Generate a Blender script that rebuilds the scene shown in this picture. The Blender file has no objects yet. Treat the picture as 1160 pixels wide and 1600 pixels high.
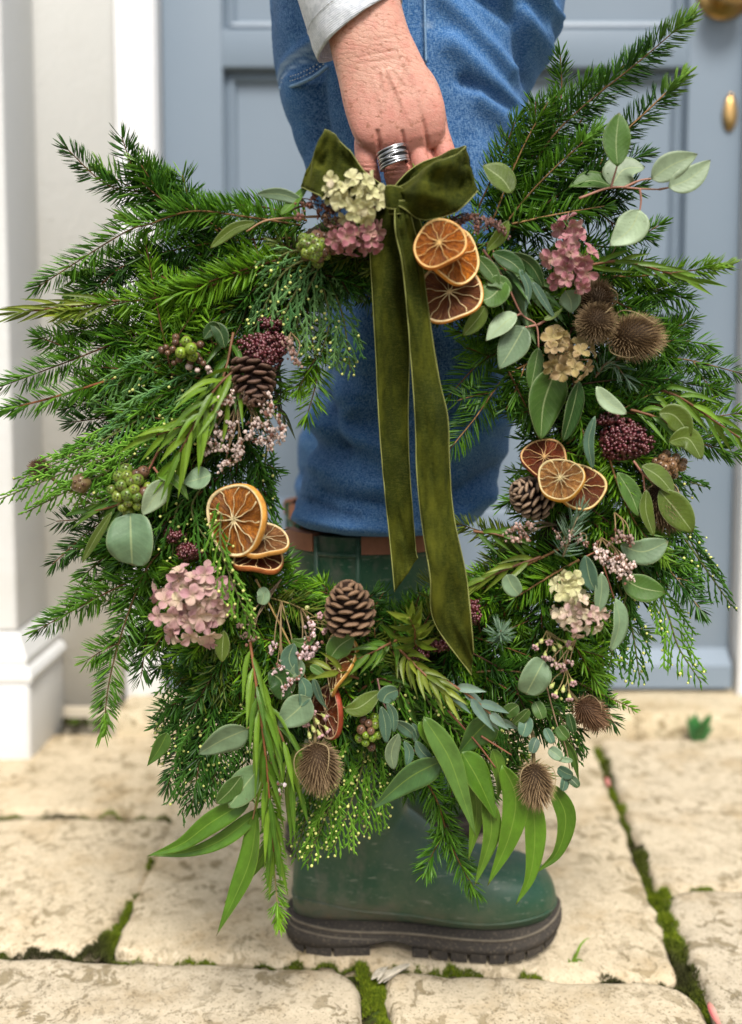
import bpy, bmesh, math, random
import numpy as np
from mathutils import Vector, Matrix, noise

R = random.Random(11)
NR = np.random.default_rng(5)
sc = bpy.context.scene
COL = sc.collection
rad = math.radians

# ------------------------------------------------------------------ camera
CAM_H, PITCH, FPX, PPX, PPY = 0.66, rad(4.0), 1500.0, 580.0, 690.0
cd = bpy.data.cameras.new('camera')
cam = bpy.data.objects.new('camera', cd)
COL.objects.link(cam)
cam.location = (0, 0, CAM_H)
cam.rotation_euler = (rad(90) - PITCH, 0, 0)
cd.sensor_fit = 'VERTICAL'
cd.sensor_height = 36.0
cd.sensor_width = 26.1
cd.lens = 36.0 * FPX / 1600.0
cd.shift_y = -(800.0 - PPY) / 1600.0
cd.clip_start = 0.02
cd.clip_end = 500
cd.dof.use_dof = True
cd.dof.focus_distance = 0.892
cd.dof.aperture_fstop = 2.5
sc.camera = cam

# ------------------------------------------------------------------ light
SUN_EL, SUN_AZ = rad(52), rad(172)          # azimuth clockwise from +Y: behind and a little left of the camera
w = bpy.data.worlds.new('World')
sc.world = w
w.use_nodes = True
nt = w.node_tree
nt.nodes.clear()
wo = nt.nodes.new('ShaderNodeOutputWorld')
bg = nt.nodes.new('ShaderNodeBackground')
sky = nt.nodes.new('ShaderNodeTexSky')
sky.sky_type = 'NISHITA'
sky.sun_disc = False
sky.sun_elevation = SUN_EL
sky.sun_rotation = SUN_AZ
sky.air_density = 1.0
sky.dust_density = 3.0
hs = nt.nodes.new('ShaderNodeHueSaturation')
hs.inputs['Saturation'].default_value = 0.35
nt.links.new(sky.outputs[0], hs.inputs['Color'])
nt.links.new(hs.outputs[0], bg.inputs['Color'])
bg.inputs['Strength'].default_value = 0.10
nt.links.new(bg.outputs[0], wo.inputs['Surface'])
sd = bpy.data.lights.new('sun', 'SUN')
sun = bpy.data.objects.new('sun', sd)
COL.objects.link(sun)
sd.energy = 2.45
sd.angle = rad(18)
sd.color = (1.0, 0.955, 0.89)
sdir = Vector((math.sin(SUN_AZ) * math.cos(SUN_EL), math.cos(SUN_AZ) * math.cos(SUN_EL), math.sin(SUN_EL)))
sun.rotation_euler = sdir.to_track_quat('Z', 'Y').to_euler()
sc.view_settings.view_transform = 'Standard'
sc.view_settings.look = 'None'
sc.view_settings.gamma = 1.0
sc.view_settings.exposure = 0.76
sc.view_settings.use_curve_mapping = False
sc.render.engine = 'CYCLES'
sc.cycles.use_denoising = True
sc.cycles.max_bounces = 8
sc.cycles.transparent_max_bounces = 4

# ------------------------------------------------------------------ pixel -> world helpers (photograph pixels, 1160 x 1600)
CP, SP = math.cos(PITCH), math.sin(PITCH)


def ray(px, py):
    x = (px - PPX) / FPX
    y = -(py - PPY) / FPX
    return Vector((x, CP + SP * y, CP * y - SP))


def P(px, py, Y):
    d = ray(px, py)
    return Vector((0, 0, CAM_H)) + d * (Y / d.y)


def G(px, py, z=0.0):
    d = ray(px, py)
    t = (z - CAM_H) / d.z
    return Vector((0, 0, CAM_H)) + d * t


YW = 0.88


def wp(px, py, dy=0.0):
    return P(px, py, YW + dy)


PXM = 0.88 / 1500.0 * 1.01    # metres per pixel in the plane of the wreath

# ------------------------------------------------------------------ objects and meshes


def link(name, me, parent=None, loc=None):
    o = bpy.data.objects.new(name, me)
    COL.objects.link(o)
    if parent is not None:
        o.parent = parent
    if loc is not None:
        o.location = loc
    return o


def tag(o, label=None, cat=None, kind=None, group=None):
    if label: o['label'] = label
    if cat: o['category'] = cat
    if kind: o['kind'] = kind
    if group: o['group'] = group
    return o


class MB:
    """collects vertices, faces, colours and a (u, v) pair per vertex; build() links ONE mesh object"""

    def __init__(s):
        s.v, s.f, s.m, s.c, s.uv, s.n = [], [], [], [], [], 0

    def add(s, v, f, mat=0, col=None, uv=None):
        v = np.asarray(v, dtype=np.float64).reshape(-1, 3)
        k = len(v)
        s.v.append(v)
        if isinstance(f, np.ndarray):
            f = (f + s.n).tolist()
        else:
            f = [[i + s.n for i in q] for q in f]
        s.f += f
        if isinstance(mat, int):
            s.m += [mat] * len(f)
        else:
            s.m += list(mat)
        if col is None:
            col = (1, 1, 1)
        c = np.asarray(col, dtype=np.float64)
        if c.ndim == 1:
            c = np.tile(c, (k, 1))
        s.c.append(c)
        if uv is None:
            uv = np.zeros((k, 2))
        s.uv.append(np.asarray(uv, dtype=np.float64))
        s.n += k

    def mesh(s, name, mats, smooth=True):
        me = bpy.data.meshes.new(name)
        v = np.concatenate(s.v) if s.v else np.zeros((0, 3))
        me.vertices.add(len(v))
        me.vertices.foreach_set('co', v.astype(np.float32).ravel())
        ls = np.array([len(q) for q in s.f], dtype=np.int32)
        li = np.fromiter((i for q in s.f for i in q), dtype=np.int32, count=int(ls.sum()))
        me.loops.add(len(li))
        me.loops.foreach_set('vertex_index', li)
        me.polygons.add(len(ls))
        st = np.zeros(len(ls), dtype=np.int32)
        if len(ls) > 1:
            st[1:] = np.cumsum(ls)[:-1]
        me.polygons.foreach_set('loop_start', st)
        me.polygons.foreach_set('loop_total', ls)
        me.polygons.foreach_set('material_index', np.array(s.m, dtype=np.int32))
        me.polygons.foreach_set('use_smooth', np.full(len(ls), smooth, dtype=bool))
        for m in mats:
            me.materials.append(m)
        c = np.concatenate(s.c)
        a = me.attributes.new('col', 'FLOAT_COLOR', 'POINT')
        a.data.foreach_set('color', np.concatenate([c, np.ones((len(c), 1))], 1).astype(np.float32).ravel())
        uv = np.concatenate(s.uv)
        a = me.attributes.new('lu', 'FLOAT', 'POINT')
        a.data.foreach_set('value', uv[:, 0].astype(np.float32))
        a = me.attributes.new('lv', 'FLOAT', 'POINT')
        a.data.foreach_set('value', uv[:, 1].astype(np.float32))
        me.update(calc_edges=True)
        me.validate()
        return me

    def build(s, name, mats, parent=None, smooth=True):
        if not isinstance(mats, (list, tuple)):
            mats = [mats]
        return link(name, s.mesh(name, mats, smooth), parent)


def catmull(pts, n):
    """n points along a Catmull-Rom curve through pts (uniform in arc length)"""
    p = [np.array(q, dtype=float) for q in pts]
    if len(p) == 2:
        t = np.linspace(0, 1, n)[:, None]
        return p[0] * (1 - t) + p[1] * t
    p = [2 * p[0] - p[1]] + p + [2 * p[-1] - p[-2]]
    out = []
    for i in range(1, len(p) - 2):
        for t in np.linspace(0, 1, 16, endpoint=False):
            a, b, c, d = p[i - 1], p[i], p[i + 1], p[i + 2]
            out.append(0.5 * (2 * b + (c - a) * t + (2 * a - 5 * b + 4 * c - d) * t * t + (3 * b - a - 3 * c + d) * t ** 3))
    out.append(p[-2])
    out = np.array(out)
    seg = np.linalg.norm(np.diff(out[:, :3], axis=0), axis=1)
    L = np.concatenate([[0], np.cumsum(seg)])
    s = np.linspace(0, L[-1], n)
    return np.stack([np.interp(s, L, out[:, k]) for k in range(out.shape[1])], 1)


def nrm(a):
    a = np.asarray(a, dtype=float)
    return a / (np.linalg.norm(a, axis=-1, keepdims=True) + 1e-12)


def tangents(p):
    return nrm(np.gradient(p, axis=0))


def add_tube(mb, path, r, seg=6, mat=0, col=(1, 1, 1), cap=True, rng=None):
    """tube along path (n x 3) with radius r (number or list)"""
    p = np.asarray(path, dtype=float)
    n = len(p)
    r = np.full(n, r) if np.isscalar(r) else np.asarray(r)
    t = tangents(p)
    ref = np.array((0, -1.0, 0.02))
    if abs(np.dot(t.mean(0), ref)) > 0.9 * np.linalg.norm(t.mean(0)):
        ref = np.array((1.0, 0.1, 0))
    a = nrm(np.cross(t, ref))
    b = np.cross(a, t)
    th = np.linspace(0, 2 * math.pi, seg, endpoint=False)
    v = p[:, None, :] + r[:, None, None] * (np.cos(th)[None, :, None] * a[:, None, :] + np.sin(th)[None, :, None] * b[:, None, :])
    f = []
    for i in range(n - 1):
        for j in range(seg):
            k = (j + 1) % seg
            f.append([i * seg + j, i * seg + k, (i + 1) * seg + k, (i + 1) * seg + j])
    if cap:
        f.append(list(range(seg))[::-1])
        f.append([(n - 1) * seg + j for j in range(seg)])
    mb.add(v.reshape(-1, 3), f, mat, col)


def grid_faces(n, m, wrap=False, flip=False):
    f = []
    for i in range(n - 1):
        for j in range(m if wrap else m - 1):
            k = (j + 1) % m
            q = [i * m + j, i * m + k, (i + 1) * m + k, (i + 1) * m + j]
            f.append(q[::-1] if flip else q)
    return f


def add_box(mb, x0, x1, y0, y1, z0, z1, mat=0, col=(1, 1, 1), bev=0.0):
    if bev <= 0:
        v = [(x, y, z) for x in (x0, x1) for y in (y0, y1) for z in (z0, z1)]
        f = [[0, 1, 3, 2], [4, 6, 7, 5], [0, 4, 5, 1], [2, 3, 7, 6], [0, 2, 6, 4], [1, 5, 7, 3]]
        mb.add(v, f, mat, col)
        return
    bm = bmesh.new()
    bmesh.ops.create_cube(bm, size=1)
    for q in bm.verts:
        q.co = Vector(((x0 + x1) / 2 + q.co.x * (x1 - x0), (y0 + y1) / 2 + q.co.y * (y1 - y0), (z0 + z1) / 2 + q.co.z * (z1 - z0)))
    bmesh.ops.bevel(bm, geom=list(bm.edges), offset=bev, segments=2, affect='EDGES', profile=0.6)
    bm.verts.index_update()
    mb.add([tuple(q.co) for q in bm.verts], [[q.index for q in fc.verts] for fc in bm.faces], mat, col)
    bm.free()


ICO = {}


def ico(sub=1):
    if sub not in ICO:
        bm = bmesh.new()
        bmesh.ops.create_icosphere(bm, subdivisions=sub, radius=1)
        bm.verts.index_update()
        ICO[sub] = (np.array([tuple(v.co) for v in bm.verts]), [[v.index for v in f.verts] for f in bm.faces])
        bm.free()
    return ICO[sub]


def add_ball(mb, c, r, sub=1, mat=0, col=(1, 1, 1), rot=None):
    v, f = ico(sub)
    v = v * np.asarray(r, dtype=float)
    if rot is not None:
        v = v @ np.asarray(rot).T
    mb.add(v + np.asarray(c, dtype=float), f, mat, col)


# ------------------------------------------------------------------ materials


class NT:
    def __init__(s, name):
        s.mat = bpy.data.materials.new(name)
        s.mat.use_nodes = True
        s.t = s.mat.node_tree
        s.t.nodes.clear()
        s.out = s.t.nodes.new('ShaderNodeOutputMaterial')
        s.b = s.n('ShaderNodeBsdfPrincipled')
        s.l(s.b.outputs[0], s.out.inputs['Surface'])

    def n(s, typ, **kw):
        x = s.t.nodes.new(typ)
        for k, v in kw.items():
            setattr(x, k, v)
        return x

    def l(s, a, b):
        s.t.links.new(a, b)

    def setin(s, node, key, val):
        if hasattr(val, 'is_linked') or isinstance(val, bpy.types.NodeSocket):
            s.l(val, node.inputs[key])
        else:
            i = node.inputs[key]
            if isinstance(val, (tuple, list)) and len(val) == 3 and i.type == 'RGBA':
                val = (*val, 1)
            i.default_value = val

    def tc(s, which='Object', scale=(1, 1, 1), rot=(0, 0, 0)):
        a = s.n('ShaderNodeTexCoord')
        m = s.n('ShaderNodeMapping')
        m.inputs['Scale'].default_value = scale
        m.inputs['Rotation'].default_value = rot
        s.l(a.outputs[which], m.inputs[0])
        return m.outputs[0]

    def noise(s, vec, scale, detail=3, rough=0.55, dist=0.0):
        x = s.n('ShaderNodeTexNoise')
        s.l(vec, x.inputs['Vector'])
        x.inputs['Scale'].default_value = scale
        x.inputs['Detail'].default_value = detail
        x.inputs['Roughness'].default_value = rough
        x.inputs['Distortion'].default_value = dist
        return x.outputs['Fac']

    def ramp(s, fac, stops, interp='LINEAR'):
        x = s.n('ShaderNodeValToRGB')
        x.color_ramp.interpolation = interp
        e = x.color_ramp.elements
        while len(e) < len(stops):
            e.new(0.5)
        for q, (p, c) in zip(e, stops):
            q.position = p
            q.color = (*c, 1) if len(c) == 3 else c
        s.l(fac, x.inputs[0])
        return x.outputs[0]

    def mix(s, fac, a, b, mode='MIX'):
        x = s.n('ShaderNodeMix', data_type='RGBA', blend_type=mode)
        s.setin(x, 0, fac)
        s.setin(x, 6, a)
        s.setin(x, 7, b)
        return x.outputs[2]

    def math(s, op, a, b=0.0, clamp=False):
        x = s.n('ShaderNodeMath', operation=op, use_clamp=clamp)
        s.setin(x, 0, a)
        s.setin(x, 1, b)
        return x.outputs[0]

    def maprange(s, v, a, b, c=0.0, d=1.0):
        x = s.n('ShaderNodeMapRange')
        s.l(v, x.inputs[0])
        for i, q in enumerate((a, b, c, d)):
            x.inputs[1 + i].default_value = q
        return x.outputs[0]

    def attr(s, name):
        x = s.n('ShaderNodeAttribute', attribute_name=name)
        return x

    def bump(s, h, strength, dist=0.001, prev=None):
        x = s.n('ShaderNodeBump')
        s.l(h, x.inputs['Height'])
        x.inputs['Strength'].default_value = strength
        x.inputs['Distance'].default_value = dist
        if prev is not None:
            s.l(prev, x.inputs['Normal'])
        s.l(x.outputs[0], s.b.inputs['Normal'])
        return x.outputs[0]

    def set(s, **kw):
        names = dict(base='Base Color', rough='Roughness', metal='Metallic', spec='Specular IOR Level', sheen='Sheen Weight',
                     sheen_r='Sheen Roughness', sheen_c='Sheen Tint', coat='Coat Weight', sss='Subsurface Weight', sss_s='Subsurface Scale', sss_r='Subsurface Radius')
        for k, v in kw.items():
            s.setin(s.b, names[k], v)
        return s.mat

    def translucent(s, color, fac):
        t = s.n('ShaderNodeBsdfTranslucent')
        s.setin(t, 'Color', color)
        m = s.n('ShaderNodeMixShader')
        m.inputs[0].default_value = fac
        s.l(s.b.outputs[0], m.inputs[1])
        s.l(t.outputs[0], m.inputs[2])
        s.l(m.outputs[0], s.out.inputs['Surface'])


def plain(name, c, rough=0.6, spec=0.4, metal=0.0, nscale=0, namt=0.25, bump=0.0, bscale=200):
    m = NT(name)
    col = c
    v = m.tc()
    if nscale:
        f = m.noise(v, nscale, 4)
        col = m.mix(f, tuple(x * (1 - namt) for x in c), tuple(min(1, x * (1 + namt)) for x in c))
    if bump:
        m.bump(m.noise(v, bscale, 3), bump, 0.001)
    return m.set(base=col, rough=rough, spec=spec, metal=metal)


def mat_attr(name, rough=0.5, spec=0.4, trans=0.0, nscale=0, namt=0.3, bump=0.0, bscale=400):
    """colour from the mesh's own 'col' attribute, with a little per-object and noise variation"""
    m = NT(name)
    a = m.attr('col')
    oi = m.n('ShaderNodeObjectInfo')
    vary = m.maprange(oi.outputs['Random'], 0, 1, 0.8, 1.2)
    vm = m.n('ShaderNodeVectorMath', operation='SCALE')
    m.l(a.outputs['Color'], vm.inputs[0])
    m.l(vary, vm.inputs['Scale'])
    col = vm.outputs[0]
    if nscale:
        f = m.noise(m.tc(), nscale, 3)
        g = m.maprange(f, 0.3, 0.7, 1 - namt, 1 + namt)
        v2 = m.n('ShaderNodeVectorMath', operation='SCALE')
        m.l(col, v2.inputs[0])
        m.l(g, v2.inputs['Scale'])
        col = v2.outputs[0]
    if bump:
        m.bump(m.noise(m.tc(), bscale, 3), bump, 0.0006)
    m.set(base=col, rough=rough, spec=spec)
    if trans:
        m.translucent(col, trans)
    return m.mat

# ================================================================== THE SETTING
# ---- materials
def stone_mat(name, warm=1.0):
    m = NT(name)
    v = m.tc()
    big = m.noise(v, 3.0, 3)
    fine = m.noise(v, 60, 6, 0.65)
    base = m.mix(big, (0.47 * warm, 0.39, 0.265), (0.60, 0.52, 0.39))
    base = m.mix(m.maprange(fine, 0.35, 0.7), base, (0.66, 0.57, 0.42))
    stain = m.noise(v, 9, 5, 0.7)
    base = m.mix(m.math('MULTIPLY', m.maprange(stain, 0.5, 0.72), 0.55), base, (0.36, 0.24, 0.10))
    pit = m.noise(v, 34, 7, 0.72, 0.8)
    area = m.noise(v, 6.5, 2, 0.5)
    pm = m.math('MULTIPLY', m.maprange(pit, 0.545, 0.575), m.maprange(area, 0.36, 0.56))
    base = m.mix(m.math('MULTIPLY', pm, 0.66), base, (0.185, 0.14, 0.06))
    pit2 = m.noise(v, 95, 5, 0.7, 0.5)
    p2 = m.math('MULTIPLY', m.maprange(pit2, 0.575, 0.60), m.maprange(m.noise(v, 15, 3), 0.40, 0.6))
    base = m.mix(m.math('MULTIPLY', p2, 0.5), base, (0.24, 0.18, 0.09))
    speck = m.noise(v, 330, 2, 0.6)
    base = m.mix(m.math('MULTIPLY', m.maprange(speck, 0.58, 0.70), 0.7), base, (0.17, 0.14, 0.09))
    grit = m.noise(v, 210, 4, 0.7, 0.4)
    gm = m.math('MULTIPLY', m.maprange(grit, 0.59, 0.62), m.maprange(m.noise(v, 24, 3), 0.45, 0.6))
    base = m.mix(m.math('MULTIPLY', gm, 0.7), base, (0.14, 0.105, 0.055))
    oi = m.n('ShaderNodeObjectInfo')
    tone = m.ramp(oi.outputs['Random'], [(0.0, (0.86, 0.86, 0.88)), (0.5, (1.0, 0.98, 0.95)), (1.0, (0.95, 0.90, 0.82))])
    base = m.mix(1.0, base, tone, 'MULTIPLY')
    h = m.math('SUBTRACT', m.math('ADD', fine, m.math('MULTIPLY', speck, 0.25)), m.math('MULTIPLY', pm, 0.8))
    h = m.math('SUBTRACT', h, m.math('MULTIPLY', p2, 0.5))
    m.bump(h, 0.55, 0.004)
    return m.set(base=base, rough=0.9, spec=0.2)


M_STONE = stone_mat('sandstone')
M_STEP = stone_mat('worn_step_stone', 0.9)


def soil_mat():
    m = NT('mossy_soil')
    v = m.tc()
    c = m.mix(m.maprange(m.noise(v, 40, 4), 0.4, 0.6), (0.035, 0.025, 0.014), (0.05, 0.075, 0.012))
    m.bump(m.noise(v, 220, 4), 0.8, 0.004)
    return m.set(base=c, rough=1.0, spec=0.1)


M_SOIL = soil_mat()
M_MOSS = mat_attr('moss_green', 0.9, 0.15)


def wall_mat(name, c, dirt=(0.45, 0.42, 0.33), amt=0.35):
    m = NT(name)
    v = m.tc()
    f = m.noise(v, 2.2, 5, 0.6)
    col = m.mix(m.math('MULTIPLY', m.maprange(f, 0.5, 0.75), amt), c, dirt)
    f2 = m.noise(v, 90, 4)
    m.bump(m.math('ADD', f2, m.math('MULTIPLY', f, 2.0)), 0.35, 0.003)
    return m.set(base=col, rough=0.85, spec=0.25)


M_WALL = wall_mat('cream_render', (0.82, 0.81, 0.765))
M_PIL = wall_mat('white_masonry_paint', (0.69, 0.69, 0.675), (0.42, 0.40, 0.34), 0.4)
M_PLINTH = wall_mat('plinth_stone', (0.50, 0.44, 0.34), (0.25, 0.19, 0.11), 0.7)


def door_mat():
    m = NT('blue_grey_door_paint')
    v = m.tc(scale=(1, 1, 0.12))
    f = m.noise(v, 45, 3)
    f2 = m.noise(m.tc(), 4, 4)
    c = m.mix(f2, (0.163, 0.212, 0.265), (0.203, 0.25, 0.302))
    m.bump(f, 0.15, 0.002)
    return m.set(base=c, rough=0.38, spec=0.45)


M_DOOR = door_mat()
M_FRAME = plain('white_frame_paint', (0.71, 0.71, 0.715), 0.45, 0.4, nscale=5, namt=0.05)
M_BRASS = plain('aged_brass', (0.52, 0.33, 0.13), 0.32, 0.5, 1.0, nscale=40, namt=0.35)
M_DARK = plain('dark_gap', (0.02, 0.02, 0.02), 0.9)

# ---- ground
mb = MB()
mb.add([(-40, -40, -0.05), (40, -40, -0.05), (40, 40, -0.05), (-40, 40, -0.05)], [[0, 1, 2, 3]])
ground = tag(mb.build('ground', M_SOIL), kind='structure')

# ---- pavement: each flagstone a piece of its own
pavement = bpy.data.objects.new('pavement', None)
COL.objects.link(pavement)
tag(pavement, kind='structure')


def fbm(x, y, s, seed, o=4):
    a, t = 0.0, 1.0
    for k in range(o):
        a += t * noise.noise(Vector((x * s + seed * 7.3, y * s - seed * 3.1, seed * 1.7 + k)))
        s *= 2.1
        t *= 0.5
    return a


SLABQ = []


def slab(corners, seed, r=0.03, res=0.011, lift=0.0):
    """corners TL, TR, BR, BL as ground points; a worn flag with rounded arrises and uneven edges"""
    TL, TR, BR, BL = [np.array(c[:2]) for c in corners]
    cen_ = (TL + TR + BR + BL) / 4
    TL, TR, BR, BL = [q + nrm(q - cen_) * 0.004 for q in (TL, TR, BR, BL)]
    wd = 0.5 * (np.linalg.norm(TR - TL) + np.linalg.norm(BR - BL))
    ht = 0.5 * (np.linalg.norm(BL - TL) + np.linalg.norm(BR - TR))
    n, m = max(8, int(wd / res)), max(8, int(ht / res))

    def edgecoords(L, k):
        # sample more densely towards the edges
        a = np.linspace(0, 1, k)
        e = np.array([0, 0.003, 0.007, 0.013, 0.02]) / L
        return np.unique(np.concatenate([a[(a > 0.024 / L) & (a < 1 - 0.024 / L)], e, 1 - e]))
    us, vs = edgecoords(wd, n), edgecoords(ht, m)
    n, m = len(us), len(vs)
    vv = np.zeros((m, n, 3))
    for i, v in enumerate(vs):
        for j, u in enumerate(us):
            x, y = u * wd, v * ht
            # round the corner
            cx = r if x < r else (wd - r if x > wd - r else None)
            cy = r if y < r else (ht - r if y > ht - r else None)
            if cx is not None and cy is not None:
                a, b = (x - cx) / r, (y - cy) / r
                k = max(abs(a), abs(b)) / (math.hypot(a, b) + 1e-9)
                x, y = cx + a * k * r, cy + b * k * r
            uu, w_ = x / wd, y / ht
            p = (TL * (1 - uu) + TR * uu) * (1 - w_) + (BL * (1 - uu) + BR * uu) * w_
            ed = min(u * wd, (1 - u) * wd, v * ht, (1 - v) * ht)
            wob = math.exp(-ed / 0.03)
            p = p + wob * np.array((fbm(p[0], p[1], 14, seed), fbm(p[0], p[1], 14, seed + 20))) * 0.0065
            z = lift + 0.0035 * fbm(p[0], p[1], 5, seed + 3) + 0.0018 * fbm(p[0], p[1], 24, seed + 5)
            z -= 0.009 * max(0, 1 - ed / 0.010) ** 2 + 0.0022 * math.exp(-ed / 0.03) * (1 + fbm(p[0], p[1], 30, seed + 9))
            vv[i, j] = (p[0], p[1], z)
    mb = MB()
    top = vv.reshape(-1, 3)
    mb.add(top, grid_faces(m, n, flip=True))
    # skirt
    loop = [(0, j) for j in range(n)] + [(i, n - 1) for i in range(1, m)] + [(m - 1, j) for j in range(n - 2, -1, -1)] + [(i, 0) for i in range(m - 2, 0, -1)]
    ring = np.array([vv[i, j] for i, j in loop])
    low = ring.copy()
    low[:, 2] = -0.05
    k = len(ring)
    mb.add(np.concatenate([ring, low]), [[q, (q + 1) % k, k + (q + 1) % k, k + q] for q in range(k)])
    SLABQ.append((TL, TR, BR, BL))
    return mb.build('flagstone', M_STONE, pavement)


g = G
slab([g(-330, 1478), g(556, 1508), g(575, 1860), g(-700, 1860)], 1, 0.045)
slab([g(604, 1514), g(1075, 1530), g(1240, 1860), g(628, 1860)], 2, 0.035)
slab([g(1040, 1390), g(1560, 1386), g(1720, 1640), g(1140, 1640)], 3, 0.03)
slab([g(328, 1152), g(922, 1152), g(1060, 1522), g(172, 1486)], 4, 0.02)
slab([g(-480, 1275), g(276, 1278), g(152, 1478), g(-640, 1470)], 5, 0.02)
slab([g(-300, 1140), g(320, 1146), g(284, 1266), g(-420, 1262)], 6, 0.015)
slab([g(938, 1152), g(1440, 1150), g(1540, 1378), g(1026, 1384)], 7, 0.025)
slab([g(1150, 1652), g(1730, 1652), g(1800, 1860), g(1255, 1860)], 8, 0.03)
# flags beyond the picture, so that the paving goes on
slab([g(1450, 1150), g(2100, 1150), g(2300, 1378), g(1552, 1378)], 9, 0.02, 0.03)
slab([g(-1100, 1150), g(-312, 1140), g(-492, 1470), g(-1300, 1470)], 10, 0.02, 0.03)
for k in range(5):
    x0 = -1.6 + k * 0.68
    slab([Vector((x0, 0.64, 0)), Vector((x0 + 0.66, 0.64, 0)), Vector((x0 + 0.66, 0.1, 0)), Vector((x0, 0.1, 0))], 20 + k, 0.02, 0.03)

# ---- moss in the joints: thousands of tiny tufts
JOINTS = [([(-30, 1484), (165, 1481), (360, 1494), (560, 1508), (700, 1518), (900, 1524), (1075, 1530)], 0.013, 1.0),
          ([(165, 1481), (225, 1375), (282, 1270), (320, 1165)], 0.012, 0.9),
          ([(585, 1512), (592, 1550), (598, 1620)], 0.015, 1.0),
          ([(1150, 1640), (1100, 1560), (1062, 1490), (1030, 1400), (985, 1310), (930, 1165)], 0.013, 0.9),
          ([(1030, 1388), (1100, 1386), (1300, 1382)], 0.007, 0.6),
          ([(-40, 1270), (150, 1272), (280, 1272)], 0.004, 0.25)]


def in_slab(x, y):
    for q in SLABQ:
        s = True
        for a, b in zip(q, q[1:] + q[:1]):
            if (b[0] - a[0]) * (y - a[1]) - (b[1] - a[1]) * (x - a[0]) > -0.004 * math.hypot(b[0] - a[0], b[1] - a[1]):
                s = False
                break
        if s:
            return True
    return False


mv, mf, mc = [], [], []
bed = MB()
for pts, hw, dens in JOINTS:
    path = catmull([tuple(G(*p)) for p in pts], 160)
    L = np.linalg.norm(np.diff(path, axis=0), axis=1).sum()
    side = nrm(np.stack([-np.gradient(path[:, 1]), np.gradient(path[:, 0]), np.zeros(len(path))], 1))
    # bed of earth under the moss
    cols = np.linspace(-2.2, 2.2, 9)
    v = np.zeros((len(path), 9, 3))
    for i in range(len(path)):
        for j, c in enumerate(cols):
            p = path[i] + side[i] * c * hw
            v[i, j] = (p[0], p[1], -0.016 + 0.007 * fbm(p[0], p[1], 40, 3) - 0.004 * abs(c))
    bed.add(v.reshape(-1, 3), grid_faces(len(path), 9), 0)
    nt_ = int(L * hw * 2.4 * 2.6e6 * dens)
    nt_ = min(nt_, 26000)
    for k in range(nt_):
        t = R.random() * (len(path) - 1)
        i = int(t)
        p = path[i] + (path[min(i + 1, len(path) - 1)] - path[i]) * (t - i) + side[i] * R.gauss(0, 0.62) * hw
        cl = fbm(p[0], p[1], 32, 8, 3)
        if cl < -0.42 or in_slab(p[0], p[1]):
            continue
        z0 = -0.017 + 0.006 * fbm(p[0], p[1], 40, 3) + 0.016 * max(0, cl + 0.35)
        h = R.uniform(0.0025, 0.0055) * (0.8 + max(0, cl))
        a = R.random() * 6.28
        wv = np.array((math.cos(a), math.sin(a), 0)) * 0.0007
        lean = np.array((R.gauss(0, 0.4), R.gauss(0, 0.4), 1.0))
        b = np.array((p[0], p[1], z0))
        n0 = len(mv)
        mv += [b - wv, b + wv, b + lean * h]
        mf.append([n0, n0 + 1, n0 + 2])
        gcol = R.uniform(0, 1)
        dry = max(0.0, min(1.0, 0.75 + 1.5 * fbm(p[0], p[1], 9, 31, 2)))
        base = np.array((0.06, 0.105, 0.006)) * (1 - gcol) + np.array((0.24, 0.30, 0.018)) * gcol
        base = base * dry + np.array((0.05, 0.05, 0.018)) * (1 - dry)
        mc += [base * 0.7, base * 0.7, base]
mb = MB()
mb.add(np.array(mv), mf, 0, np.array(mc))
moss = tag(mb.build('moss', M_MOSS, smooth=False), kind='stuff')
joint_bed = tag(bed.build('joint_soil', M_SOIL), kind='stuff')

# ---- house wall
YWALL, YFR, YDOOR, YSTEP = 1.80, 1.82, 1.86, 1.715
xw = P(180, 600, YWALL).x
xfl, xfr = P(250, 500, YFR).x, P(1168, 500, YFR).x
xpost = xfr + (xfl - xw)
DH = 2.06
mb = MB()
add_box(mb, -6.0, xw, YWALL, YWALL + 0.3, -0.05, 3.4, 0)
add_box(mb, xpost, 6.0, YWALL, YWALL + 0.3, -0.05, 3.4, 0)
add_box(mb, xw, xpost, YWALL, YWALL + 0.3, DH + 0.12, 3.4, 0)
wall = tag(mb.build('house_wall', M_WALL), 'cream rendered house wall on both sides of the blue door', 'wall')
mb = MB()
add_box(mb, -6.0, xw - 0.002, YWALL - 0.008, YWALL - 0.0005, -0.05, 0.028, 0, bev=0.004)
mb.build('wall_footing', M_PLINTH, wall)
mb = MB()
for k in range(60):
    x = R.uniform(-0.95, xw - 0.02)
    add_ball(mb, (x, YWALL - 0.012 - R.random() * 0.02, 0.004), (R.uniform(.004, .012), R.uniform(.004, .01), R.uniform(.003, .009)), 1, 0)
tag(mb.build('dirt', M_SOIL), kind='stuff')

# ---- pilaster at the left
YPIL = 1.635
xs = P(36, 900, YPIL + 0.03).x
pil = bpy.data.objects.new('pilaster', None)
COL.objects.link(pil)
pil.location = (xs - 0.14, YPIL, 0)
tag(pil, 'white painted pilaster with moulded base standing left of the door', 'pilaster')


def pilbox(name, dx, dy, z0, z1, bev):
    mb = MB()
    add_box(mb, -0.14 - dx, 0.14 + dx, -dy, YWALL - YPIL - 0.003, z0, z1, 0, bev=bev)
    return mb.build(name, M_PIL, pil)


zb = P(60, 1062, YPIL).z
pilbox('plinth_block', 0.026, 0.026, -0.02, zb, 0.008)
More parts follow.
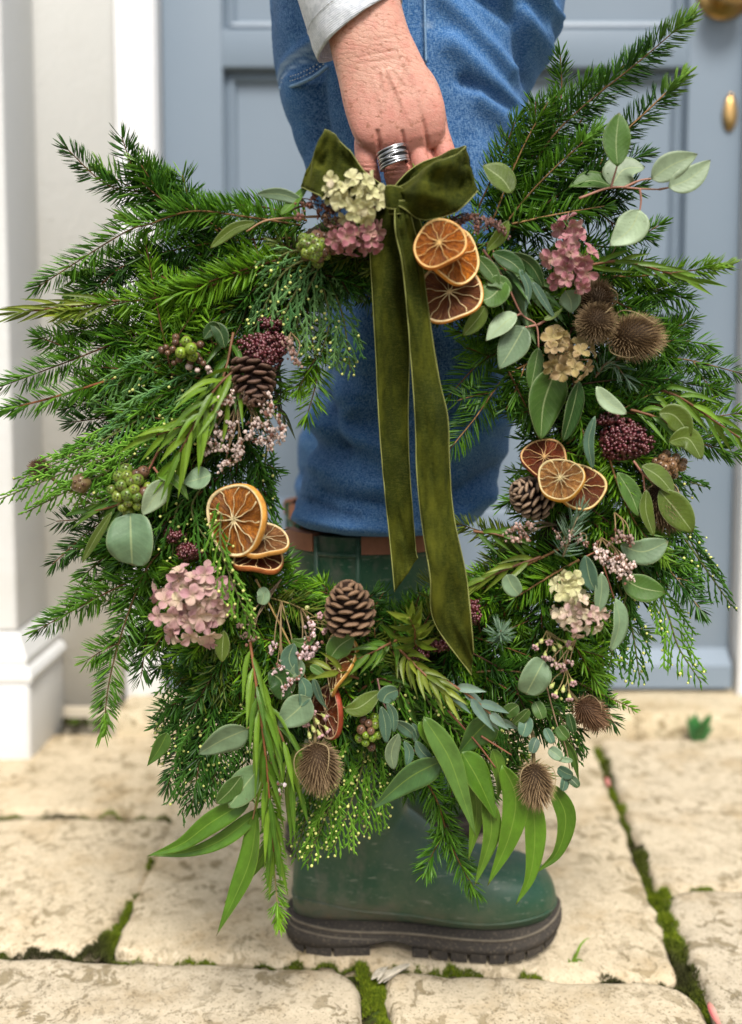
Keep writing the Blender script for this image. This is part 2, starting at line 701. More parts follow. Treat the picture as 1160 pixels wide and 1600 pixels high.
# moulded base: a profile swept round three sides
prof = [(0.030, zb + 0.001), (0.032, zb + 0.012), (0.026, zb + 0.022), (0.018, zb + 0.026), (0.020, zb + 0.040), (0.012, zb + 0.056), (0.002, zb + 0.075), (-0.004, zb + 0.082)]
v = []
yb = YWALL - YPIL - 0.003
for d, z in prof:
    v += [(-0.14 - d, yb, z), (-0.14 - d, -d + 0.004, z), (0.14 + d, -d + 0.004, z), (0.14 + d, yb, z)]
mb = MB()
f = grid_faces(len(prof), 4) + [[(len(prof) - 1) * 4 + q for q in (0, 1, 2, 3)]]
mb.add(v, f)
mb.build('base_moulding', M_PIL, pil, smooth=False)
pilbox('shaft', -0.004, -0.006, zb + 0.0835, 3.2, 0.006)

# ---- white door frame
fr = bpy.data.objects.new('door_frame', None)
COL.objects.link(fr)
fr.location = ((xfl + xfr) / 2, YFR, 0)
tag(fr, 'white painted timber frame round the blue front door', 'door frame')
zst = 0.041
for name, x0, x1, z0, z1 in (('post', xw + 0.004, xfl, -0.02, DH), ('post', xfr, xpost - 0.004, -0.02, DH), ('head', xw + 0.004, xpost - 0.004, DH + 0.001, DH + 0.118)):
    mb = MB()
    ox = fr.location.x
    add_box(mb, x0 - ox, x1 - ox, 0, 0.22, z0, z1, 0, bev=0.004)
    # staff bead along the outer edge
    mb.build(name, M_FRAME, fr)
mb = MB()
add_box(mb, xfl - 0.016 - fr.location.x, xfl - 0.004 - fr.location.x, -0.006, -0.0005, 0.05, DH - 0.01, 0, bev=0.002)
mb.build('bead', M_FRAME, fr)

# ---- front door
dx0, dx1 = xfl + 0.003, xfr - 0.003
door = bpy.data.objects.new('front_door', None)
COL.objects.link(door)
door.location = ((dx0 + dx1) / 2, YDOOR, zst + 0.006)
tag(door, 'blue grey painted panelled front door with brass knob', 'door')


def dz(py):
    return P(580, py, YDOOR).z - zst - 0.006


def dxp(px, py):
    return P(px, py, YDOOR).x - (dx0 + dx1) / 2


hwid = (dx1 - dx0) / 2
xl, xr = dxp(350, 300), dxp(1072, 300)
mun = 0.05
xm = (xl + xr) / 2
rows = [(dz(45), DH - zst - 0.14), (dz(440), dz(105)), (dz(800), dz(495))]
ztop = DH - zst - 0.010
mb = MB()
TH = 0.045
add_box(mb, -hwid, xl, 0, TH, 0, ztop, 0, bev=0.002)          # stiles
add_box(mb, xr, hwid, 0, TH, 0, ztop, 0, bev=0.002)
zs = [0] + [q for a in rows[::-1] for q in a] + [ztop]
for k in range(0, len(zs), 2):
    add_box(mb, xl - 0.0005, xr + 0.0005, 0.0006, TH - 0.001, zs[k], zs[k + 1], 0, bev=0.002)   # rails
for a, b in rows:
    add_box(mb, xm - mun, xm + mun, 0.0012, TH - 0.002, a - 0.001, b + 0.001, 0, bev=0.002)
mb.build('door_leaf', M_DOOR, door)
for a, b in rows:
    for p0, p1 in ((xl, xm - mun), (xm + mun, xr)):
        mb = MB()
        # recessed panel inside a sloping moulding
        rings = [(0.0, 0.002), (0.001, 0.020), (0.005, 0.023), (0.012, 0.018), (0.018, 0.020), (0.024, 0.030), (0.030, 0.030)]
        v = []
        for d, y in rings:
            v += [(p0 + d, y, a + d), (p1 - d, y, a + d), (p1 - d, y, b - d), (p0 + d, y, b - d)]
        f = grid_faces(len(rings), 4, wrap=True) + [[(len(rings) - 1) * 4 + q for q in range(4)]]
        mb.add(v, f)
        mb.build('panel', M_DOOR, door, smooth=False)
mb = MB()
wz = dz(1012)
v = [(-hwid + 0.004, 0, wz), (hwid - 0.004, 0, wz), (hwid - 0.004, -0.028, wz - 0.028), (-hwid + 0.004, -0.028, wz - 0.028), (hwid - 0.004, -0.030, 0.004), (-hwid + 0.004, -0.030, 0.004),
     (hwid - 0.004, 0, 0.004), (-hwid + 0.004, 0, 0.004)]
mb.add(v, [[0, 1, 2, 3], [3, 2, 4, 5], [5, 4, 6, 7], [0, 3, 5, 7], [1, 6, 4, 2]])
mb.build('weather_board', M_DOOR, door, smooth=False)


def lathe(mb, prof, axis='y', seg=28, c=(0, 0, 0)):
    v = []
    for r, h in prof:
        for k in range(seg):
            a = 2 * math.pi * k / seg
            v.append((c[0] + r * math.cos(a), c[1] - h, c[2] + r * math.sin(a)))
    mb.add(v, grid_faces(len(prof), seg, wrap=True, flip=True) + [[(len(prof) - 1) * seg + k for k in range(seg)][::-1]])


kx, kz = dxp(1130, 0), dz(-12)
mb = MB()
lathe(mb, [(0.052, 0), (0.052, 0.004), (0.046, 0.008), (0.030, 0.010), (0.018, 0.016), (0.016, 0.030), (0.030, 0.038), (0.041, 0.050), (0.043, 0.060), (0.036, 0.068), (0.026, 0.071), (0.022, 0.069), (0.002, 0.070)], c=(kx, 0, kz))
mb.build('door_knob', M_BRASS, door)
ex, ez = dxp(1140, 180), dz(180)
mb = MB()
v, f = ico(3)
v = v * np.array((0.014, 0.007, 0.031)) + np.array((ex, -0.004, ez))
v[:, 2] += np.where(v[:, 2] > ez + 0.018, 0.005, 0)
mb.add(v, f)
add_ball(mb, (ex, -0.005, ez + 0.034), (0.006, 0.005, 0.006), 2)
mb.build('keyhole_cover', M_BRASS, door)

# ---- stone door step
mb = MB()
n = 90
prof = [(YSTEP, -0.045), (YSTEP, 0.015), (YSTEP + 0.003, 0.030), (YSTEP + 0.012, zst - 0.002), (YSTEP + 0.03, zst), (YDOOR + 0.1, zst)]
v = np.zeros((n, len(prof), 3))
for i, x in enumerate(np.linspace(xw + 0.012, xpost - 0.012, n)):
    for j, (y, z) in enumerate(prof):
        q = fbm(x, z, 18, 44) * 0.004
        v[i, j] = (x, y + (q if j < 5 else 0), z + (q * 0.4 if j > 2 else 0))
mb.add(v.reshape(-1, 3), grid_faces(n, len(prof), flip=True))
add_box(mb, xw + 0.012, xw + 0.014, YSTEP + 0.005, YDOOR, -0.04, zst - 0.003)
add_box(mb, xpost - 0.014, xpost - 0.012, YSTEP + 0.005, YDOOR, -0.04, zst - 0.003)
step = tag(mb.build('door_step', M_STEP), 'low worn stone step under the blue front door', 'step')

# ---- small things on the ground
def blade(mb, base, tip, wd, col, sag=0.3, seg=7):
    b, t = np.array(base), np.array(tip)
    mid = (b + t) / 2 + np.array((0, 0, np.linalg.norm(t - b) * sag))
    p = catmull([b, mid, t], seg)
    s = nrm(np.cross(tangents(p), (0, -1, 0.35)))
    wds = wd * np.sin(np.linspace(0.9, math.pi, seg)) ** 0.8
    v = np.stack([p - s * wds[:, None], p + s * wds[:, None]], 1).reshape(-1, 3)
    mb.add(v, grid_faces(seg, 2), 0, col)


M_BLADE = mat_attr('grass_blade', 0.5, 0.4, 0.25)
gb = G(893, 1512, -0.012)
tuft = bpy.data.objects.new('grass_tuft', None)
COL.objects.link(tuft)
tuft.location = gb
tag(tuft, 'bright green grass seedling in the joint right of the boot toe', 'grass tuft')
for k, (dx, dz_, sg) in enumerate(((0.022, 0.036, 0.25), (0.006, 0.022, 0.1), (-0.006, 0.016, 0.1), (0.012, 0.014, 0.3), (0.004, 0.03, 0.15))):
    mb = MB()
    blade(mb, (0, 0, 0), (dx, -0.004 * k, dz_), 0.0016, (0.16, 0.30, 0.02), sg)
    mb.build('blade', M_BLADE, tuft)

weed = bpy.data.objects.new('weed_plant', None)
COL.objects.link(weed)
weed.location = G(1090, 1160, -0.004)
tag(weed, 'small green weed growing at the foot of the door step', 'weed')
M_WEED = mat_attr('weed_leaf', 0.5, 0.4, 0.2)
for k in range(11):
    mb = MB()
    a = k * 2.4
    rr, hh = R.uniform(0.012, 0.028), R.uniform(0.02, 0.062)
    blade(mb, (0, 0, 0), (rr * math.cos(a), rr * math.sin(a) - 0.01, hh), 0.009, (0.05, R.uniform(.14, .22), 0.05), 0.12)
    mb.build('leaf', M_WEED, weed)

M_PETAL = mat_attr('fallen_petal', 0.5, 0.3, 0.2)


def petal(px, py, sx, sy, col, label):
    c = G(px, py, 0.002)
    mb = MB()
    n, m = 9, 9
    v = np.zeros((n, m, 3))
    cc = np.zeros((n, m, 3))
    for i in range(n):
        for j in range(m):
            u, w_ = i / (n - 1) * 2 - 1, j / (m - 1) * 2 - 1
            wd = math.sqrt(max(0, 1 - w_ * w_)) * (0.75 + 0.25 * w_)
            v[i, j] = (u * wd * sx, w_ * sy, 0.45 * sx * (u * u + 0.5 * w_ * w_) + 0.001)
            cc[i, j] = np.array(col) * (1 - 0.5 * abs(u)) + np.array((0.75, 0.6, 0.45)) * 0.5 * abs(u)
    mb.add(v.reshape(-1, 3), grid_faces(n, m), 0, cc.reshape(-1, 3))
    o = mb.build('fallen_petal', M_PETAL)
    o.location = c
    o.rotation_euler = (rad(38), rad(20), R.uniform(0.3, 0.8))
    return tag(o, label, 'petal')


petal(1112, 1590, 0.008, 0.013, (0.36, 0.05, 0.07), 'curled pink petal lying in the mossy joint at lower right')
petal(948, 1224, 0.006, 0.009, (0.5, 0.09, 0.11), 'small pink petal lying far back in the long mossy joint')

M_CHIP = plain('bleached_wood', (0.50, 0.45, 0.36), 0.9, 0.2, nscale=120, namt=0.6, bump=0.5, bscale=600)
chip = bpy.data.objects.new('wood_splinter', None)
COL.objects.link(chip)
chip.location = G(604, 1522, 0.0)
tag(chip, 'pale frayed wood splinter lying in the joint beside the boot heel', 'wood splinter')
for k in range(8):
    mb = MB()
    a = rad(38 + R.gauss(0, 13))
    o = (R.uniform(-.012, .013), R.uniform(-.006, .006), R.uniform(-0.002, .006))
    L = R.uniform(0.010, 0.02)
    p = [(o[0] - L * math.cos(a), o[1] - L * math.sin(a), o[2]), (o[0], o[1], o[2] + 0.002), (o[0] + L * math.cos(a), o[1] + L * math.sin(a), o[2] + 0.001)]
    add_tube(mb, catmull(p, 6), [0.0006, 0.0018, 0.0022, 0.0022, 0.0016, 0.0005], 5)
    mb.build('fibre', M_CHIP, chip, smooth=False)

# ================================================================== THE PERSON
person = bpy.data.objects.new('person', None)
COL.objects.link(person)
person.location = (0.03, 1.09, 0)
tag(person, 'person in blue jeans and green wellington boots holding the wreath up', 'person')
PINV = Vector(person.location)


def ploc(o):
    """keep world coordinates for a mesh written in world space under the person"""
    o.matrix_parent_inverse = Matrix.Translation(-PINV)
    return o


def denim():
    m = NT('blue_denim')
    v = m.tc()
    big = m.noise(v, 9, 4, 0.6)
    mid = m.noise(v, 45, 4, 0.65)
    slub = m.noise(m.tc(scale=(1, 1, 0.25)), 1050, 3, 0.6)
    slub2 = m.noise(m.tc(scale=(0.35, 1, 1)), 950, 3, 0.6)
    a = m.attr('col')                       # r: worn fold ridges plus light painted on the upper right, g: worn seams
    sep = m.n('ShaderNodeSeparateColor')
    m.l(a.outputs['Color'], sep.inputs[0])
    wear_and_light = m.math('ADD', m.math('MULTIPLY', m.maprange(big, 0.3, 0.7), 0.35), m.math('MULTIPLY', sep.outputs[0], 0.65))
    c = m.mix(wear_and_light, (0.002, 0.020, 0.085), (0.035, 0.130, 0.33))
    c = m.mix(m.math('MULTIPLY', m.maprange(mid, 0.52, 0.75), 0.28), c, (0.09, 0.24, 0.47))
    th = m.maprange(m.math('ADD', slub, slub2), 0.86, 1.22)
    c = m.mix(m.math('MULTIPLY', th, 0.50), c, (0.26, 0.42, 0.62))
    c = m.mix(m.math('MULTIPLY', sep.outputs[1], 0.75), c, (0.34, 0.45, 0.58))
    h = m.math('ADD', m.math('ADD', slub, slub2), mid)
    m.bump(h, 0.5, 0.0008)
    m.set(base=c, rough=0.95, spec=0.06, sheen=0.03, sheen_r=0.5)
    return m.mat


M_DENIM = denim()


def pl(pts, y):
    """piecewise linear lookup"""
    ys = [p[0] for p in pts]
    return float(np.interp(y, ys, [p[1] for p in pts]))


def segdist(px, py, a, b):
    ax, ay = a
    bx, by = b
    t = ((px - ax) * (bx - ax) + (py - ay) * (by - ay)) / ((bx - ax) ** 2 + (by - ay) ** 2)
    tc = min(1, max(0, t))
    return math.hypot(px - ax - tc * (bx - ax), py - ay - tc * (by - ay)), t


def jeans_leg(Y0, left, right, depth, folds, py0, py1, seed, seams=(), rows=230, segs=150):
    mb = MB()
    v = np.zeros((rows, segs, 3))
    c = np.zeros((rows, segs, 3))
    pys = np.linspace(py0, py1, rows)
    for i, py in enumerate(pys):
        l, r = P(pl(left, py), py, Y0), P(pl(right, py), py, Y0)
        cx, hw, z = (l.x + r.x) / 2, (r.x - l.x) / 2, l.z
        hd = pl(depth, py)
        for j in range(segs):
            a = 2 * math.pi * j / segs
            ca, sa = math.cos(a), math.sin(a)
            n_ = Vector((ca / hw, -sa / hd, 0)).normalized()
            e = 0.86
            x = cx + hw * math.copysign(abs(ca) ** e, ca)
            y = Y0 - hd * math.copysign(abs(sa) ** e, sa)
            # picture coordinates of this point, used only to say where on the cloth a crease runs
            t = (y * CP - (z - CAM_H) * SP)
            ppx = PPX + FPX * x / t
            ppy = py
            d = 0.0
            front = max(0.0, min(1.0, sa * 2.5 + 0.3))
            for (p, q, wd, ht) in folds:
                ds, tt = segdist(ppx, ppy, p, q)
                if ds < wd * 3:
                    taper = 1.0 if 0 <= tt <= 1 else 0.6
                    d += ht * math.exp(-(ds / wd) ** 2) * front * taper
            nz = fbm(x, z, 11, seed, 3) * 0.0035 + fbm(x + z * 0.5, z * 0.6, 34, seed + 2, 2) * 0.0009
            lowk = max(0.0, min(1.0, (py - 540) / 90.0))
            nz += lowk * (0.0055 * fbm(x * 0.7, z * 1.8, 14, seed + 12, 3) + 0.0045 * abs(fbm(x * 0.5 + 3, z * 2.2 + x, 11, seed + 15, 2)))
            if sa < 0.1:
                nz += fbm(x * 2, z, 7, seed + 4, 2) * 0.006
            d += nz
            hem = math.exp(-(py1 - py) / 26.0)
            d += hem * (0.0035 * math.sin(a * 7 + 1.3) + 0.0025 * math.sin(a * 13 + 0.4) - 0.004)
            v[i, j] = (x + n_.x * d, y + n_.y * d, z + 0.15 * d)
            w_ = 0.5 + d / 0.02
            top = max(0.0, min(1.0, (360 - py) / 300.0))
            w_ = w_ * 0.62 + 0.75 * top * (0.25 + 0.75 * max(0, min(1, (ppx - 560) / 160)))  # paler towards the upper right: light on the thigh put into the colour
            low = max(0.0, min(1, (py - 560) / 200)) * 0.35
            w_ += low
            sm = 0.0
            for (p, q, wd) in seams:
                ds, tt = segdist(ppx, ppy, p, q)
                if sa > -0.2:
                    sm = max(sm, math.exp(-(ds / wd) ** 2))
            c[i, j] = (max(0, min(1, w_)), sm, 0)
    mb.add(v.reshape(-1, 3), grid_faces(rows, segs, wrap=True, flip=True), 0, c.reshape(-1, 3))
    return mb


LEFT = [(-260, 405), (-60, 425), (0, 428), (60, 428), (105, 430), (130, 435), (165, 444), (215, 468), (260, 486), (330, 500), (440, 516), (560, 517), (590, 516), (612, 502), (640, 494), (668, 496),
        (690, 494), (715, 484), (750, 472), (785, 470), (804, 469), (814, 476), (820, 492)]
RIGHT = [(-260, 925), (-60, 900), (0, 886), (40, 876), (80, 858), (120, 838), (160, 822), (220, 812), (330, 812), (480, 808), (600, 797), (660, 792), (710, 786), (760, 772), (800, 752), (812, 740), (820, 712)]
DEPTH = [(-260, 0.125), (0, 0.118), (100, 0.112), (250, 0.105), (500, 0.105), (700, 0.108), (800, 0.104), (812, 0.098), (820, 0.080)]
FOLDS = [
    # drag lines at the top right of the thigh
    ((705, -20), (850, 110), 15, 0.012), ((760, 10), (868, 60), 12, 0.011), ((690, 60), (800, 150), 12, 0.009), ((700, 120), (815, 205), 15, 0.010), ((690, 20), (800, 80), 9, -0.008),
    ((800, 60), (822, 150), 9, -0.010), ((835, 20), (850, 90), 9, 0.006), ((745, 190), (815, 240), 14, 0.009), ((720, 170), (800, 200), 8, -0.007),
    # under the pocket band at the left
    ((455, 150), (500, 330), 14, 0.010), ((492, 130), (505, 240), 12, -0.012), ((520, 120), (560, 280), 18, 0.007), ((440, 125), (530, 92), 9, 0.004),
    # rumples at the knee and above the boot
    ((500, 612), (540, 690), 11, -0.013), ((525, 600), (560, 640), 14, 0.007), ((497, 660), (600, 690), 14, 0.010), ((545, 655), (640, 640), 11, -0.006), ((490, 715), (600, 745), 18, 0.009),
    ((500, 760), (620, 770), 12, -0.007), ((472, 800), (650, 815), 16, 0.012), ((480, 775), (560, 790), 9, -0.008), ((700, 700), (790, 640), 18, 0.008), ((700, 760), (780, 720), 12, -0.008),
    ((690, 800), (760, 770), 13, 0.012), ((560, 560), (640, 590), 16, 0.005), ((560, 460), (570, 620), 20, 0.005), ((720, 520), (790, 560), 16, 0.006), ((715, 570), (790, 610), 10, -0.005)]
SEAMS = [((430, 133), (500, 110), 3.5), ((500, 110), (530, 84), 3.5), ((432, 146), (498, 122), 2.0), ((664, -80), (667, 98), 2.6)]
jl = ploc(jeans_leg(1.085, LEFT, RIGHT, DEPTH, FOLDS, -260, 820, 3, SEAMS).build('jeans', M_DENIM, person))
# the far leg
L2 = [(-260, 450), (0, 470), (300, 515), (560, 520), (610, 505), (650, 485), (700, 472), (760, 468), (800, 466), (850, 474)]
R2 = [(-260, 880), (0, 850), (200, 790), (560, 760), (650, 750), (760, 735), (850, 705)]
FOLD2 = [((475, 690), (520, 640), 12, 0.009), ((470, 740), (520, 720), 9, -0.010)]
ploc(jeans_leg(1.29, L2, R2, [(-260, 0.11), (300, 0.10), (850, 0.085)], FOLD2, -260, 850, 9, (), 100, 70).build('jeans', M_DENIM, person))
# stitched band and stitches of the pocket seam, a raised welt
M_SEAM = plain('denim_seam', (0.20, 0.32, 0.48), 0.9, 0.1, nscale=500, namt=0.5)
M_THREAD = plain('pale_thread', (0.55, 0.55, 0.50), 0.8, 0.2)


def on_jeans(px, py, lift=0.001):
    """point of the near leg's cloth seen at these picture coordinates"""
    Y0 = 1.085
    l, r = P(pl(LEFT, py), py, Y0), P(pl(RIGHT, py), py, Y0)
    cx, hw = (l.x + r.x) / 2, (r.x - l.x) / 2
    hd = pl(DEPTH, py)
    y = Y0 - hd
    for _ in range(6):
        p = P(px, py, y)
        q = max(-0.999, min(0.999, (p.x - cx) / hw))
        ca = abs(q) ** (1 / 0.86)
        y = Y0 - hd * (max(0, 1 - ca * ca) ** 0.5) ** 0.86
    return P(px, py, y - lift)


for pts in ([(438, 138), (452, 136), (470, 130), (492, 119), (512, 104)],):
    mb = MB()
    add_tube(mb, catmull([tuple(on_jeans(*p, 0.005)) for p in pts], 24), 0.0021, 6)
    ploc(mb.build('pocket_welt', M_SEAM, person))
mb = MB()
for row, dyy in ((0, -9), (1, -16)):
    path = catmull([tuple(on_jeans(px, py + dyy, 0.0065)) for px, py in ((440, 138), (452, 136), (470, 130), (492, 119), (510, 106))], 52)
    for k in range(0, 50, 3):
        add_tube(mb, path[k:k + 2], 0.0005, 4)
ploc(tag(mb.build('stitching', M_THREAD, person), kind='stuff'))
mb = MB()
path = catmull([tuple(on_jeans(px, py, 0.003)) for px, py in ((663, -60), (664, 20), (666, 98))], 30)
add_tube(mb, path, 0.0013, 6)
ploc(mb.build('side_seam', M_SEAM, person))

# ---- wellington boots


def remesh(name, mb, voxel, smooth_it, post=None):
    me = mb.mesh(name, [])
    o = bpy.data.objects.new(name, me)
    COL.objects.link(o)
    r = o.modifiers.new('r', 'REMESH')
    r.mode = 'VOXEL'
    r.voxel_size = voxel
    s = o.modifiers.new('s', 'SMOOTH')
    s.factor = 0.5
    s.iterations = smooth_it
    dg = bpy.context.evaluated_depsgraph_get()
    ev = o.evaluated_get(dg)
    m2 = bpy.data.meshes.new_from_object(ev)
    n = len(m2.vertices)
    co = np.zeros(n * 3, dtype=np.float32)
    m2.vertices.foreach_get('co', co)
    faces = [list(p.vertices) for p in m2.polygons]
    bpy.data.objects.remove(o)
    bpy.data.meshes.remove(me)
    bpy.data.meshes.remove(m2)
    return co.reshape(-1, 3).astype(float), faces


def loft(mb, rings, cap=True):
    n, m = len(rings), len(rings[0])
    v = np.array(rings).reshape(-1, 3)
    f = grid_faces(n, m, wrap=True)
    if cap:
        f.append(list(range(m))[::-1])
        f.append([(n - 1) * m + k for k in range(m)])
    mb.add(v, f)


def boot_mat():
    m = NT('green_rubber')
    v = m.tc()
    dust = m.noise(v, 14, 5, 0.7)
    sp = m.noise(v, 260, 3, 0.7)
    scr = m.noise(m.tc(scale=(0.3, 1, 1.6), rot=(0.2, 0.5, 0)), 120, 3, 0.7)
    z = m.n('ShaderNodeSeparateXYZ')
    m.l(v, z.inputs[0])
    low = m.maprange(z.outputs['Z'], 0.03, 0.20, 0.50, 0.12)
    c = m.mix(dust, (0.008, 0.048, 0.025), (0.016, 0.078, 0.041))
    c = m.mix(m.math('MULTIPLY', m.maprange(dust, 0.42, 0.7), low), c, (0.16, 0.15, 0.10))
    c = m.mix(m.math('MULTIPLY', m.maprange(sp, 0.63, 0.74), 0.45), c, (0.24, 0.23, 0.18))
    c = m.mix(m.math('MULTIPLY', m.maprange(scr, 0.62, 0.70), 0.6), c, (0.20, 0.22, 0.18))
    heel = m.math('MULTIPLY', m.maprange(z.outputs['Z'], 0.035, 0.075, 1.0, 0.0), m.maprange(z.outputs['X'], 0.05, 0.20, 1.0, 0.25))
    heel = m.math('MULTIPLY', heel, m.maprange(m.noise(v, 40, 5, 0.7), 0.35, 0.6))
    c = m.mix(heel, c, (0.15, 0.115, 0.08))
    shank = m.math('MULTIPLY', m.maprange(m.noise(m.tc(scale=(1, 1, 0.5)), 22, 5, 0.75), 0.50, 0.66), m.maprange(z.outputs['X'], 0.06, 0.16, 0.75, 0.1))
    c = m.mix(shank, c, (0.10, 0.105, 0.085))
    m.bump(m.math('ADD', m.noise(v, 30, 3), m.math('MULTIPLY', sp, 0.2)), 0.25, 0.002)
    r = m.maprange(dust, 0.35, 0.7, 0.36, 0.62)
    return m.set(base=c, rough=r, spec=0.45)


def sole_mat():
    m = NT('muddy_sole')
    v = m.tc()
    a = m.noise(v, 25, 5, 0.7)
    b = m.noise(v, 300, 3, 0.7)
    c = m.mix(a, (0.022, 0.022, 0.023), (0.075, 0.062, 0.048))
    c = m.mix(m.math('MULTIPLY', m.maprange(b, 0.55, 0.72), 0.7), c, (0.20, 0.16, 0.115))
    m.bump(m.math('ADD', a, b), 0.6, 0.002)
    return m.set(base=c, rough=0.85, spec=0.25)


M_BOOT, M_SOLE = boot_mat(), sole_mat()
M_WELT = plain('dusty_welt', (0.17, 0.145, 0.11), 0.9, 0.2, nscale=90, namt=0.5)
M_LEATHER = plain('tan_leather', (0.26, 0.105, 0.055), 0.6, 0.35, nscale=120, namt=0.3, bump=0.5, bscale=500)
# plan outline of the sole: (x, half width to the near side, half width to the far side)
OUT = [(0.000, 0.006), (0.006, 0.020), (0.018, 0.030), (0.045, 0.036), (0.085, 0.035), (0.12, 0.034), (0.155, 0.038), (0.195, 0.046), (0.235, 0.050), (0.265, 0.048), (0.288, 0.040), (0.303, 0.027), (0.311, 0.012), (0.3135, 0.003)]


def smooth_plan(n, grow=0.0):
    pts = [(x, w_) for x, w_ in OUT]
    loop = [(x, -w_) for x, w_ in pts] + [(x, w_) for x, w_ in pts[::-1]]
    loop = catmull([(x, y, 0) for x, y in loop] + [(pts[0][0], -pts[0][1], 0)], n + 1)[:-1]
    c = loop.mean(0)
    d = nrm(np.stack([np.gradient(loop[:, 1]), -np.gradient(loop[:, 0]), np.zeros(n)], 1))
    loop = loop + d * grow
    return loop


def toe_spring(x):
    return 0.016 * max(0, (x - 0.225) / 0.09) ** 2


def make_boot(name):
    root = bpy.data.objects.new(name, None)
    COL.objects.link(root)
    root.parent = person
    # upper
    mb = MB()
    foot = [(0.004, 0.022, 0.035, 0.085), (0.012, 0.031, 0.03, 0.115), (0.03, 0.038, 0.026, 0.14), (0.06, 0.041, 0.025, 0.16), (0.10, 0.041, 0.025, 0.17), (0.135, 0.041, 0.024, 0.158), (0.165, 0.044, 0.022, 0.130), (0.195, 0.049, 0.02, 0.114),
            (0.225, 0.052, 0.02, 0.103), (0.25, 0.0525, 0.022, 0.098), (0.272, 0.049, 0.025, 0.094), (0.290, 0.042, 0.028, 0.087), (0.303, 0.031, 0.034, 0.076), (0.310, 0.018, 0.042, 0.064)]
    th = np.linspace(0, 2 * math.pi, 40, endpoint=False)
    rings = []
    for x, hw, z0, z1 in foot:
        zc, hz = (z0 + z1) / 2, (z1 - z0) / 2
        e = 0.72
        rings.append([(x, hw * math.copysign(abs(math.cos(a)) ** e, math.cos(a)) * (1 - 0.12 * max(0, math.sin(a))), zc + hz * math.copysign(abs(math.sin(a)) ** (e + 0.1), math.sin(a))) for a in th])
    loft(mb, rings)
    shaft = [(0.06, 0.066, 0.060, 0.040), (0.10, 0.068, 0.064, 0.043), (0.14, 0.070, 0.066, 0.047), (0.18, 0.073, 0.066, 0.050), (0.23, 0.078, 0.070, 0.055), (0.30, 0.086, 0.079, 0.063), (0.38, 0.091, 0.086, 0.069), (0.455, 0.093, 0.089, 0.073)]
    rings = [[(cx + rx * math.cos(a), ry * math.sin(a), z) for a in th] for z, cx, rx, ry in shaft]
    loft(mb, rings)
    v, f = remesh(name, mb, 0.0034, 14)
    # soft creases over the instep
    for q in range(len(v)):
        x, y, z = v[q]
        if z > 0.1:
            k = math.exp(-((z - 0.15 - 0.25 * (x - 0.13)) / 0.012) ** 2) * max(0, (x - 0.09)) * 0.05
            v[q, 0] -= k
        if z > 0.4:
            pass
    m2 = MB()
    m2.add(v, f)
    up = m2.build('upper', M_BOOT, root)
    # foxing line: a raised rib round the foot
    n = 150
    lp = smooth_plan(n, 0.0)
    rib = []
    for x, y, _ in lp:
        rib.append((x, y, 0.047 + 0.016 * math.exp(-((x - 0.02) / 0.05) ** 2) + toe_spring(x) * 0.3 - 0.006 * math.exp(-((x - 0.2) / 0.06) ** 2)))
    rib = np.array(rib)
    # sit it on the surface of the upper
    from mathutils.bvhtree import BVHTree
    bvh = BVHTree.FromPolygons([Vector(q) for q in v], f)
    pts = []
    for q in rib:
        c = Vector((min(max(q[0], 0.05), 0.262), 0, q[2]))
        d = (Vector(q) - c).normalized()
        h = bvh.ray_cast(c + d * 0.2, -d)
        pts.append(tuple((h[0] if h[0] else Vector(q)) + d * 0.0003))
    pts = np.array(pts + pts[:2])
    m3 = MB()
    add_tube(m3, pts, 0.0013, 6)
    m3.build('foxing_rib', M_BOOT, root)
    # sole: welt above, tread below
    ms = MB()
    lp = smooth_plan(n, 0.0028)
    lw = smooth_plan(n, 0.0052)
    top = [(x, y, 0.0275 + 0.010 * math.exp(-(x / 0.06) ** 2) + toe_spring(x)) for x, y, _ in smooth_plan(n, 0.001)]
    r1 = [(x, y, 0.025 + 0.010 * math.exp(-(x / 0.06) ** 2) + toe_spring(x)) for x, y, _ in lp]
    r2 = [(x, y, 0.0185 + 0.008 * math.exp(-(x / 0.06) ** 2) + toe_spring(x)) for x, y, _ in lp]
    r3 = [(x, y, 0.017 + 0.008 * math.exp(-(x / 0.06) ** 2) + toe_spring(x)) for x, y, _ in lw]
    r4 = [(x, y, 0.009 + 0.008 * math.exp(-((x - 0.118) / 0.022) ** 2) + toe_spring(x)) for x, y, _ in lw]
    loft(ms, [top, r1, r2, r3, r4])
    ms.build('sole', M_SOLE, root)
    for off_, grow_, wd_ in ((0.0, 0.0032, 0.0013), (-0.0085, 0.0034, 0.0010)):
        q = MB()
        wl = smooth_plan(n, grow_)
        wl = [(x, y, 0.0255 + off_ + 0.010 * math.exp(-(x / 0.06) ** 2) + toe_spring(x)) for x, y, _ in wl]
        add_tube(q, wl + wl[:2], wd_, 6)
        q.build('welt_line', M_WELT, root)
    # tread: heel block and cleats

    def half(x):
        return float(np.interp(x, [o[0] for o in OUT], [o[1] for o in OUT]))
    blocks = [(0.002, 0.018), (0.021, 0.050), (0.053, 0.094)] + [(0.142 + k * 0.0215, 0.160 + k * 0.0215) for k in range(8)]
    for x0, x1 in blocks:
        mt = MB()
        pr = []
        xs_ = np.linspace(x0, min(x1, 0.312), 5)
        near = [(x, -half(x) - 0.006) for x in xs_]
        far = [(x, half(x) + 0.006) for x in xs_[::-1]]
        pl_ = near + far
        k = len(pl_)
        deep = 0.0
        v_ = [(x, y, 0.010 + toe_spring(x)) for x, y in pl_] + [(x, y * 0.985, deep + toe_spring(x) + (0.003 if x < 0.01 else 0)) for x, y in pl_]
        mt.add(v_, [[q, (q + 1) % k, k + (q + 1) % k, k + q] for q in range(k)] + [list(range(k, 2 * k))[::-1], list(range(k))])
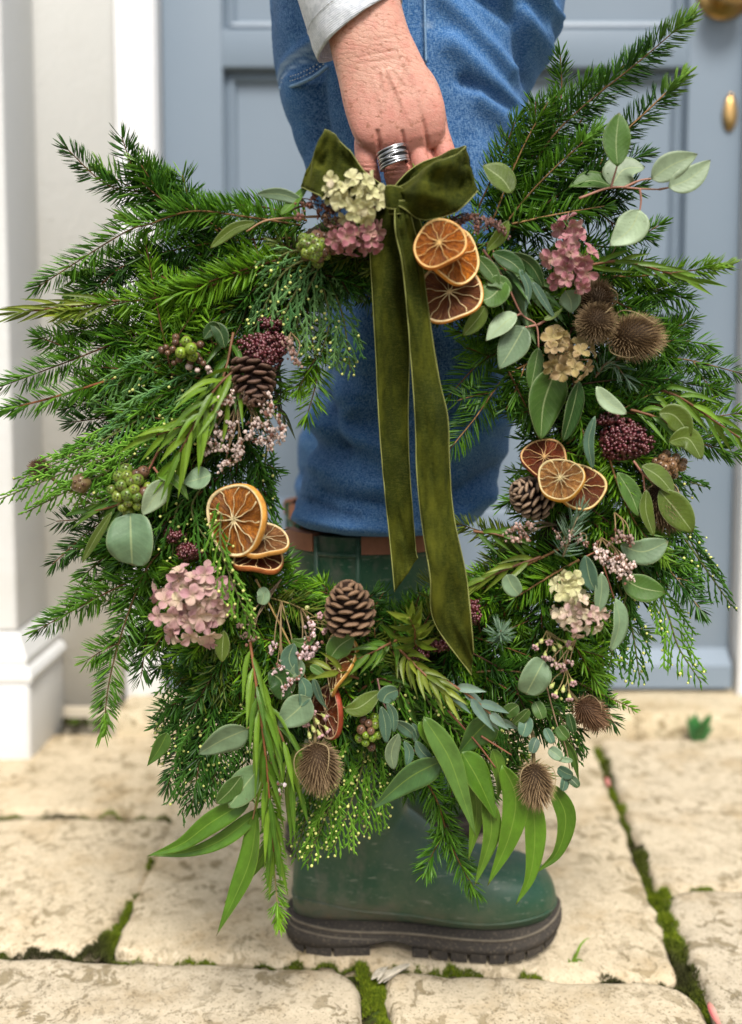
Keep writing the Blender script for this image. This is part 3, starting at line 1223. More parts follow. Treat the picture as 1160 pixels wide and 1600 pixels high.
        mt.build('tread_block', M_SOLE, root, smooth=False)
    # collar of the shaft: rolled panels, gussets and leather tabs
    zc, cx, rx, ry = 0.458, 0.093, 0.090, 0.074

    def arc(a0, a1, z, grow, n=18):
        rx = float(np.interp(z, [q[0] for q in shaft], [q[2] for q in shaft])) + 0.0008
        ry = float(np.interp(z, [q[0] for q in shaft], [q[3] for q in shaft])) + 0.0008
        cx = float(np.interp(z, [q[0] for q in shaft], [q[1] for q in shaft]))
        return [(cx + (rx + grow) * math.cos(a), (ry + grow) * math.sin(a), z) for a in np.linspace(rad(a0), rad(a1), n)]

    def band(name, a0, a1, z0, z1, g0, g1, mat, flare=0.0):
        q = MB()
        o1, o2 = arc(a0, a1, z0, g0 - (0.005 if z0 < 0.3 else 0)), arc(a0, a1, z1, g0 + flare)
        i2, i1 = arc(a0, a1, z1, g1 + flare), arc(a0, a1, z0, g1 - (0.005 if z0 < 0.3 else 0))
        v_ = np.array([o1, o2, i2, i1])
        k = v_.shape[1]
        q.add(v_.reshape(-1, 3), grid_faces(4, k) + [[3 * k + j, 3 * k + j + 1, j + 1, j] for j in range(k - 1)] + [[0, k, 2 * k, 3 * k], [k - 1, 4 * k - 1, 3 * k - 1, 2 * k - 1]])
        return q.build(name, mat, root, smooth=False)
    for a0, a1 in ((-173, -128), (-97, -22), (-8, 60), (80, 160)):
        band('shaft_panel', a0, a1, 0.26, 0.485, 0.004, -0.003, M_BOOT)
        band('leather_tab', a0 + 2, a1 - 2, 0.4685, 0.4875, 0.0062, -0.005, M_LEATHER)
    for a0, a1 in ((-128, -97), (-22, -8), (60, 80)):
        band('gusset', a0, a1, 0.30, 0.4855, 0.0022, -0.004, M_BOOT)
    for a in (-128, -97, -22, -8, -173):
        q = MB()
        add_tube(q, [arc(a, a, z, g_, 1)[0] for z, g_ in ((0.27, -0.002), (0.34, 0.0015), (0.40, 0.002), (0.484, 0.003))], 0.0030, 8)
        q.build('shaft_rib', M_BOOT, root)
    q = MB()
    add_tube(q, arc(0, 360, 0.466, 0.001, 60), 0.003, 6)
    q.build('rim', M_BOOT, root)
    return root


boot = make_boot('boot')
boot.matrix_parent_inverse = Matrix.Translation(-PINV)
boot.location = (-0.095, 1.088, 0.0005)
boot2 = make_boot('boot')
boot2.matrix_parent_inverse = Matrix.Translation(-PINV)
boot2.location = (-0.112, 1.275, 0.0005)
boot2.rotation_euler = (0, 0, rad(22))

# ---- the hand: forearm, palm and fingers grown together into one skin


def skin_mat():
    m = NT('weathered_skin')
    v = m.tc()
    big = m.noise(v, 28, 3)
    fr = m.noise(v, 210, 3, 0.6)
    bl = m.noise(v, 75, 3, 0.6)
    a = m.attr('col')
    c = m.mix(big, (0.56, 0.29, 0.215), (0.64, 0.36, 0.27))
    c = m.mix(m.math('MULTIPLY', m.maprange(bl, 0.45, 0.7), 0.5), c, (0.56, 0.20, 0.155))
    sepc = m.n('ShaderNodeSeparateColor')
    m.l(a.outputs['Color'], sepc.inputs[0])
    c = m.mix(m.math('MULTIPLY', sepc.outputs[1], 0.55), c, (0.60, 0.20, 0.16))       # redder knuckles and fingers
    c = m.mix(m.math('MULTIPLY', m.maprange(fr, 0.58, 0.66), 0.7), c, (0.33, 0.135, 0.075))
    wr = m.n('ShaderNodeTexVoronoi', feature='DISTANCE_TO_EDGE')
    m.l(m.tc(scale=(1.0, 1.0, 1.8), rot=(0, 0.5, 0)), wr.inputs['Vector'])
    wr.inputs['Scale'].default_value = 300
    crease = m.maprange(wr.outputs['Distance'], 0.0, 0.14)
    w2 = m.n('ShaderNodeTexWave', wave_type='BANDS', bands_direction='Z')
    m.l(m.tc(rot=(0, -0.25, 0)), w2.inputs['Vector'])
    w2.inputs['Scale'].default_value = 70
    w2.inputs['Distortion'].default_value = 9
    w2.inputs['Detail'].default_value = 3
    w2.inputs['Detail Scale'].default_value = 1.5
    lines = m.maprange(w2.outputs['Fac'], 0.0, 0.35)
    h = m.math('ADD', m.math('MULTIPLY', crease, 0.6), m.math('MULTIPLY', m.math('MULTIPLY', lines, sepc.outputs[0]), 0.8))
    h = m.math('ADD', h, m.math('MULTIPLY', fr, 0.25))
    c = m.mix(m.math('MULTIPLY', m.math('SUBTRACT', 1.0, m.math('MULTIPLY', crease, 1.0)), 0.10), c, (0.30, 0.10, 0.07))
    c = m.mix(m.math('MULTIPLY', m.math('MULTIPLY', m.math('SUBTRACT', 1.0, lines), sepc.outputs[0]), 0.20), c, (0.33, 0.12, 0.085))
    m.bump(h, 0.32, 0.0008)
    return m.set(base=c, rough=0.5, spec=0.4, sss=0.12, sss_s=0.004, sss_r=(1.0, 0.35, 0.2))


M_SKIN = skin_mat()


def ell_ring(c, ax, up, rx, ry, n=28):
    ax, up = nrm(ax), nrm(up)
    s = nrm(np.cross(ax, up))
    u = np.cross(s, ax)
    return [np.array(c) + s * rx * math.cos(a) + u * ry * math.sin(a) for a in np.linspace(0, 2 * math.pi, n, endpoint=False)]


def chain(mb, nodes, n=40, up=(0, -1, 0)):
    """nodes: (px, py, dy, half width px, half thickness m)"""
    q = [(*wp(a, b, d), w_ * PXM, t) for a, b, d, w_, t in nodes]
    c = catmull(q, n)
    tg = tangents(c[:, :3])
    rings = [ell_ring(c[i, :3], tg[i], np.array(up) if abs(np.dot(tg[i], nrm(up))) < 0.93 else np.array((0, 0, 1.0)), c[i, 3], c[i, 4]) for i in range(n)]
    loft(mb, rings)
    add_ball(mb, c[-1, :3], min(c[-1, 3], c[-1, 4]) * 0.99, 2)


HD = -0.012


def flat_ring(c, ax, up, rx, ry, n=32, e=0.78):
    ax, up = nrm(ax), nrm(up)
    s_ = nrm(np.cross(ax, up))
    u = np.cross(s_, ax)
    return [np.array(c) + s_ * rx * math.copysign(abs(math.cos(a)) ** e, math.cos(a)) + u * ry * math.copysign(abs(math.sin(a)) ** e, math.sin(a)) for a in np.linspace(0, 2 * math.pi, n, endpoint=False)]


mb = MB()
nodes = [(508, -330, HD + 0.017, 56, 0.027, 1.0), (530, -140, HD + 0.016, 56, 0.027, 1.0), (558, -20, HD + 0.009, 58, 0.0255, 0.95), (577, 60, HD + 0.006, 60, 0.0235, 0.9), (592, 105, HD + 0.005, 64, 0.0205, 0.82), (608, 150, HD + 0.003, 70, 0.0175, 0.76),
         (624, 188, HD + 0.001, 72, 0.0150, 0.74), (633, 214, HD + 0.001, 63, 0.0115, 0.78), (637, 238, HD + 0.005, 50, 0.0058, 0.88)]
c = catmull([(*wp(a, b, d), w_ * PXM, t, e) for a, b, d, w_, t, e in nodes], 60)
tg = tangents(c[:, :3])
loft(mb, [flat_ring(c[i, :3], tg[i], (0, -1, 0), c[i, 3], c[i, 4], 32, c[i, 5]) for i in range(60)])
# fingers: knuckle -> first joint -> over the top of the wreath and behind
FING = [[(578, 180, 0.003, 15, 0.0100), (570, 218, 0.000, 15.5, 0.0098), (573, 254, -0.002, 16.5, 0.0100), (579, 280, 0.006, 16, 0.0095), (584, 298, 0.024, 15, 0.009), (590, 310, 0.044, 14, 0.0085)],
        [(604, 180, 0.000, 19, 0.0115), (610, 220, -0.0035, 18.5, 0.0108), (617, 258, -0.007, 20, 0.0112), (624, 286, 0.003, 19.5, 0.0108), (625, 304, 0.024, 17, 0.010), (622, 318, 0.048, 16, 0.009)],
        [(638, 180, 0.000, 19, 0.0118), (651, 222, -0.0030, 18.5, 0.0110), (661, 264, -0.004, 19, 0.0112), (664, 290, 0.005, 19, 0.0105), (662, 308, 0.028, 17, 0.010), (656, 320, 0.052, 16, 0.009)],
        [(672, 174, 0.002, 18, 0.0115), (687, 214, 0.000, 16.5, 0.0105), (699, 254, -0.001, 17, 0.0105), (703, 286, 0.010, 17, 0.0105), (698, 304, 0.032, 16, 0.0095), (688, 316, 0.052, 15, 0.009)]]
for fg in FING:
    chain(mb, fg, 36)
# thumb leaves the side of the palm near its base and closes from behind
chain(mb, [(632, 100, 0.012, 22, 0.014), (662, 140, 0.024, 24, 0.0135), (678, 190, 0.038, 21, 0.012), (684, 240, 0.052, 20, 0.011), (676, 285, 0.060, 18, 0.0095)], 36)
# knuckles, tendons
for (px, py, d, rr) in ((577, 186, 0.003, 12), (606, 187, -0.001, 14), (641, 184, -0.0015, 14), (674, 178, 0.0005, 13)):
    add_ball(mb, wp(px, py, HD + d), rr * PXM, 2)
for (a, b, d0, d1) in (((598, 110), (608, 190), -0.0142, -0.0105), ((606, 108), (641, 188), -0.0142, -0.0110), ((614, 106), (672, 182), -0.0135, -0.0085), ((590, 112), (578, 192), -0.0125, -0.0065)):
    p = [tuple(wp(a[0] + (b[0] - a[0]) * t, a[1] + (b[1] - a[1]) * t, HD + d0 + (d1 - d0) * t)) for t in (0, 0.33, 0.66, 1)]
    add_tube(mb, p, [0.0022, 0.0028, 0.003, 0.0028], 8)
add_ball(mb, wp(538, 62, HD - 0.001), (0.010, 0.012, 0.013), 2)       # wrist bone
v, f = remesh('skin', mb, 0.0011, 7)
# where the skin creases (wrist and finger joints) and where it reddens
cc = np.zeros_like(v)
tt = v[:, 1] * CP - (v[:, 2] - CAM_H) * SP
qx = PPX + FPX * v[:, 0] / tt
qy = PPY - FPX * ((v[:, 2] - CAM_H) * CP + v[:, 1] * SP) / tt
cc[:, 0] = np.clip(np.exp(-((qy - 70) / 50) ** 2) + np.exp(-((qy - 276) / 16) ** 2) + 0.35, 0, 1)
cc[:, 1] = np.clip((qy - 120) / 110, 0, 1)
# vein ridges and shallow furrows are real relief
n_ = np.zeros_like(v)
for fc in f:
    a_, b_, c_ = v[fc[0]], v[fc[1]], v[fc[2]]
    nn = np.cross(b_ - a_, c_ - a_)
    for k in fc:
        n_[k] += nn
n_ = nrm(n_)


def furrow(a, b, wd, depth):
    ax, ay = a
    bx, by = b
    L2 = (bx - ax) ** 2 + (by - ay) ** 2
    t = np.clip(((qx - ax) * (bx - ax) + (qy - ay) * (by - ay)) / L2, 0, 1)
    d = np.hypot(qx - ax - t * (bx - ax), qy - ay - t * (by - ay))
    k = np.exp(-(d / wd) ** 2) * depth * (v[:, 1] < YW + HD + 0.01) * (0.3 + 0.7 * np.sin(math.pi * (0.1 + 0.8 * t)))
    return n_ * k[:, None]


off = 0
for q in (((604, 146), (640, 130), 1.8, -0.0002), ((658, 185), (668, 240), 1.8, -0.0006), ((575, 66), (640, 52), 1.8, -0.00035), ((548, 92), (640, 74), 1.8, -0.0004), ((560, 100), (628, 90), 2.0, -0.0004),
          ((620, 70), (655, 140), 5, 0.0008), ((655, 140), (662, 178), 4, 0.0007), ((585, 120), (600, 170), 5, 0.0006), ((590, 206), (598, 268), 3.2, -0.0045), ((629, 206), (638, 256), 2.8, -0.0036), ((662, 190), (674, 252), 2.6, -0.0030), ((590, 170), (594, 205), 6, -0.0005), ((622, 165), (628, 202), 6, -0.0005), ((654, 162), (662, 198), 6, -0.0005), ((640, 90), (618, 135), 3.5, 0.0004), ((618, 135), (632, 175), 3.0, 0.0003),
          ((600, 268), (640, 264), 2.2, -0.0006), ((602, 275), (640, 272), 2.0, -0.0006), ((604, 260), (636, 257), 2.0, -0.0004), ((565, 262), (597, 262), 2.0, -0.0005), ((566, 255), (596, 254), 2.0, -0.0004), ((566, 270), (598, 271), 2.0, -0.0005)):
    off = off + furrow(*q)
v = v + off
m2 = MB()
m2.add(v, f, 0, cc)
ploc(m2.build('hand', M_SKIN, person))

# ---- silver ring of crossing bands on the ring finger
M_SILVER = plain('oxidised_silver', (0.62, 0.62, 0.63), 0.28, 0.5, 1.0, nscale=300, namt=0.35)
M_BLACKSIL = plain('blackened_silver', (0.03, 0.03, 0.03), 0.5, 0.4, 0.6)
rc = np.array(wp(614.5, 246, HD - 0.0055))
rax = nrm(np.array(wp(617, 262, 0)) - np.array(wp(610, 230, 0)))
ring = bpy.data.objects.new('finger_ring', None)
COL.objects.link(ring)
ring.parent = person
ring.matrix_parent_inverse = Matrix.Translation(-PINV)
sx = nrm(np.cross(rax, (0, -1, 0)))
sy = np.cross(sx, rax)


def ringpath(off, tilt, wav, ph, rr, n=48):
    p = []
    for a in np.linspace(0, 2 * math.pi, n + 1):
        p.append(rc + sx * (0.0128 * rr) * math.cos(a) + sy * (0.0128 * rr) * math.sin(a) + rax * (off + tilt * math.cos(a) + wav * math.sin(2 * a + ph)))
    return np.array(p)


mb = MB()
inner = [ringpath(o, 0.0015, 0, 0, 1.0) for o in (-0.0065, 0.0065)]
mb.add(np.concatenate(inner), [[k, k + 1, 49 + k + 1, 49 + k] for k in range(48)])
mb.build('band', M_BLACKSIL, ring)
for k, (o, t, w_, ph) in enumerate(((-0.0068, 0.0016, 0.0, 0), (-0.0045, 0.0022, 0.0006, 0), (-0.002, -0.0004, 0.001, 1), (0.0, 0.003, 0.0008, 2), (0.0018, 0.0, 0.001, 4), (0.0045, 0.0020, 0.0007, 3), (0.0068, 0.0016, 0.0, 0))):
    mb = MB()
    add_tube(mb, ringpath(o, t, w_, ph, 1.03), 0.00095, 7, cap=False)
    mb.build('strand', M_SILVER, ring)

# ---- sleeve with a hemmed cuff


def knit():
    m = NT('grey_knit')
    v = m.tc(scale=(1, 1, 1), rot=(0, 0.5, 0))
    w1 = m.n('ShaderNodeTexWave', wave_type='BANDS', bands_direction='Z')
    m.l(v, w1.inputs['Vector'])
    w1.inputs['Scale'].default_value = 190
    w1.inputs['Distortion'].default_value = 3
    w1.inputs['Detail'].default_value = 2
    n_ = m.noise(v, 420, 3, 0.7)
    mel = m.noise(m.tc(), 190, 4, 0.7)
    c = m.mix(m.maprange(mel, 0.35, 0.65), (0.50, 0.53, 0.58), (0.72, 0.74, 0.78))
    m.bump(m.math('ADD', m.math('MULTIPLY', w1.outputs['Fac'], 0.6), n_), 0.6, 0.001)
    return m.set(base=c, rough=0.95, spec=0.1, sheen=0.2)


M_KNIT = knit()
SL = [((415, -420), (600, -440)), ((420, -300), (603, -330)), ((428, -200), (607, -240)), ((440, -110), (612, -160)), ((455, -40), (617, -95)), ((470, 8), (621, -55)), ((482, 46), (624, -30)), ((490, 72), (626, -12)), ((498, 91), (628, 2))]
n, m_ = 90, 64
ctl = []
for (a, b) in SL:
    A, B = np.array(wp(*a, 0.004)), np.array(wp(*b, 0.006))
    ctl.append(np.concatenate([A, B]))
cc_ = catmull(ctl, n)
mb = MB()
rows_ = []
for i in range(n):
    A, B = cc_[i, :3], cc_[i, 3:]
    c, hx = (A + B) / 2, (A - B) / 2
    rr = np.linalg.norm(hx)
    row = []
    t_ = i / (n - 1)
    for j in range(m_):
        a = 2 * math.pi * j / m_
        k = 1 + 0.035 * math.sin(a * 2 + 9 * t_) * (1 - t_ * 0.5) + 0.02 * math.sin(a * 5 + 3)
        if t_ > 0.955:
            k *= 1.012
        p = c + hx * math.cos(a) * k + np.array((0, -1, 0)) * ((0.040 + 0.004 * (1 - t_)) * k) * math.sin(a)
        p = p + np.array((0, -1, 0)) * 0.004 * fbm(p[0] + p[2], p[2] - p[0], 22, 77, 2)
        row.append(p)
    rows_.append(row)
# turn the hem inside
for s_ in (0.97, 0.93, 0.90):
    last = np.array(rows_[n - 1])
    c = last.mean(0)
    back = nrm(np.array(rows_[n - 8]).mean(0) - c) * (0.97 - s_) * 0.35
    rows_.append([c + (q - c) * s_ + back for q in last])
mb.add(np.array(rows_).reshape(-1, 3), grid_faces(len(rows_), m_, wrap=True))
ploc(mb.build('sleeve', M_KNIT, person))
mb = MB()
st = np.array(rows_[n - 9])
c = st.mean(0)
for j in range(0, m_):
    a_, b_ = c + (st[j] - c) * 1.01, c + (st[(j + 1) % m_] - c) * 1.01
    add_tube(mb, [a_ + (b_ - a_) * 0.1, a_ + (b_ - a_) * 0.65], 0.0004, 4)
ploc(tag(mb.build('hem_stitching', M_KNIT, person), kind='stuff'))

# ================================================================== THE WREATH
wreath = bpy.data.objects.new('christmas_wreath', None)
COL.objects.link(wreath)
WLOC = wp(600, 345, 0)
wreath.location = WLOC
tag(wreath, 'large evergreen wreath with dried oranges, cones and olive velvet bow, held by its top', 'wreath')
WINV = Matrix.Translation(-WLOC)


def onw(o):
    """meshes of the wreath are written in world coordinates; keep them there under the wreath"""
    if o.parent == wreath:
        o.matrix_parent_inverse = WINV
    return o


# ---- materials
M_NEEDLE = mat_attr('conifer_needle', 0.45, 0.28, 0.18)
M_TWIG = mat_attr('conifer_twig', 0.8, 0.2, 0, 400, 0.4)
M_CEDAR = mat_attr('cedar_scale', 0.6, 0.22, 0.08)
M_POLLEN = mat_attr('pollen_cone', 0.6, 0.3)


def leaf_mat(name, vein=(0.36, 0.42, 0.20), veinamt=0.60, rough=0.5, trans=0.14, spec=0.4):
    m = NT(name)
    a = m.attr('col')
    u = m.attr('lu').outputs['Fac']
    v_ = m.attr('lv').outputs['Fac']
    au = m.math('ABSOLUTE', u)
    oi = m.n('ShaderNodeObjectInfo')
    vary = m.maprange(oi.outputs['Random'], 0, 1, 0.85, 1.18)
    sc_ = m.n('ShaderNodeVectorMath', operation='SCALE')
    m.l(a.outputs['Color'], sc_.inputs[0])
    m.l(vary, sc_.inputs['Scale'])
    c = sc_.outputs[0]
    n1 = m.noise(m.tc(), 60, 4, 0.6)
    g_ = m.n('ShaderNodeVectorMath', operation='SCALE')
    m.l(c, g_.inputs[0])
    m.l(m.maprange(n1, 0.3, 0.7, 0.78, 1.2), g_.inputs['Scale'])
    c = g_.outputs[0]
    # side veins run forward from the midrib
    wv = m.math('SINE', m.math('MULTIPLY', m.math('SUBTRACT', v_, m.math('MULTIPLY', au, 0.22)), 62.0))
    side = m.math('MULTIPLY', m.maprange(wv, 0.80, 1.0), 0.05)
    c = m.mix(side, c, vein)
    mid = m.maprange(au, 0.02, 0.06, 1.0, 0.0)
    c = m.mix(m.math('MULTIPLY', mid, veinamt), c, vein)
    rim = m.maprange(au, 0.93, 1.0, 0.0, 0.45)
    c = m.mix(rim, c, vein)
    sp = m.noise(m.tc(), 420, 3, 0.6)
    ar = m.noise(m.tc(), 35, 2)
    c = m.mix(m.math('MULTIPLY', m.math('MULTIPLY', m.maprange(sp, 0.64, 0.70), m.maprange(ar, 0.5, 0.62)), 0.65), c, (0.11, 0.055, 0.02))
    tipb = m.math('MULTIPLY', m.maprange(m.math('ADD', v_, m.math('MULTIPLY', n1, 0.16)), 1.03, 1.1), 0.7)
    c = m.mix(tipb, c, (0.16, 0.09, 0.03))
    m.bump(m.math('ADD', m.math('MULTIPLY', wv, 0.03), n1), 0.4, 0.002)
    m.set(base=c, rough=rough, spec=spec)
    m.translucent(c, trans)
    return m.mat


M_LEAF = leaf_mat('eucalyptus_leaf_surface')
M_LEAFG = leaf_mat('glossy_leaf_surface', (0.22, 0.32, 0.05), 0.5, 0.4, 0.20, 0.4)
M_STEM = mat_attr('smooth_stem', 0.55, 0.35)


# ---- conifer sprigs
def needles_np(path, nlen, step, per, ang0, ang1, flat, c0, c1, rng, wid=0.00100, tipc=None, face=(0, -1, 0), bare=0.0, curl=0.10):
    """needle blades (7 verts, 8 tris each) along a path"""
    step = step * 0.42
    flat = flat * 1.35
    seg = np.linalg.norm(np.diff(path, axis=0), axis=1)
    L = np.concatenate([[0], np.cumsum(seg)])
    tot = L[-1]
    k = max(4, int(tot / step)) * per
    s = np.sort(rng.uniform(bare * tot, tot, k))
    pos = np.stack([np.interp(s, L, path[:, i]) for i in range(3)], 1)
    tg = tangents(path)
    t = nrm(np.stack([np.interp(s, L, tg[:, i]) for i in range(3)], 1))
    f = np.asarray(face, dtype=float)
    side = nrm(np.cross(t, f))
    up = np.cross(side, t)
    fr = s / tot
    phi = np.where(rng.random(k) < 0.5, 0.0, math.pi) + rng.normal(0, 1, k) * flat
    rd = np.cos(phi)[:, None] * side + np.sin(phi)[:, None] * up
    ang = ang0 + (ang1 - ang0) * fr + rng.normal(0, 0.11, k)
    ang = ang * np.where(fr > 0.9, 1 - 6.0 * (fr - 0.9), 1)
    d = nrm(np.cos(ang)[:, None] * t + np.sin(ang)[:, None] * rd)
    ln = nlen * (0.72 + 0.38 * np.sin(math.pi * np.clip(0.12 + 0.80 * fr, 0, 1))) * rng.uniform(0.8, 1.1, k)
    wv = nrm(np.cross(d, rd + 0.25 * rng.normal(0, 1, (k, 3))))
    nv = np.cross(wv, d)
    bend = (t - d * np.sum(t * d, 1)[:, None]) * curl
    base = pos
    p1 = base + d * (ln * 0.30)[:, None]
    p2 = base + (d * 0.72 + bend * 0.42)* ln[:, None]
    tip = base + (d * 0.97 + bend * 0.9) * ln[:, None]
    w_ = wid * rng.uniform(0.8, 1.2, k)
    W = wv * w_[:, None]
    H = nv * (w_ * 0.55)[:, None]
    v = np.stack([base, p1 - W, p1 + H, p1 + W, p2 - W * 0.9, p2 + H, p2 + W * 0.9, tip], 1)
    q = np.array([[0, 2, 1], [0, 3, 2], [1, 2, 5], [1, 5, 4], [2, 3, 6], [2, 6, 5], [4, 5, 7], [5, 6, 7]])
    faces = (q[None] + (np.arange(k) * 8)[:, None, None]).reshape(-1, 3)
    mixv = np.clip(rng.normal(0.42, 0.34, k), -0.15, 1.25)[:, None]
    c = np.asarray(c0) * (1 - mixv) + np.asarray(c1) * mixv
    if tipc is not None:
        tf = np.clip((fr - 0.80) / 0.2, 0, 1)[:, None]
        c = c * (1 - tf) + np.asarray(tipc) * tf
    cc = np.repeat(c, 8, axis=0).reshape(k, 8, 3)
    cc[:, 7] = cc[:, 7] * 1.3
    return v.reshape(-1, 3), faces, cc.reshape(-1, 3)


DARK = ((0.012, 0.050, 0.004), (0.042, 0.130, 0.010))
MID = ((0.028, 0.095, 0.004), (0.092, 0.220, 0.012))
BRIGHT = ((0.060, 0.160, 0.005), (0.160, 0.320, 0.014))
OLIVE = ((0.05, 0.085, 0.010), (0.15, 0.19, 0.022))
BLUEG = ((0.09, 0.17, 0.10), (0.24, 0.34, 0.23))
TIPS = (0.16, 0.30, 0.03)
BARK = (0.16, 0.075, 0.028)
BARKD = (0.07, 0.036, 0.018)
SPRIGS = 0


def conifer(pts, nlen=19, pal=MID, step=0.0024, flat=0.45, tip=None, tw=0, bark=BARK, stem=0.0013, ang=(1.22, 0.90), per=2, name='fir_sprig', bare=0.0, twl=0.42, face=None, wid=0.00090):
    """a sprig along picture points (px, py, dy); nlen in pixels. Side twigs tw."""
    global SPRIGS
    SPRIGS += 1
    rng = np.random.default_rng(100 + SPRIGS)
    pts = [(*p, 0.0) if len(p) == 2 else p for p in pts]
    ctl = [np.array(wp(*p)) for p in pts]
    Lp = sum(np.linalg.norm(b - a) for a, b in zip(ctl, ctl[1:]))
    if len(ctl) == 2:
        d = ctl[1] - ctl[0]
        sdv = np.array((-d[2], 0, d[0]))
        ctl.insert(1, (ctl[0] + ctl[1]) / 2 + sdv * rng.uniform(-0.06, 0.06) + np.array((0, rng.uniform(-0.004, 0.006), 0)))
    path = catmull(ctl, max(10, int(Lp / 0.006)))
    fdir = nrm(np.array((rng.normal(0, 0.25), -1, rng.normal(0, 0.25)))) if face is None else np.array(face)
    ms, mn = MB(), MB()
    n = len(path)
    cb = np.asarray(bark) * rng.uniform(0.45, 0.85)
    stem = stem * 0.85
    add_tube(ms, path, np.linspace(stem, stem * 0.45, n), 5, 0, cb)
    nl = nlen * PXM * 1.36
    v, f, c = needles_np(path, nl, step, per, ang[0], ang[1], flat, *pal, rng, tipc=tip, face=fdir, bare=bare, wid=wid)
    mn.add(v, f, 0, c)
    for k in range(tw):
        i = int(n * (0.12 + 0.72 * (k + rng.random() * 0.6) / max(1, tw)))
        t = tangents(path)[i]
        sd_ = nrm(np.cross(t, fdir)) * (1 if (k + SPRIGS) % 2 else -1)
        L = Lp * (1 - i / n * 0.75) * twl * rng.uniform(0.75, 1.15)
        a = rng.uniform(0.62, 0.95)
        d = t * math.cos(a) + sd_ * math.sin(a) + np.array((0, rng.normal(0, 0.16), 0))
        p0 = path[i]
        tp = catmull([p0, p0 + d * L * 0.5 + t * L * 0.03, p0 + d * L + t * L * 0.16], max(6, int(L / 0.006)))
        add_tube(ms, tp, np.linspace(stem * 0.7, stem * 0.35, len(tp)), 4, 0, cb)
        v, f, c = needles_np(tp, nl * 0.9, step, per, ang[0], ang[1], flat, *pal, rng, tipc=tip, face=fdir, wid=wid)
        mn.add(v, f, 0, c)
    if tip is not None:
        v, f, c = needles_np(path[-4:], nl * 0.42, 0.0009, 3, 0.55, 0.25, 1.4, pal[1], tip, rng, face=fdir, wid=wid * 1.1)
        mn.add(v, f, 0, c)
    o = onw(ms.build(name, M_TWIG, wreath))
    tag(mn.build('needles', M_NEEDLE, o, smooth=False), kind='stuff')
    return o


# ---- cedar sprays: flat, feathery, scale-leaved
def cedar(pts, wpx=34, pal=((0.035, 0.12, 0.010), (0.1, 0.24, 0.02)), dots=0.25, name='cedar_spray', droop=0.25, dens=1.0):
    global SPRIGS
    SPRIGS += 1
    rng = np.random.default_rng(300 + SPRIGS)
    pts = [(*p, 0.0) if len(p) == 2 else p for p in pts]
    ctl = [np.array(wp(*p)) for p in pts]
    Lp = sum(np.linalg.norm(b - a) for a, b in zip(ctl, ctl[1:]))
    if len(ctl) == 2:
        d = ctl[1] - ctl[0]
        ctl.insert(1, (ctl[0] + ctl[1]) / 2 + np.array((-d[2], 0, d[0])) * rng.uniform(-0.08, 0.08))
    path = catmull(ctl, max(12, int(Lp / 0.005)))
    n = len(path)
    tg = tangents(path)
    fdir = nrm(np.array((rng.normal(0, 0.3), -1, rng.normal(0, 0.3))))
    ms, mf_, md = MB(), MB(), MB()
    add_tube(ms, path, np.linspace(0.0013, 0.0006, n), 5, 0, (0.09, 0.10, 0.03))

    def strand(p, r, col):
        # overlapping scales: the radius pulses along the strand
        k = len(p)
        rr = r * (1 + 0.35 * np.where(np.arange(k) % 2 == 0, 1, -1))
        rr[-1] = r * 0.25
        add_tube(mf_, p, rr, 4, 0, col, cap=False)
    wm = wpx * PXM
    k = int(Lp / 0.0046 * dens)
    for q in range(k):
        fr = (q + 0.5) / k
        i = min(n - 1, int(fr * n))
        sgn = 1 if q % 2 else -1
        t = tg[i]
        sd_ = nrm(np.cross(t, fdir)) * sgn
        prof = (0.35 + 0.65 * math.sin(math.pi * min(1, 0.18 + 0.75 * fr))) * (1 - 0.55 * max(0, fr - 0.6) / 0.4)
        L = wm * prof * rng.uniform(0.75, 1.2)
        a = rng.uniform(0.55, 0.8)
        d = nrm(t * math.cos(a) + sd_ * math.sin(a) + np.array((0, rng.normal(-0.05, 0.22), -droop * 0.5)))
        m_ = max(5, int(L / 0.0022))
        bp = catmull([path[i], path[i] + d * L * 0.5, path[i] + (d + t * 0.35 + np.array((0, 0, -droop))) * L * 0.95], m_)
        col = np.asarray(pal[0]) + (np.asarray(pal[1]) - np.asarray(pal[0])) * np.clip(rng.normal(0.5, 0.3), 0, 1.2)
        strand(bp, 0.00085, col)
        bt = tangents(bp)
        for w_ in range(2, m_ - 1, 1):
            if rng.random() < 0.28:
                continue
            s2 = (1 if w_ % 2 else -1)
            sb = nrm(np.cross(bt[w_], fdir)) * s2
            l2 = L * 0.42 * (1 - 0.55 * w_ / m_) * rng.uniform(0.6, 1.2)
            d2 = nrm(bt[w_] * 0.80 + sb * 0.55 + np.array((0, rng.normal(0, 0.25), 0)))
            sp = np.stack([bp[w_] + d2 * l2 * x for x in np.linspace(0, 1, 5)])
            strand(sp, 0.00072, col * rng.uniform(0.85, 1.25))
            if rng.random() < dots:
                e = sp[-1] + np.array((0, -0.0006, 0))
                add_ball(md, e, rng.uniform(0.0010, 0.0017), 1, 0, np.array((0.50, 0.52, 0.16)) * rng.uniform(0.75, 1.25))
    o = onw(ms.build(name, M_TWIG, wreath))
    tag(mf_.build('foliage', M_CEDAR, o, smooth=False), kind='stuff')
    if md.n:
        tag(md.build('pollen_cones', M_POLLEN, o), kind='stuff')
    return o


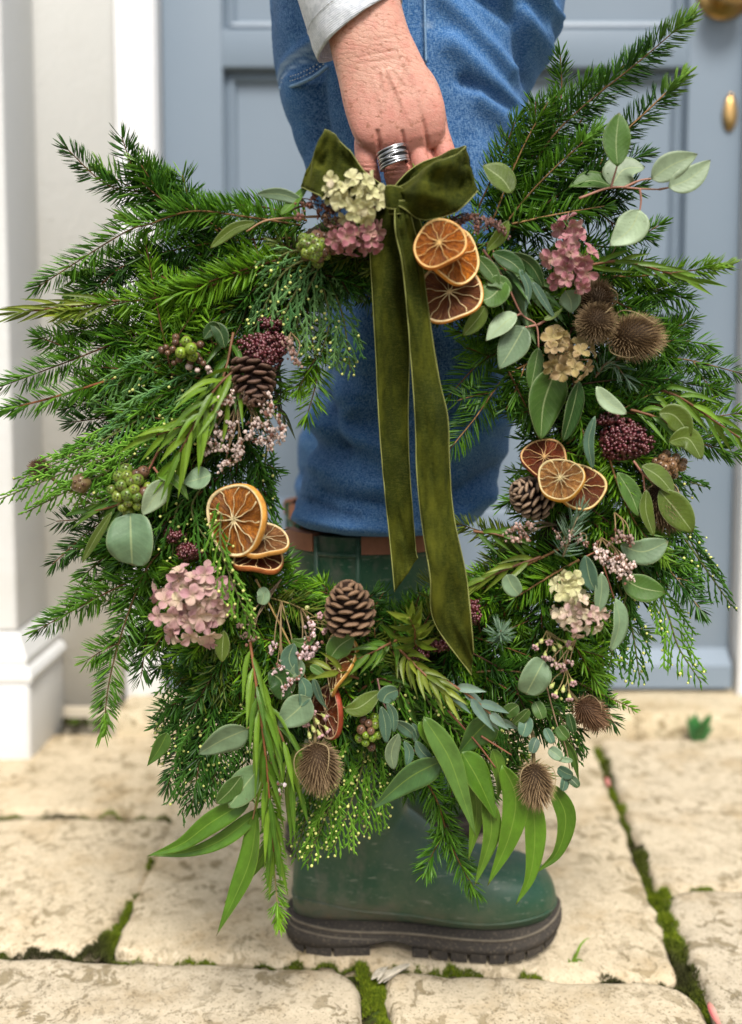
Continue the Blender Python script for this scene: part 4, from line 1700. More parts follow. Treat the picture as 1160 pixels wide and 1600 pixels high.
# ---- leaves
def leaf_mesh(mb, p, wd, shape, col, face=(0, -1, 0), roll=0.0, cup=0.18, mat=0, wave=0.0, rng=None, nu=9):
    """p: path of the midrib (n x 3); wd: half width in metres"""
    n = len(p)
    t = tangents(p)
    f = np.asarray(face, dtype=float)
    side = nrm(np.cross(t, f))
    up = np.cross(side, t)
    s = np.linspace(0, 1, n)
    if shape == 'round':
        w_ = np.sqrt(np.clip(1 - (2 * s - 1) ** 2, 0, 1)) ** 0.85
        w_ = w_ * (1.06 - 0.12 * s)
    elif shape == 'oval':
        w_ = np.sin(math.pi * s ** 0.92) ** 0.72
    elif shape == 'tear':
        w_ = np.sin(math.pi * s ** 0.72) ** 0.85
    else:
        w_ = np.sin(math.pi * s ** 0.62) ** 1.0 * (1 - 0.12 * s)
    w_[0] = 0.03
    w_[-1] = 0.0
    us = np.linspace(-1, 1, nu)
    v = np.zeros((n, nu, 3))
    uv = np.zeros((n, nu, 2))
    for j, u in enumerate(us):
        a = roll
        fold = cup * abs(u) ** 1.4 * wd
        wob = wave * wd * np.sin(s * 9 + (2.0 if u > 0 else 0)) * abs(u)
        x = u * wd * w_
        y = (fold * w_ + wob)
        v[:, j] = p + side * (x * math.cos(a) - y * math.sin(a))[:, None] + up * (x * math.sin(a) + y * math.cos(a))[:, None]
        uv[:, j, 0] = u
        uv[:, j, 1] = s
    mb.add(v.reshape(-1, 3), grid_faces(n, nu), mat, col, uv.reshape(-1, 2))


SILVER = (0.150, 0.225, 0.125)
PALE = (0.27, 0.35, 0.215)
TEAL = (0.065, 0.130, 0.082)
GREEN = (0.055, 0.120, 0.018)
OLIVEL = (0.085, 0.130, 0.014)
LIME = (0.075, 0.165, 0.010)
DEEP = (0.020, 0.060, 0.010)


def leaf(parent, pts, wpx, col, shape='tear', roll=0.0, cup=0.2, face=None, mat=None, petiole=None, name='leaf', wave=0.05, n=15):
    """a leaf along picture points (px, py, dy) with full width wpx"""
    pts = [(*p, -0.045) if len(p) == 2 else p for p in pts]
    ctl = [np.array(wp(*p)) for p in pts]
    if len(ctl) == 2:
        d = ctl[1] - ctl[0]
        ctl.insert(1, (ctl[0] + ctl[1]) / 2 + np.array((-d[2], 0, d[0])) * R.uniform(-0.05, 0.05) + np.array((0, -0.05, 0)) * np.linalg.norm(d))
    p = catmull(ctl, n)
    mb = MB()
    face = (R.gauss(0, 0.34), -1, R.gauss(0.12, 0.3)) if face is None else face
    leaf_mesh(mb, p, wpx * PXM / 2, shape, np.asarray(col) * R.uniform(0.9, 1.1), nrm(np.array(face)), roll, cup, wave=wave)
    o = mb.build(name, mat or M_LEAF, parent)
    md = o.modifiers.new('thickness', 'SOLIDIFY')
    md.thickness = 0.00035
    return onw(o)


def stem_part(name, paths, r=0.0011, col=(0.20, 0.10, 0.05), mat=None):
    mb = MB()
    for pts in paths:
        rr = r
        if isinstance(pts, tuple):
            pts, rr = pts
        pts = [(*p, -0.04) if len(p) == 2 else p for p in pts]
        c = catmull([tuple(wp(*p)) for p in pts], 8 + 4 * len(pts))
        add_tube(mb, c, np.linspace(rr, rr * 0.6, len(c)), 6, 0, col)
    return onw(mb.build(name, mat or M_STEM, wreath))


# ---- ring the greenery is wired to
mb = MB()
RCX, RCY, RRX, RRY = 595, 705, 292, 352
a = np.linspace(0, 2 * math.pi, 97)
ringp = np.array([tuple(wp(RCX + RRX * math.cos(q), RCY + RRY * math.sin(q), 0.022)) for q in a])
add_tube(mb, ringp, [0.011 + 0.0035 * math.sin(q * 13) * math.cos(q * 7) for q in a], 12, 0, (0.022, 0.018, 0.008), cap=False)
onw(mb.build('ring_base', M_TWIG, wreath))
mb = MB()
for k in range(3):
    q = np.linspace(0, 2 * math.pi, 400)
    hp = np.array([tuple(wp(RCX + (RRX + 19 * math.cos(40 * x + k * 2)) * math.cos(x), RCY + (RRY + 19 * math.cos(40 * x + k * 2)) * math.sin(x), 0.022 + 0.0125 * math.sin(40 * x + k * 2))) for x in q])
    add_tube(mb, hp, 0.0012, 4, 0, (0.05, 0.03, 0.014), cap=False)
onw(mb.build('binding_vine', M_TWIG, wreath))

# ---- greenery that fills the ring, front to back
INNER = [(0, 200), (45, 235), (90, 215), (135, 220), (165, 175), (180, 165), (210, 175), (225, 200), (245, 250), (270, 270), (295, 240), (315, 230), (340, 205), (360, 200)]
OUTER = [(0, 500), (45, 520), (90, 525), (120, 545), (135, 520), (180, 520), (210, 520), (225, 490), (245, 400), (262, 375), (278, 370), (295, 415), (315, 500), (340, 520), (360, 500)]


def polar(deg, r, dy=0.0):
    a = rad(deg)
    return (RCX + r * math.cos(a), RCY + r * math.sin(a), dy)


FR = random.Random(4)
NFILL = 340
for k in range(NFILL):
    deg = 360 * (k + FR.random()) / NFILL
    ri, ro = pl([(b, a_) for a_, b in [(i_, d_) for d_, i_ in INNER]], deg), pl([(d_, o_) for d_, o_ in OUTER], deg)
    mid = ri + (ro - ri) * 0.30
    inward = FR.random() < 0.27
    top = 238 < deg < 302
    dy = FR.uniform(-0.022, 0.045)
    if inward:
        r0 = ri + (ro - ri) * FR.uniform(0.25, 0.5)
        r1 = ri + (ro - ri) * FR.uniform(0.0, 0.12)
        swirl = FR.gauss(0, 14)
    else:
        r0 = ri + (ro - ri) * FR.uniform(0.12, 0.45)
        r1 = r0 + (ro - r0) * FR.uniform(0.55, 0.92)
        swirl = FR.gauss(0, 13)
    if top:
        swirl = FR.choice((-1, 1)) * FR.uniform(18, 32)
        r1 = min(r1, ri + (ro - ri) * 0.7)
    p0, p2 = polar(deg, r0, dy), polar(deg + swirl, r1, dy + FR.uniform(-0.01, 0.02))
    p2 = (p2[0], p2[1] + FR.uniform(0, 14), p2[2])
    p1 = ((p0[0] + p2[0]) / 2 + FR.gauss(0, 5), (p0[1] + p2[1]) / 2 - FR.uniform(0, 8), dy - 0.006)
    conifer([p0, p1, p2], FR.uniform(19, 26), FR.choice((DARK, DARK, DARK, MID, MID, BRIGHT, BRIGHT, OLIVE)), 0.0034, FR.uniform(0.5, 0.85), tw=FR.choice((1, 2, 3)), bark=FR.choice((BARK, BARKD)), per=2)

# ---- sprigs one can tell apart, clockwise from the upper left
F = conifer
FRC = random.Random(9)
F([(345, 345, .01), (250, 305, .006), (170, 290, .006), (100, 228, .004)], 24, DARK, 0.0026, 0.32, bark=BARK)
F([(335, 385, .01), (262, 320, 0), (215, 275, 0), (190, 214, 0)], 27, DARK, 0.0026, 0.30)
F([(345, 350, .02), (280, 310, .014), (226, 248, .012)], 25, DARK, 0.0028, 0.30)
F([(470, 352, -.012), (380, 338, -.022), (300, 330, -.026), (235, 350, -.02), (190, 366, -.014), (60, 448, -.004)], 27, MID, 0.0024, 0.42, bark=(0.24, 0.13, 0.05))
F([(455, 372, 0), (330, 380, 0), (205, 410, 0), (150, 452, 0)], 26, DARK, 0.0025, 0.4, tw=2)
F([(450, 420, -.025), (380, 428, -.03), (300, 456, -.026), (180, 475, -.012), (95, 492, -.008)], 27, BRIGHT, 0.0024, 0.45, tip=(0.26, 0.30, 0.03), tw=1)
F([(440, 405, -.03), (370, 425, -.034), (270, 462, -.028)], 27, BRIGHT, 0.0024, 0.5)
F([(330, 505, 0), (250, 510, 0), (120, 560, .004), (2, 604, .008)], 27, MID, 0.0025, 0.36, tw=2)
F([(350, 480, .02), (230, 500, .02), (110, 522, .02)], 24, DARK, 0.003, 0.4, tw=2)
F([(345, 548, -.01), (250, 572, -.012), (165, 596, -.012), (80, 622, -.01), (8, 640, -.008)], 25, MID, 0.0024, 0.45, bark=(0.22, 0.085, 0.035), stem=0.0022)
F([(280, 590, .02), (180, 620, .024), (100, 640, .028)], 22, DARK, 0.003, 0.5)
F([(320, 720, .01), (220, 770, .012), (140, 830, .01), (82, 882, .008)], 24, DARK, 0.0026, 0.36, tw=2)
F([(330, 850, 0), (260, 880, -.006), (150, 935, -.008), (56, 986, -.006)], 25, MID, 0.0024, 0.36, bark=(0.22, 0.10, 0.04))
F([(290, 830, -.01), (235, 880, -.014), (200, 960, -.012), (172, 1060, -.008), (162, 1142, -.004)], 27, MID, 0.0023, 0.36, tip=(0.10, 0.2, 0.02), tw=2, bark=(0.28, 0.17, 0.07), twl=0.3)
F([(300, 900, .01), (240, 960, .01), (220, 1060, .01)], 26, DARK, 0.0025, 0.4, tw=2)
F([(330, 810, .0), (260, 830, -.006), (180, 860, -.004), (130, 900, 0)], 24, MID, 0.0026, 0.45, tw=2)
F([(310, 780, .02), (200, 830, .02), (120, 860, .02)], 24, DARK, 0.003, 0.5, tw=2)
# inner left
F([(478, 470, -.006), (488, 530, -.01), (495, 590, -.01), (480, 650, -.008)], 27, BRIGHT, 0.0026, 0.4, tw=2, bark=(0.26, 0.17, 0.06))
F([(500, 560, 0), (468, 600, 0), (442, 612, 0)], 18, BRIGHT, 0.0026, 0.4)
F([(440, 400, .01), (500, 430, .01), (556, 450, .012)], 22, DARK, 0.003, 0.5, tw=2)
F([(360, 640, 0), (400, 720, 0), (420, 790, .005)], 20, DARK, 0.003, 0.6, tw=2)
# lower left and bottom
F([(320, 1000, .01), (300, 1100, .012), (262, 1230, .014)], 24, DARK, 0.0026, 0.5, tw=3)
F([(380, 1020, 0), (330, 1110, 0), (300, 1260, .004)], 25, DARK, 0.0026, 0.5, tw=3)
F([(400, 905, -.02), (450, 925, -.024), (505, 955, -.022)], 24, MID, 0.0025, 0.5, bark=(0.32, 0.22, 0.10), tw=2)
F([(410, 930, -.03), (470, 950, -.034), (520, 985, -.03)], 24, OLIVE, 0.0026, 0.45, bark=(0.36, 0.28, 0.10))
F([(390, 895, -.01), (440, 905, -.01), (490, 930, -.008)], 26, BRIGHT, 0.003, 0.4)
F([(420, 1180, -.02), (424, 1290, -.024), (430, 1370, -.022), (437, 1446, -.018)], 20, BRIGHT, 0.0023, 0.55, tip=(0.17, 0.34, 0.02), bark=(0.45, 0.36, 0.16))
F([(370, 1060, .01), (335, 1150, .01), (320, 1250, .01)], 26, DARK, 0.0025, 0.5, tw=3)
F([(630, 1170, .0), (680, 1245, -.004), (705, 1320, -.004), (745, 1396, -.002)], 26, MID, 0.0024, 0.6, bark=(0.28, 0.15, 0.05), tw=1)
F([(660, 1190, .015), (690, 1270, .015), (725, 1345, .015)], 24, DARK, 0.003, 0.6)
F([(600, 1010, 0), (640, 960, -.004), (690, 935, -.004)], 22, MID, 0.003, 0.5, tw=2)
F([(560, 1020, 0), (580, 960, 0), (600, 925, 0)], 22, DARK, 0.003, 0.5, tw=2)
# right, from the bottom up
F([(870, 1045, -.006), (920, 1075, -.006), (992, 1108, -.004)], 12, BRIGHT, 0.0045, 0.5, bark=(0.30, 0.20, 0.09))
F([(870, 1040, .0), (920, 1080, .0), (960, 1130, .004)], 24, DARK, 0.0028, 0.5, tw=2)
F([(745, 1050, -.02), (800, 1048, -.026), (860, 1062, -.024)], 24, DARK, 0.0024, 0.4, bark=(0.30, 0.19, 0.08))
F([(760, 1060, -.02), (810, 1085, -.024), (850, 1110, -.022)], 24, MID, 0.0024, 0.4, bark=(0.26, 0.13, 0.05))
F([(890, 850, -.02), (820, 885, -.024), (750, 922, -.02)], 27, MID, 0.0023, 0.36, bark=(0.40, 0.21, 0.085), stem=0.0018)
F([(905, 875, -.03), (860, 900, -.034), (805, 934, -.03)], 25, BRIGHT, 0.0024, 0.36, bark=(0.40, 0.22, 0.09), stem=0.0016)
F([(840, 850, -.01), (790, 842, -.012), (715, 818, -.01)], 22, OLIVE, 0.0026, 0.5, bark=(0.2, 0.14, 0.06))
F([(840, 880, -.006), (780, 885, -.006), (728, 912, -.004)], 24, OLIVE, 0.0028, 0.45)
F([(1000, 850, .0), (1045, 890, .0), (1097, 955, .002)], 26, DARK, 0.0024, 0.36, bark=(0.36, 0.22, 0.11), tw=2)
F([(945, 690, -.03), (965, 755, -.036), (995, 820, -.034), (1040, 872, -.028)], 22, BRIGHT, 0.0023, 0.42, tip=(0.16, 0.30, 0.03), bark=(0.34, 0.18, 0.07))
F([(895, 590, -.02), (910, 670, -.026), (925, 735, -.024)], 22, MID, 0.0023, 0.4, bark=(0.26, 0.16, 0.06), tip=(0.12, 0.26, 0.03))
F([(850, 555, -.012), (790, 590, -.016), (745, 650, -.014), (703, 702, -.012)], 27, MID, 0.0024, 0.34, bark=(0.36, 0.20, 0.08), tw=2, twl=0.4)
F([(830, 540, -.006), (760, 560, -.008), (700, 620, -.006)], 27, MID, 0.0025, 0.36, tw=1)
F([(795, 580, -.02), (815, 620, -.024), (835, 662, -.022)], 26, MID, 0.0024, 0.36, bark=(0.26, 0.14, 0.05))
F([(880, 525, .004), (960, 560, .006), (1060, 560, .01), (1165, 585, .012)], 26, MID, 0.0024, 0.4, tw=3, bark=(0.22, 0.12, 0.05))
F([(880, 600, .004), (1000, 625, .008), (1090, 650, .012), (1165, 645, .014)], 25, BRIGHT, 0.0024, 0.45, tw=3)
F([(900, 640, .01), (1020, 640, .014), (1090, 690, .016), (1165, 712, .018)], 25, MID, 0.0026, 0.45, tw=2)
F([(880, 420, 0), (970, 432, -.004), (1060, 425, -.004), (1138, 415, -.004)], 22, BRIGHT, 0.0024, 0.5, tip=(0.17, 0.28, 0.03), bark=(0.24, 0.13, 0.05))
F([(880, 470, .012), (980, 470, .012), (1060, 440, .012)], 24, MID, 0.0026, 0.5, tw=2)
F([(900, 380, .01), (970, 385, .01), (1030, 352, .01)], 22, MID, 0.0028, 0.5, tw=1)
F([(960, 470, .0), (1010, 500, .0), (1040, 560, .0)], 28, MID, 0.0024, 0.5, tw=2)
# upper right fan
F([(790, 335, .01), (850, 232, 0), (905, 172, -.002), (1000, 95, -.002), (1080, 26, 0)], 29, DARK, 0.0023, 0.42, tip=(0.15, 0.28, 0.03), bark=(0.14, 0.075, 0.03), tw=0)
F([(880, 330, .01), (970, 215, 0), (1020, 165, 0), (1070, 118, 0)], 25, DARK, 0.0023, 0.5, tip=(0.22, 0.40, 0.05), bark=(0.34, 0.19, 0.08), stem=0.0019)
F([(770, 345, -.006), (800, 270, -.01), (825, 215, -.01), (856, 160, -.008)], 28, MID, 0.0023, 0.45, bark=(0.24, 0.14, 0.05))
F([(790, 350, -.014), (830, 300, -.018), (880, 250, -.018), (935, 203, -.014)], 26, MID, 0.0023, 0.42, bark=(0.24, 0.14, 0.05), tip=(0.09, 0.2, 0.025))
F([(800, 360, -.01), (880, 300, -.01), (960, 260, -.006), (1010, 240, 0)], 24, DARK, 0.0025, 0.5, bark=(0.13, 0.07, 0.03))
F([(745, 330, -.004), (775, 265, -.004), (808, 185, 0)], 26, MID, 0.0026, 0.5)
F([(820, 260, .006), (880, 175, .004), (930, 120, .006)], 27, MID, 0.0026, 0.5, tw=1)
F([(800, 350, -.02), (870, 335, -.024), (945, 322, -.02)], 24, MID, 0.0023, 0.42, bark=(0.42, 0.25, 0.10))
F([(850, 250, .05), (876, 160, .055), (876, 84, .06)], 24, MID, 0.003, 0.6)
F([(900, 200, .06), (950, 130, .07), (1000, 80, .08)], 26, MID, 0.003, 0.6)
F([(740, 380, .004), (780, 390, .002), (840, 420, 0)], 22, DARK, 0.003, 0.5, tw=2)
F([(760, 350, 0), (830, 330, 0), (900, 290, .004)], 26, DARK, 0.0024, 0.5, tw=2)
F([(900, 300, .01), (960, 350, .01), (1010, 370, .012)], 25, DARK, 0.0028, 0.5, tw=2)
# blurred twigs behind the ring at the upper left
F([(330, 340, .10), (280, 310, .12), (256, 270, .13)], 26, BRIGHT, 0.004, 0.6)
F([(440, 345, .07), (380, 325, .08), (320, 318, .09)], 24, MID, 0.003, 0.6)
F([(480, 345, .02), (420, 325, .02), (370, 320, .02)], 26, MID, 0.0026, 0.5)
# grey blue spruce ends
F([(880, 870, -.05), (893, 830, -.056), (907, 800, -.055)], 25, BLUEG, 0.0022, 0.9, bark=(0.5, 0.38, 0.22), name='spruce_tip', ang=(1.2, 0.5), wid=0.00065)
F([(783, 1000, -.05), (783, 985, -.062)], 19, BLUEG, 0.0010, 1.4, bark=(0.3, 0.2, 0.12), name='spruce_tip', ang=(1.4, 0.9), wid=0.00065)
F([(930, 590, -.03), (955, 565, -.034), (985, 600, -.03)], 22, BLUEG, 0.0035, 0.9, bark=(0.3, 0.2, 0.12), name='spruce_tip', ang=(1.2, 0.6), wid=0.00065)

C = cedar
CG = ((0.055, 0.15, 0.045), (0.15, 0.28, 0.09))
CB = ((0.06, 0.17, 0.012), (0.15, 0.32, 0.03))
CD = ((0.022, 0.08, 0.010), (0.06, 0.165, 0.018))
C([(490, 400, -.03), (440, 430, -.036), (395, 520, -.03)], 44, CG, 0.22)
C([(495, 415, -.03), (460, 460, -.036), (432, 520, -.03)], 40, CG, 0.25)
C([(500, 415, -.03), (475, 470, -.036), (455, 545, -.028)], 40, CG, 0.25)
C([(505, 420, -.02), (535, 490, -.024), (548, 580, -.018)], 44, CG, 0.15)
C([(500, 430, -.024), (515, 500, -.026), (500, 560, -.02)], 40, CG, 0.2)
C([(470, 390, -.03), (440, 400, -.034), (415, 430, -.03)], 34, CG, 0.25)
C([(330, 555, -.02), (230, 570, -.022), (150, 630, -.016)], 46, CG, 0.16)
C([(320, 580, -.022), (250, 620, -.026), (160, 690, -.02)], 50, CG, 0.16)
C([(310, 600, -.02), (210, 660, -.022), (140, 700, -.02), (30, 750, -.01)], 50, CB, 0.08)
C([(300, 640, -.02), (200, 700, -.026), (110, 735, -.02), (0, 780, -.012)], 46, CB, 0.04)
C([(290, 660, -.024), (180, 730, -.028), (100, 770, -.02), (42, 800, -.016)], 42, CB, 0.05)
C([(330, 640, -.03), (270, 690, -.034), (205, 750, -.028)], 50, CD, 0.2)
C([(350, 610, -.02), (300, 640, -.024), (240, 640, -.02)], 44, CD, 0.3)
C([(380, 660, 0), (400, 730, 0), (425, 850, .004)], 44, CD, 0.1)
C([(420, 680, 0), (412, 740, 0), (398, 800, .004)], 40, CD, 0.1)
C([(330, 740, -.03), (300, 800, -.036), (350, 880, -.04)], 40, CD, 0.12)
C([(350, 770, -.05), (345, 850, -.062), (372, 930, -.066), (402, 1000, -.058)], 34, CB, 0.4)
C([(300, 770, -.03), (275, 800, -.034), (270, 870, -.03)], 36, CD, 0.12)
C([(400, 1000, 0), (330, 1080, .0), (250, 1180, .006)], 60, CD, 0.25)
C([(390, 1030, 0), (330, 1130, .0), (285, 1270, .006)], 60, CD, 0.25)
C([(400, 1060, -.006), (360, 1140, -.006), (330, 1230, 0)], 56, CD, 0.2)
C([(350, 1000, -.004), (290, 1060, 0), (262, 1140, .004)], 52, CD, 0.25)
C([(560, 1130, -.012), (530, 1220, -.016), (480, 1350, -.01)], 46, CB, 0.45)
C([(580, 1140, -.01), (560, 1220, -.014), (520, 1330, -.008)], 46, CB, 0.45)
C([(590, 1130, -.01), (585, 1210, -.012), (575, 1300, -.006)], 42, CB, 0.4)
C([(545, 1120, -.006), (500, 1200, -.008), (462, 1340, 0)], 44, CB, 0.4)
C([(570, 1080, -.02), (540, 1060, -.026), (520, 1100, -.02)], 40, CD, 0.4)
C([(600, 1030, -.02), (570, 1050, -.026), (550, 1000, -.024)], 40, CD, 0.35)
C([(620, 1040, -.03), (625, 1080, -.034), (612, 1110, -.03)], 34, CB, 0.5)
C([(660, 1080, -.03), (680, 1110, -.034), (720, 1150, -.03)], 34, CB, 0.4)
C([(1000, 880, .004), (1040, 950, .006), (1060, 1010, .008), (1095, 1065, .01)], 48, CB, 0.15)
C([(960, 900, 0), (985, 970, 0), (1000, 1060, .004)], 44, CD, 0.3)
C([(1040, 800, .01), (1090, 870, .012), (1142, 945, .014)], 44, CD, 0.15)
C([(1030, 780, .01), (1070, 830, .012), (1110, 900, .014)], 46, CD, 0.2)
C([(980, 920, -.004), (965, 990, -.006), (950, 1050, 0)], 42, CD, 0.25)
C([(1010, 690, .01), (1050, 740, .012), (1100, 760, .016)], 40, CD, 0.1)
C([(860, 1080, -.01), (880, 1130, -.012), (905, 1190, -.008)], 36, CD, 0.2)
C([(700, 1120, 0), (760, 1150, 0), (820, 1180, .004)], 44, CD, 0.25)


# ---- sprigs of narrow yellow green leaves
def narrow(pts, llen, lwid, n, col, spread=0.75, name='narrow_leaf_sprig', droop=0.2, stemc=(0.16, 0.07, 0.03), shape='lance', tip=True, roll=0.5, bare=0.05):
    pts = [(*p, -0.03) if len(p) == 2 else p for p in pts]
    ctl = [np.array(wp(*p)) for p in pts]
    path = catmull(ctl, 40)
    tg = tangents(path)
    ms = MB()
    add_tube(ms, path, np.linspace(0.0014, 0.0007, 40), 6, 0, stemc)
    o = onw(ms.build(name, M_STEM, wreath))
    for k in range(n):
        fr = bare + (1 - bare) * (k + 0.5) / n
        i = min(39, int(fr * 40))
        t = tg[i]
        ph = k * 2.4 + R.gauss(0, 0.3)
        s1 = nrm(np.cross(t, (0, -1, 0.05)))
        s2 = np.cross(s1, t)
        rd_ = s1 * math.cos(ph) + s2 * math.sin(ph) * 0.7
        sp = spread * (1 - 0.45 * fr) * R.uniform(0.8, 1.15)
        d = nrm(t * math.cos(sp) + rd_ * math.sin(sp))
        L = llen * PXM * R.uniform(0.75, 1.1) * (1 - 0.25 * fr)
        p = catmull([path[i], path[i] + d * L * 0.5, path[i] + (d + t * 0.25 + np.array((0, 0, -droop))) * L], 7)
        mb = MB()
        cc = np.asarray(col[0]) + (np.asarray(col[1]) - np.asarray(col[0])) * R.random()
        leaf_mesh(mb, p, lwid * PXM / 2, shape, cc, nrm(np.array((R.gauss(0, .3), -1, R.gauss(0.1, .3)))), R.uniform(-roll, roll), 0.4, nu=5)
        mb.build('leaf', M_LEAFG, o)
    return o


LG = ((0.085, 0.180, 0.008), (0.18, 0.29, 0.018))
LO = ((0.08, 0.125, 0.008), (0.19, 0.23, 0.025))
LD2 = ((0.05, 0.13, 0.008), (0.13, 0.235, 0.016))
LD = ((0.035, 0.10, 0.008), (0.09, 0.17, 0.014))
narrow([(378, 570, -.05), (335, 610, -.06), (290, 690, -.062), (262, 745, -.055)], 66, 10, 26, LG)
narrow([(375, 585, -.045), (350, 630, -.055), (300, 660, -.056), (245, 680, -.05)], 62, 9, 20, LG)
narrow([(365, 520, -.03), (352, 580, -.045), (330, 640, -.05)], 64, 10, 12, LD)
narrow([(390, 995, -.05), (402, 1080, -.062), (415, 1180, -.064), (428, 1330, -.05)], 66, 9, 40, LD2, 0.55, droop=0.4, stemc=(0.26, 0.10, 0.04))
narrow([(395, 1080, -.045), (440, 1150, -.056), (460, 1240, -.05)], 64, 9, 14, LD2, 0.65, droop=0.5)
narrow([(650, 1010, -.035), (648, 985, -.055), (640, 965, -.07)], 48, 10, 26, LO, 1.25, droop=0.0, name='pointed_leaf_rosette', roll=0.3)
narrow([(620, 1010, -.03), (660, 1050, -.05), (700, 1085, -.055)], 44, 9, 26, LO, 0.9, droop=0.15)
narrow([(620, 1000, -.03), (600, 1010, -.05), (560, 1030, -.05)], 46, 9, 16, LD, 0.9, droop=0.1)
narrow([(560, 1060, -.04), (530, 1050, -.055), (500, 1045, -.05)], 56, 9, 12, LO, 0.8)
narrow([(905, 418, -.03), (970, 408, -.036), (1040, 425, -.03), (1090, 440, -.024)], 58, 8, 16, LD2, 0.42, droop=0.05)
narrow([(1000, 600, -.02), (1060, 620, -.024), (1120, 660, -.016), (1165, 690, -.01)], 62, 9, 16, LD2, 0.6, droop=0.2)
narrow([(985, 640, -.03), (1020, 650, -.036), (1060, 670, -.03)], 58, 8, 10, LD2, 0.55, droop=0.35)
narrow([(200, 468, -.01), (130, 476, -.014), (80, 482, -.01), (30, 488, -.006)], 66, 6, 24, LO, 0.5, droop=0.05, roll=0.9)
narrow([(740, 830, -.02), (780, 836, -.024), (815, 850, -.02)], 44, 8, 12, LD, 0.8)
narrow([(845, 870, -.03), (790, 890, -.034), (730, 920, -.028)], 50, 9, 12, ((0.10, 0.16, 0.015), (0.2, 0.25, 0.03)), 0.5)
narrow([(230, 760, -.02), (180, 790, -.024), (135, 800, -.02)], 54, 9, 9, LD, 0.6)
narrow([(440, 560, 0), (430, 610, 0), (447, 660, 0)], 36, 5, 10, ((0.02, 0.03, 0.015), (0.04, 0.05, 0.02)), 0.5, stemc=(0.04, 0.03, 0.02))
narrow([(770, 400, -.03), (800, 430, -.036), (850, 460, -.03)], 56, 12, 14, ((0.05, 0.12, 0.03), (0.10, 0.19, 0.06)), 0.7)
narrow([(760, 380, -.02), (790, 420, -.03), (810, 480, -.03)], 60, 14, 10, ((0.06, 0.12, 0.035), (0.12, 0.2, 0.075)), 0.7)
narrow([(560, 1080, -.02), (600, 1060, -.03), (640, 1100, -.03)], 40, 7, 14, LD, 0.9)
narrow([(690, 1060, -.05), (735, 1088, -.056), (778, 1126, -.05)], 52, 15, 8, ((0.12, 0.2, 0.16), (0.22, 0.31, 0.25)), 0.7, droop=0.0)

# ---- eucalyptus
REDST = (0.30, 0.115, 0.07)
PINKST = (0.42, 0.20, 0.14)
e = stem_part('eucalyptus_sprig', [[(905, 310), (955, 293), (1000, 295), (1030, 296)], [(955, 293), (960, 275), (965, 258)], [(975, 293), (1000, 282), (1020, 279)], [(1000, 295), (1002, 312), (1000, 330)], [(1030, 296), (1046, 293)]], 0.0011, PINKST)
for pts, wpx, col in (([(965, 260), (963, 220), (968, 176)], 40, GREEN), ([(1018, 280), (1050, 258), (1091, 241)], 38, PALE), ([(1045, 293), (1080, 278), (1111, 250)], 36, PALE), ([(1000, 328), (985, 358), (953, 384)], 46, PALE)):
    leaf(e, [(*p, -0.055) for p in pts], wpx, col, 'tear' if col != GREEN else 'oval')
for pts, wpx, col in (([(955, 292), (975, 265), (1008, 262)], 52, PALE), ([(955, 290), (925, 282), (888, 292)], 36, GREEN)):
    leaf(e, [(*p, -0.02) for p in pts], wpx, col)
e = stem_part('eucalyptus_sprig', [[(755, 390), (790, 440), (815, 490), (838, 508), (842, 545)], [(815, 490), (806, 494)], [(838, 508), (818, 512)], [(840, 508), (870, 490)]], 0.0012, PINKST)
for pts, wpx, col, sh in (([(807, 490), (785, 508), (759, 533)], 36, PALE, 'tear'), ([(820, 510), (800, 545), (780, 577)], 46, SILVER, 'tear'), ([(842, 543), (836, 575), (829, 610)], 24, GREEN, 'oval'), ([(790, 440), (770, 462), (754, 470)], 42, GREEN, 'round'),
                          ([(760, 478), (745, 500), (724, 524)], 26, OLIVEL, 'oval'), ([(884, 455), (892, 470), (893, 490)], 33, SILVER, 'tear'), ([(795, 345), (780, 370), (760, 392)], 22, OLIVEL, 'oval'), ([(832, 440), (850, 470), (872, 505)], 14, TEAL, 'lance'), ([(812, 420), (826, 450), (820, 490)], 13, TEAL, 'lance'), ([(850, 500), (868, 492), (880, 480)], 9, OLIVEL, 'lance'),
                          ([(770, 395), (800, 410), (820, 430)], 26, DEEP, 'oval'), ([(745, 400), (770, 430), (778, 450)], 24, GREEN, 'oval'), ([(800, 395), (830, 415), (850, 450)], 22, DEEP, 'oval'), ([(800, 455), (780, 440), (760, 445)], 20, GREEN, 'oval'), ([(870, 575), (850, 630), (845, 688)], 62, GREEN, 'tear'), ([(905, 595), (895, 640), (880, 690)], 36, DEEP, 'oval'),
                          ([(932, 604), (950, 628), (980, 647)], 24, PALE, 'oval'), ([(930, 650), (920, 690), (927, 735)], 16, TEAL, 'oval')):
    leaf(e, [(*p, -0.05) for p in pts], wpx, col, sh)
e = stem_part('eucalyptus_sprig', [[(990, 720), (1010, 745), (1040, 765)], [(1005, 740), (1008, 770)]], 0.0011, PINKST)
for pts, wpx, col, sh in (([(1003, 728), (1030, 745), (1053, 772)], 32, OLIVEL, 'oval'), ([(1030, 766), (1055, 795), (1083, 832)], 44, OLIVEL, 'oval'), ([(1010, 765), (1010, 800), (1022, 838)], 22, OLIVEL, 'oval'), ([(965, 738), (985, 770), (1000, 808)], 30, GREEN, 'oval'), ([(1030, 645), (1055, 650), (1080, 682)], 36, OLIVEL, 'oval'), ([(1045, 690), (1075, 685), (1097, 718)], 34, OLIVEL, 'oval'),
                          ([(970, 852), (1005, 862), (1045, 846)], 40, SILVER, 'oval'), ([(972, 902), (1000, 918), (1040, 926)], 40, GREEN, 'oval')):
    leaf(e, [(*p, -0.045) for p in pts], wpx, col, sh)
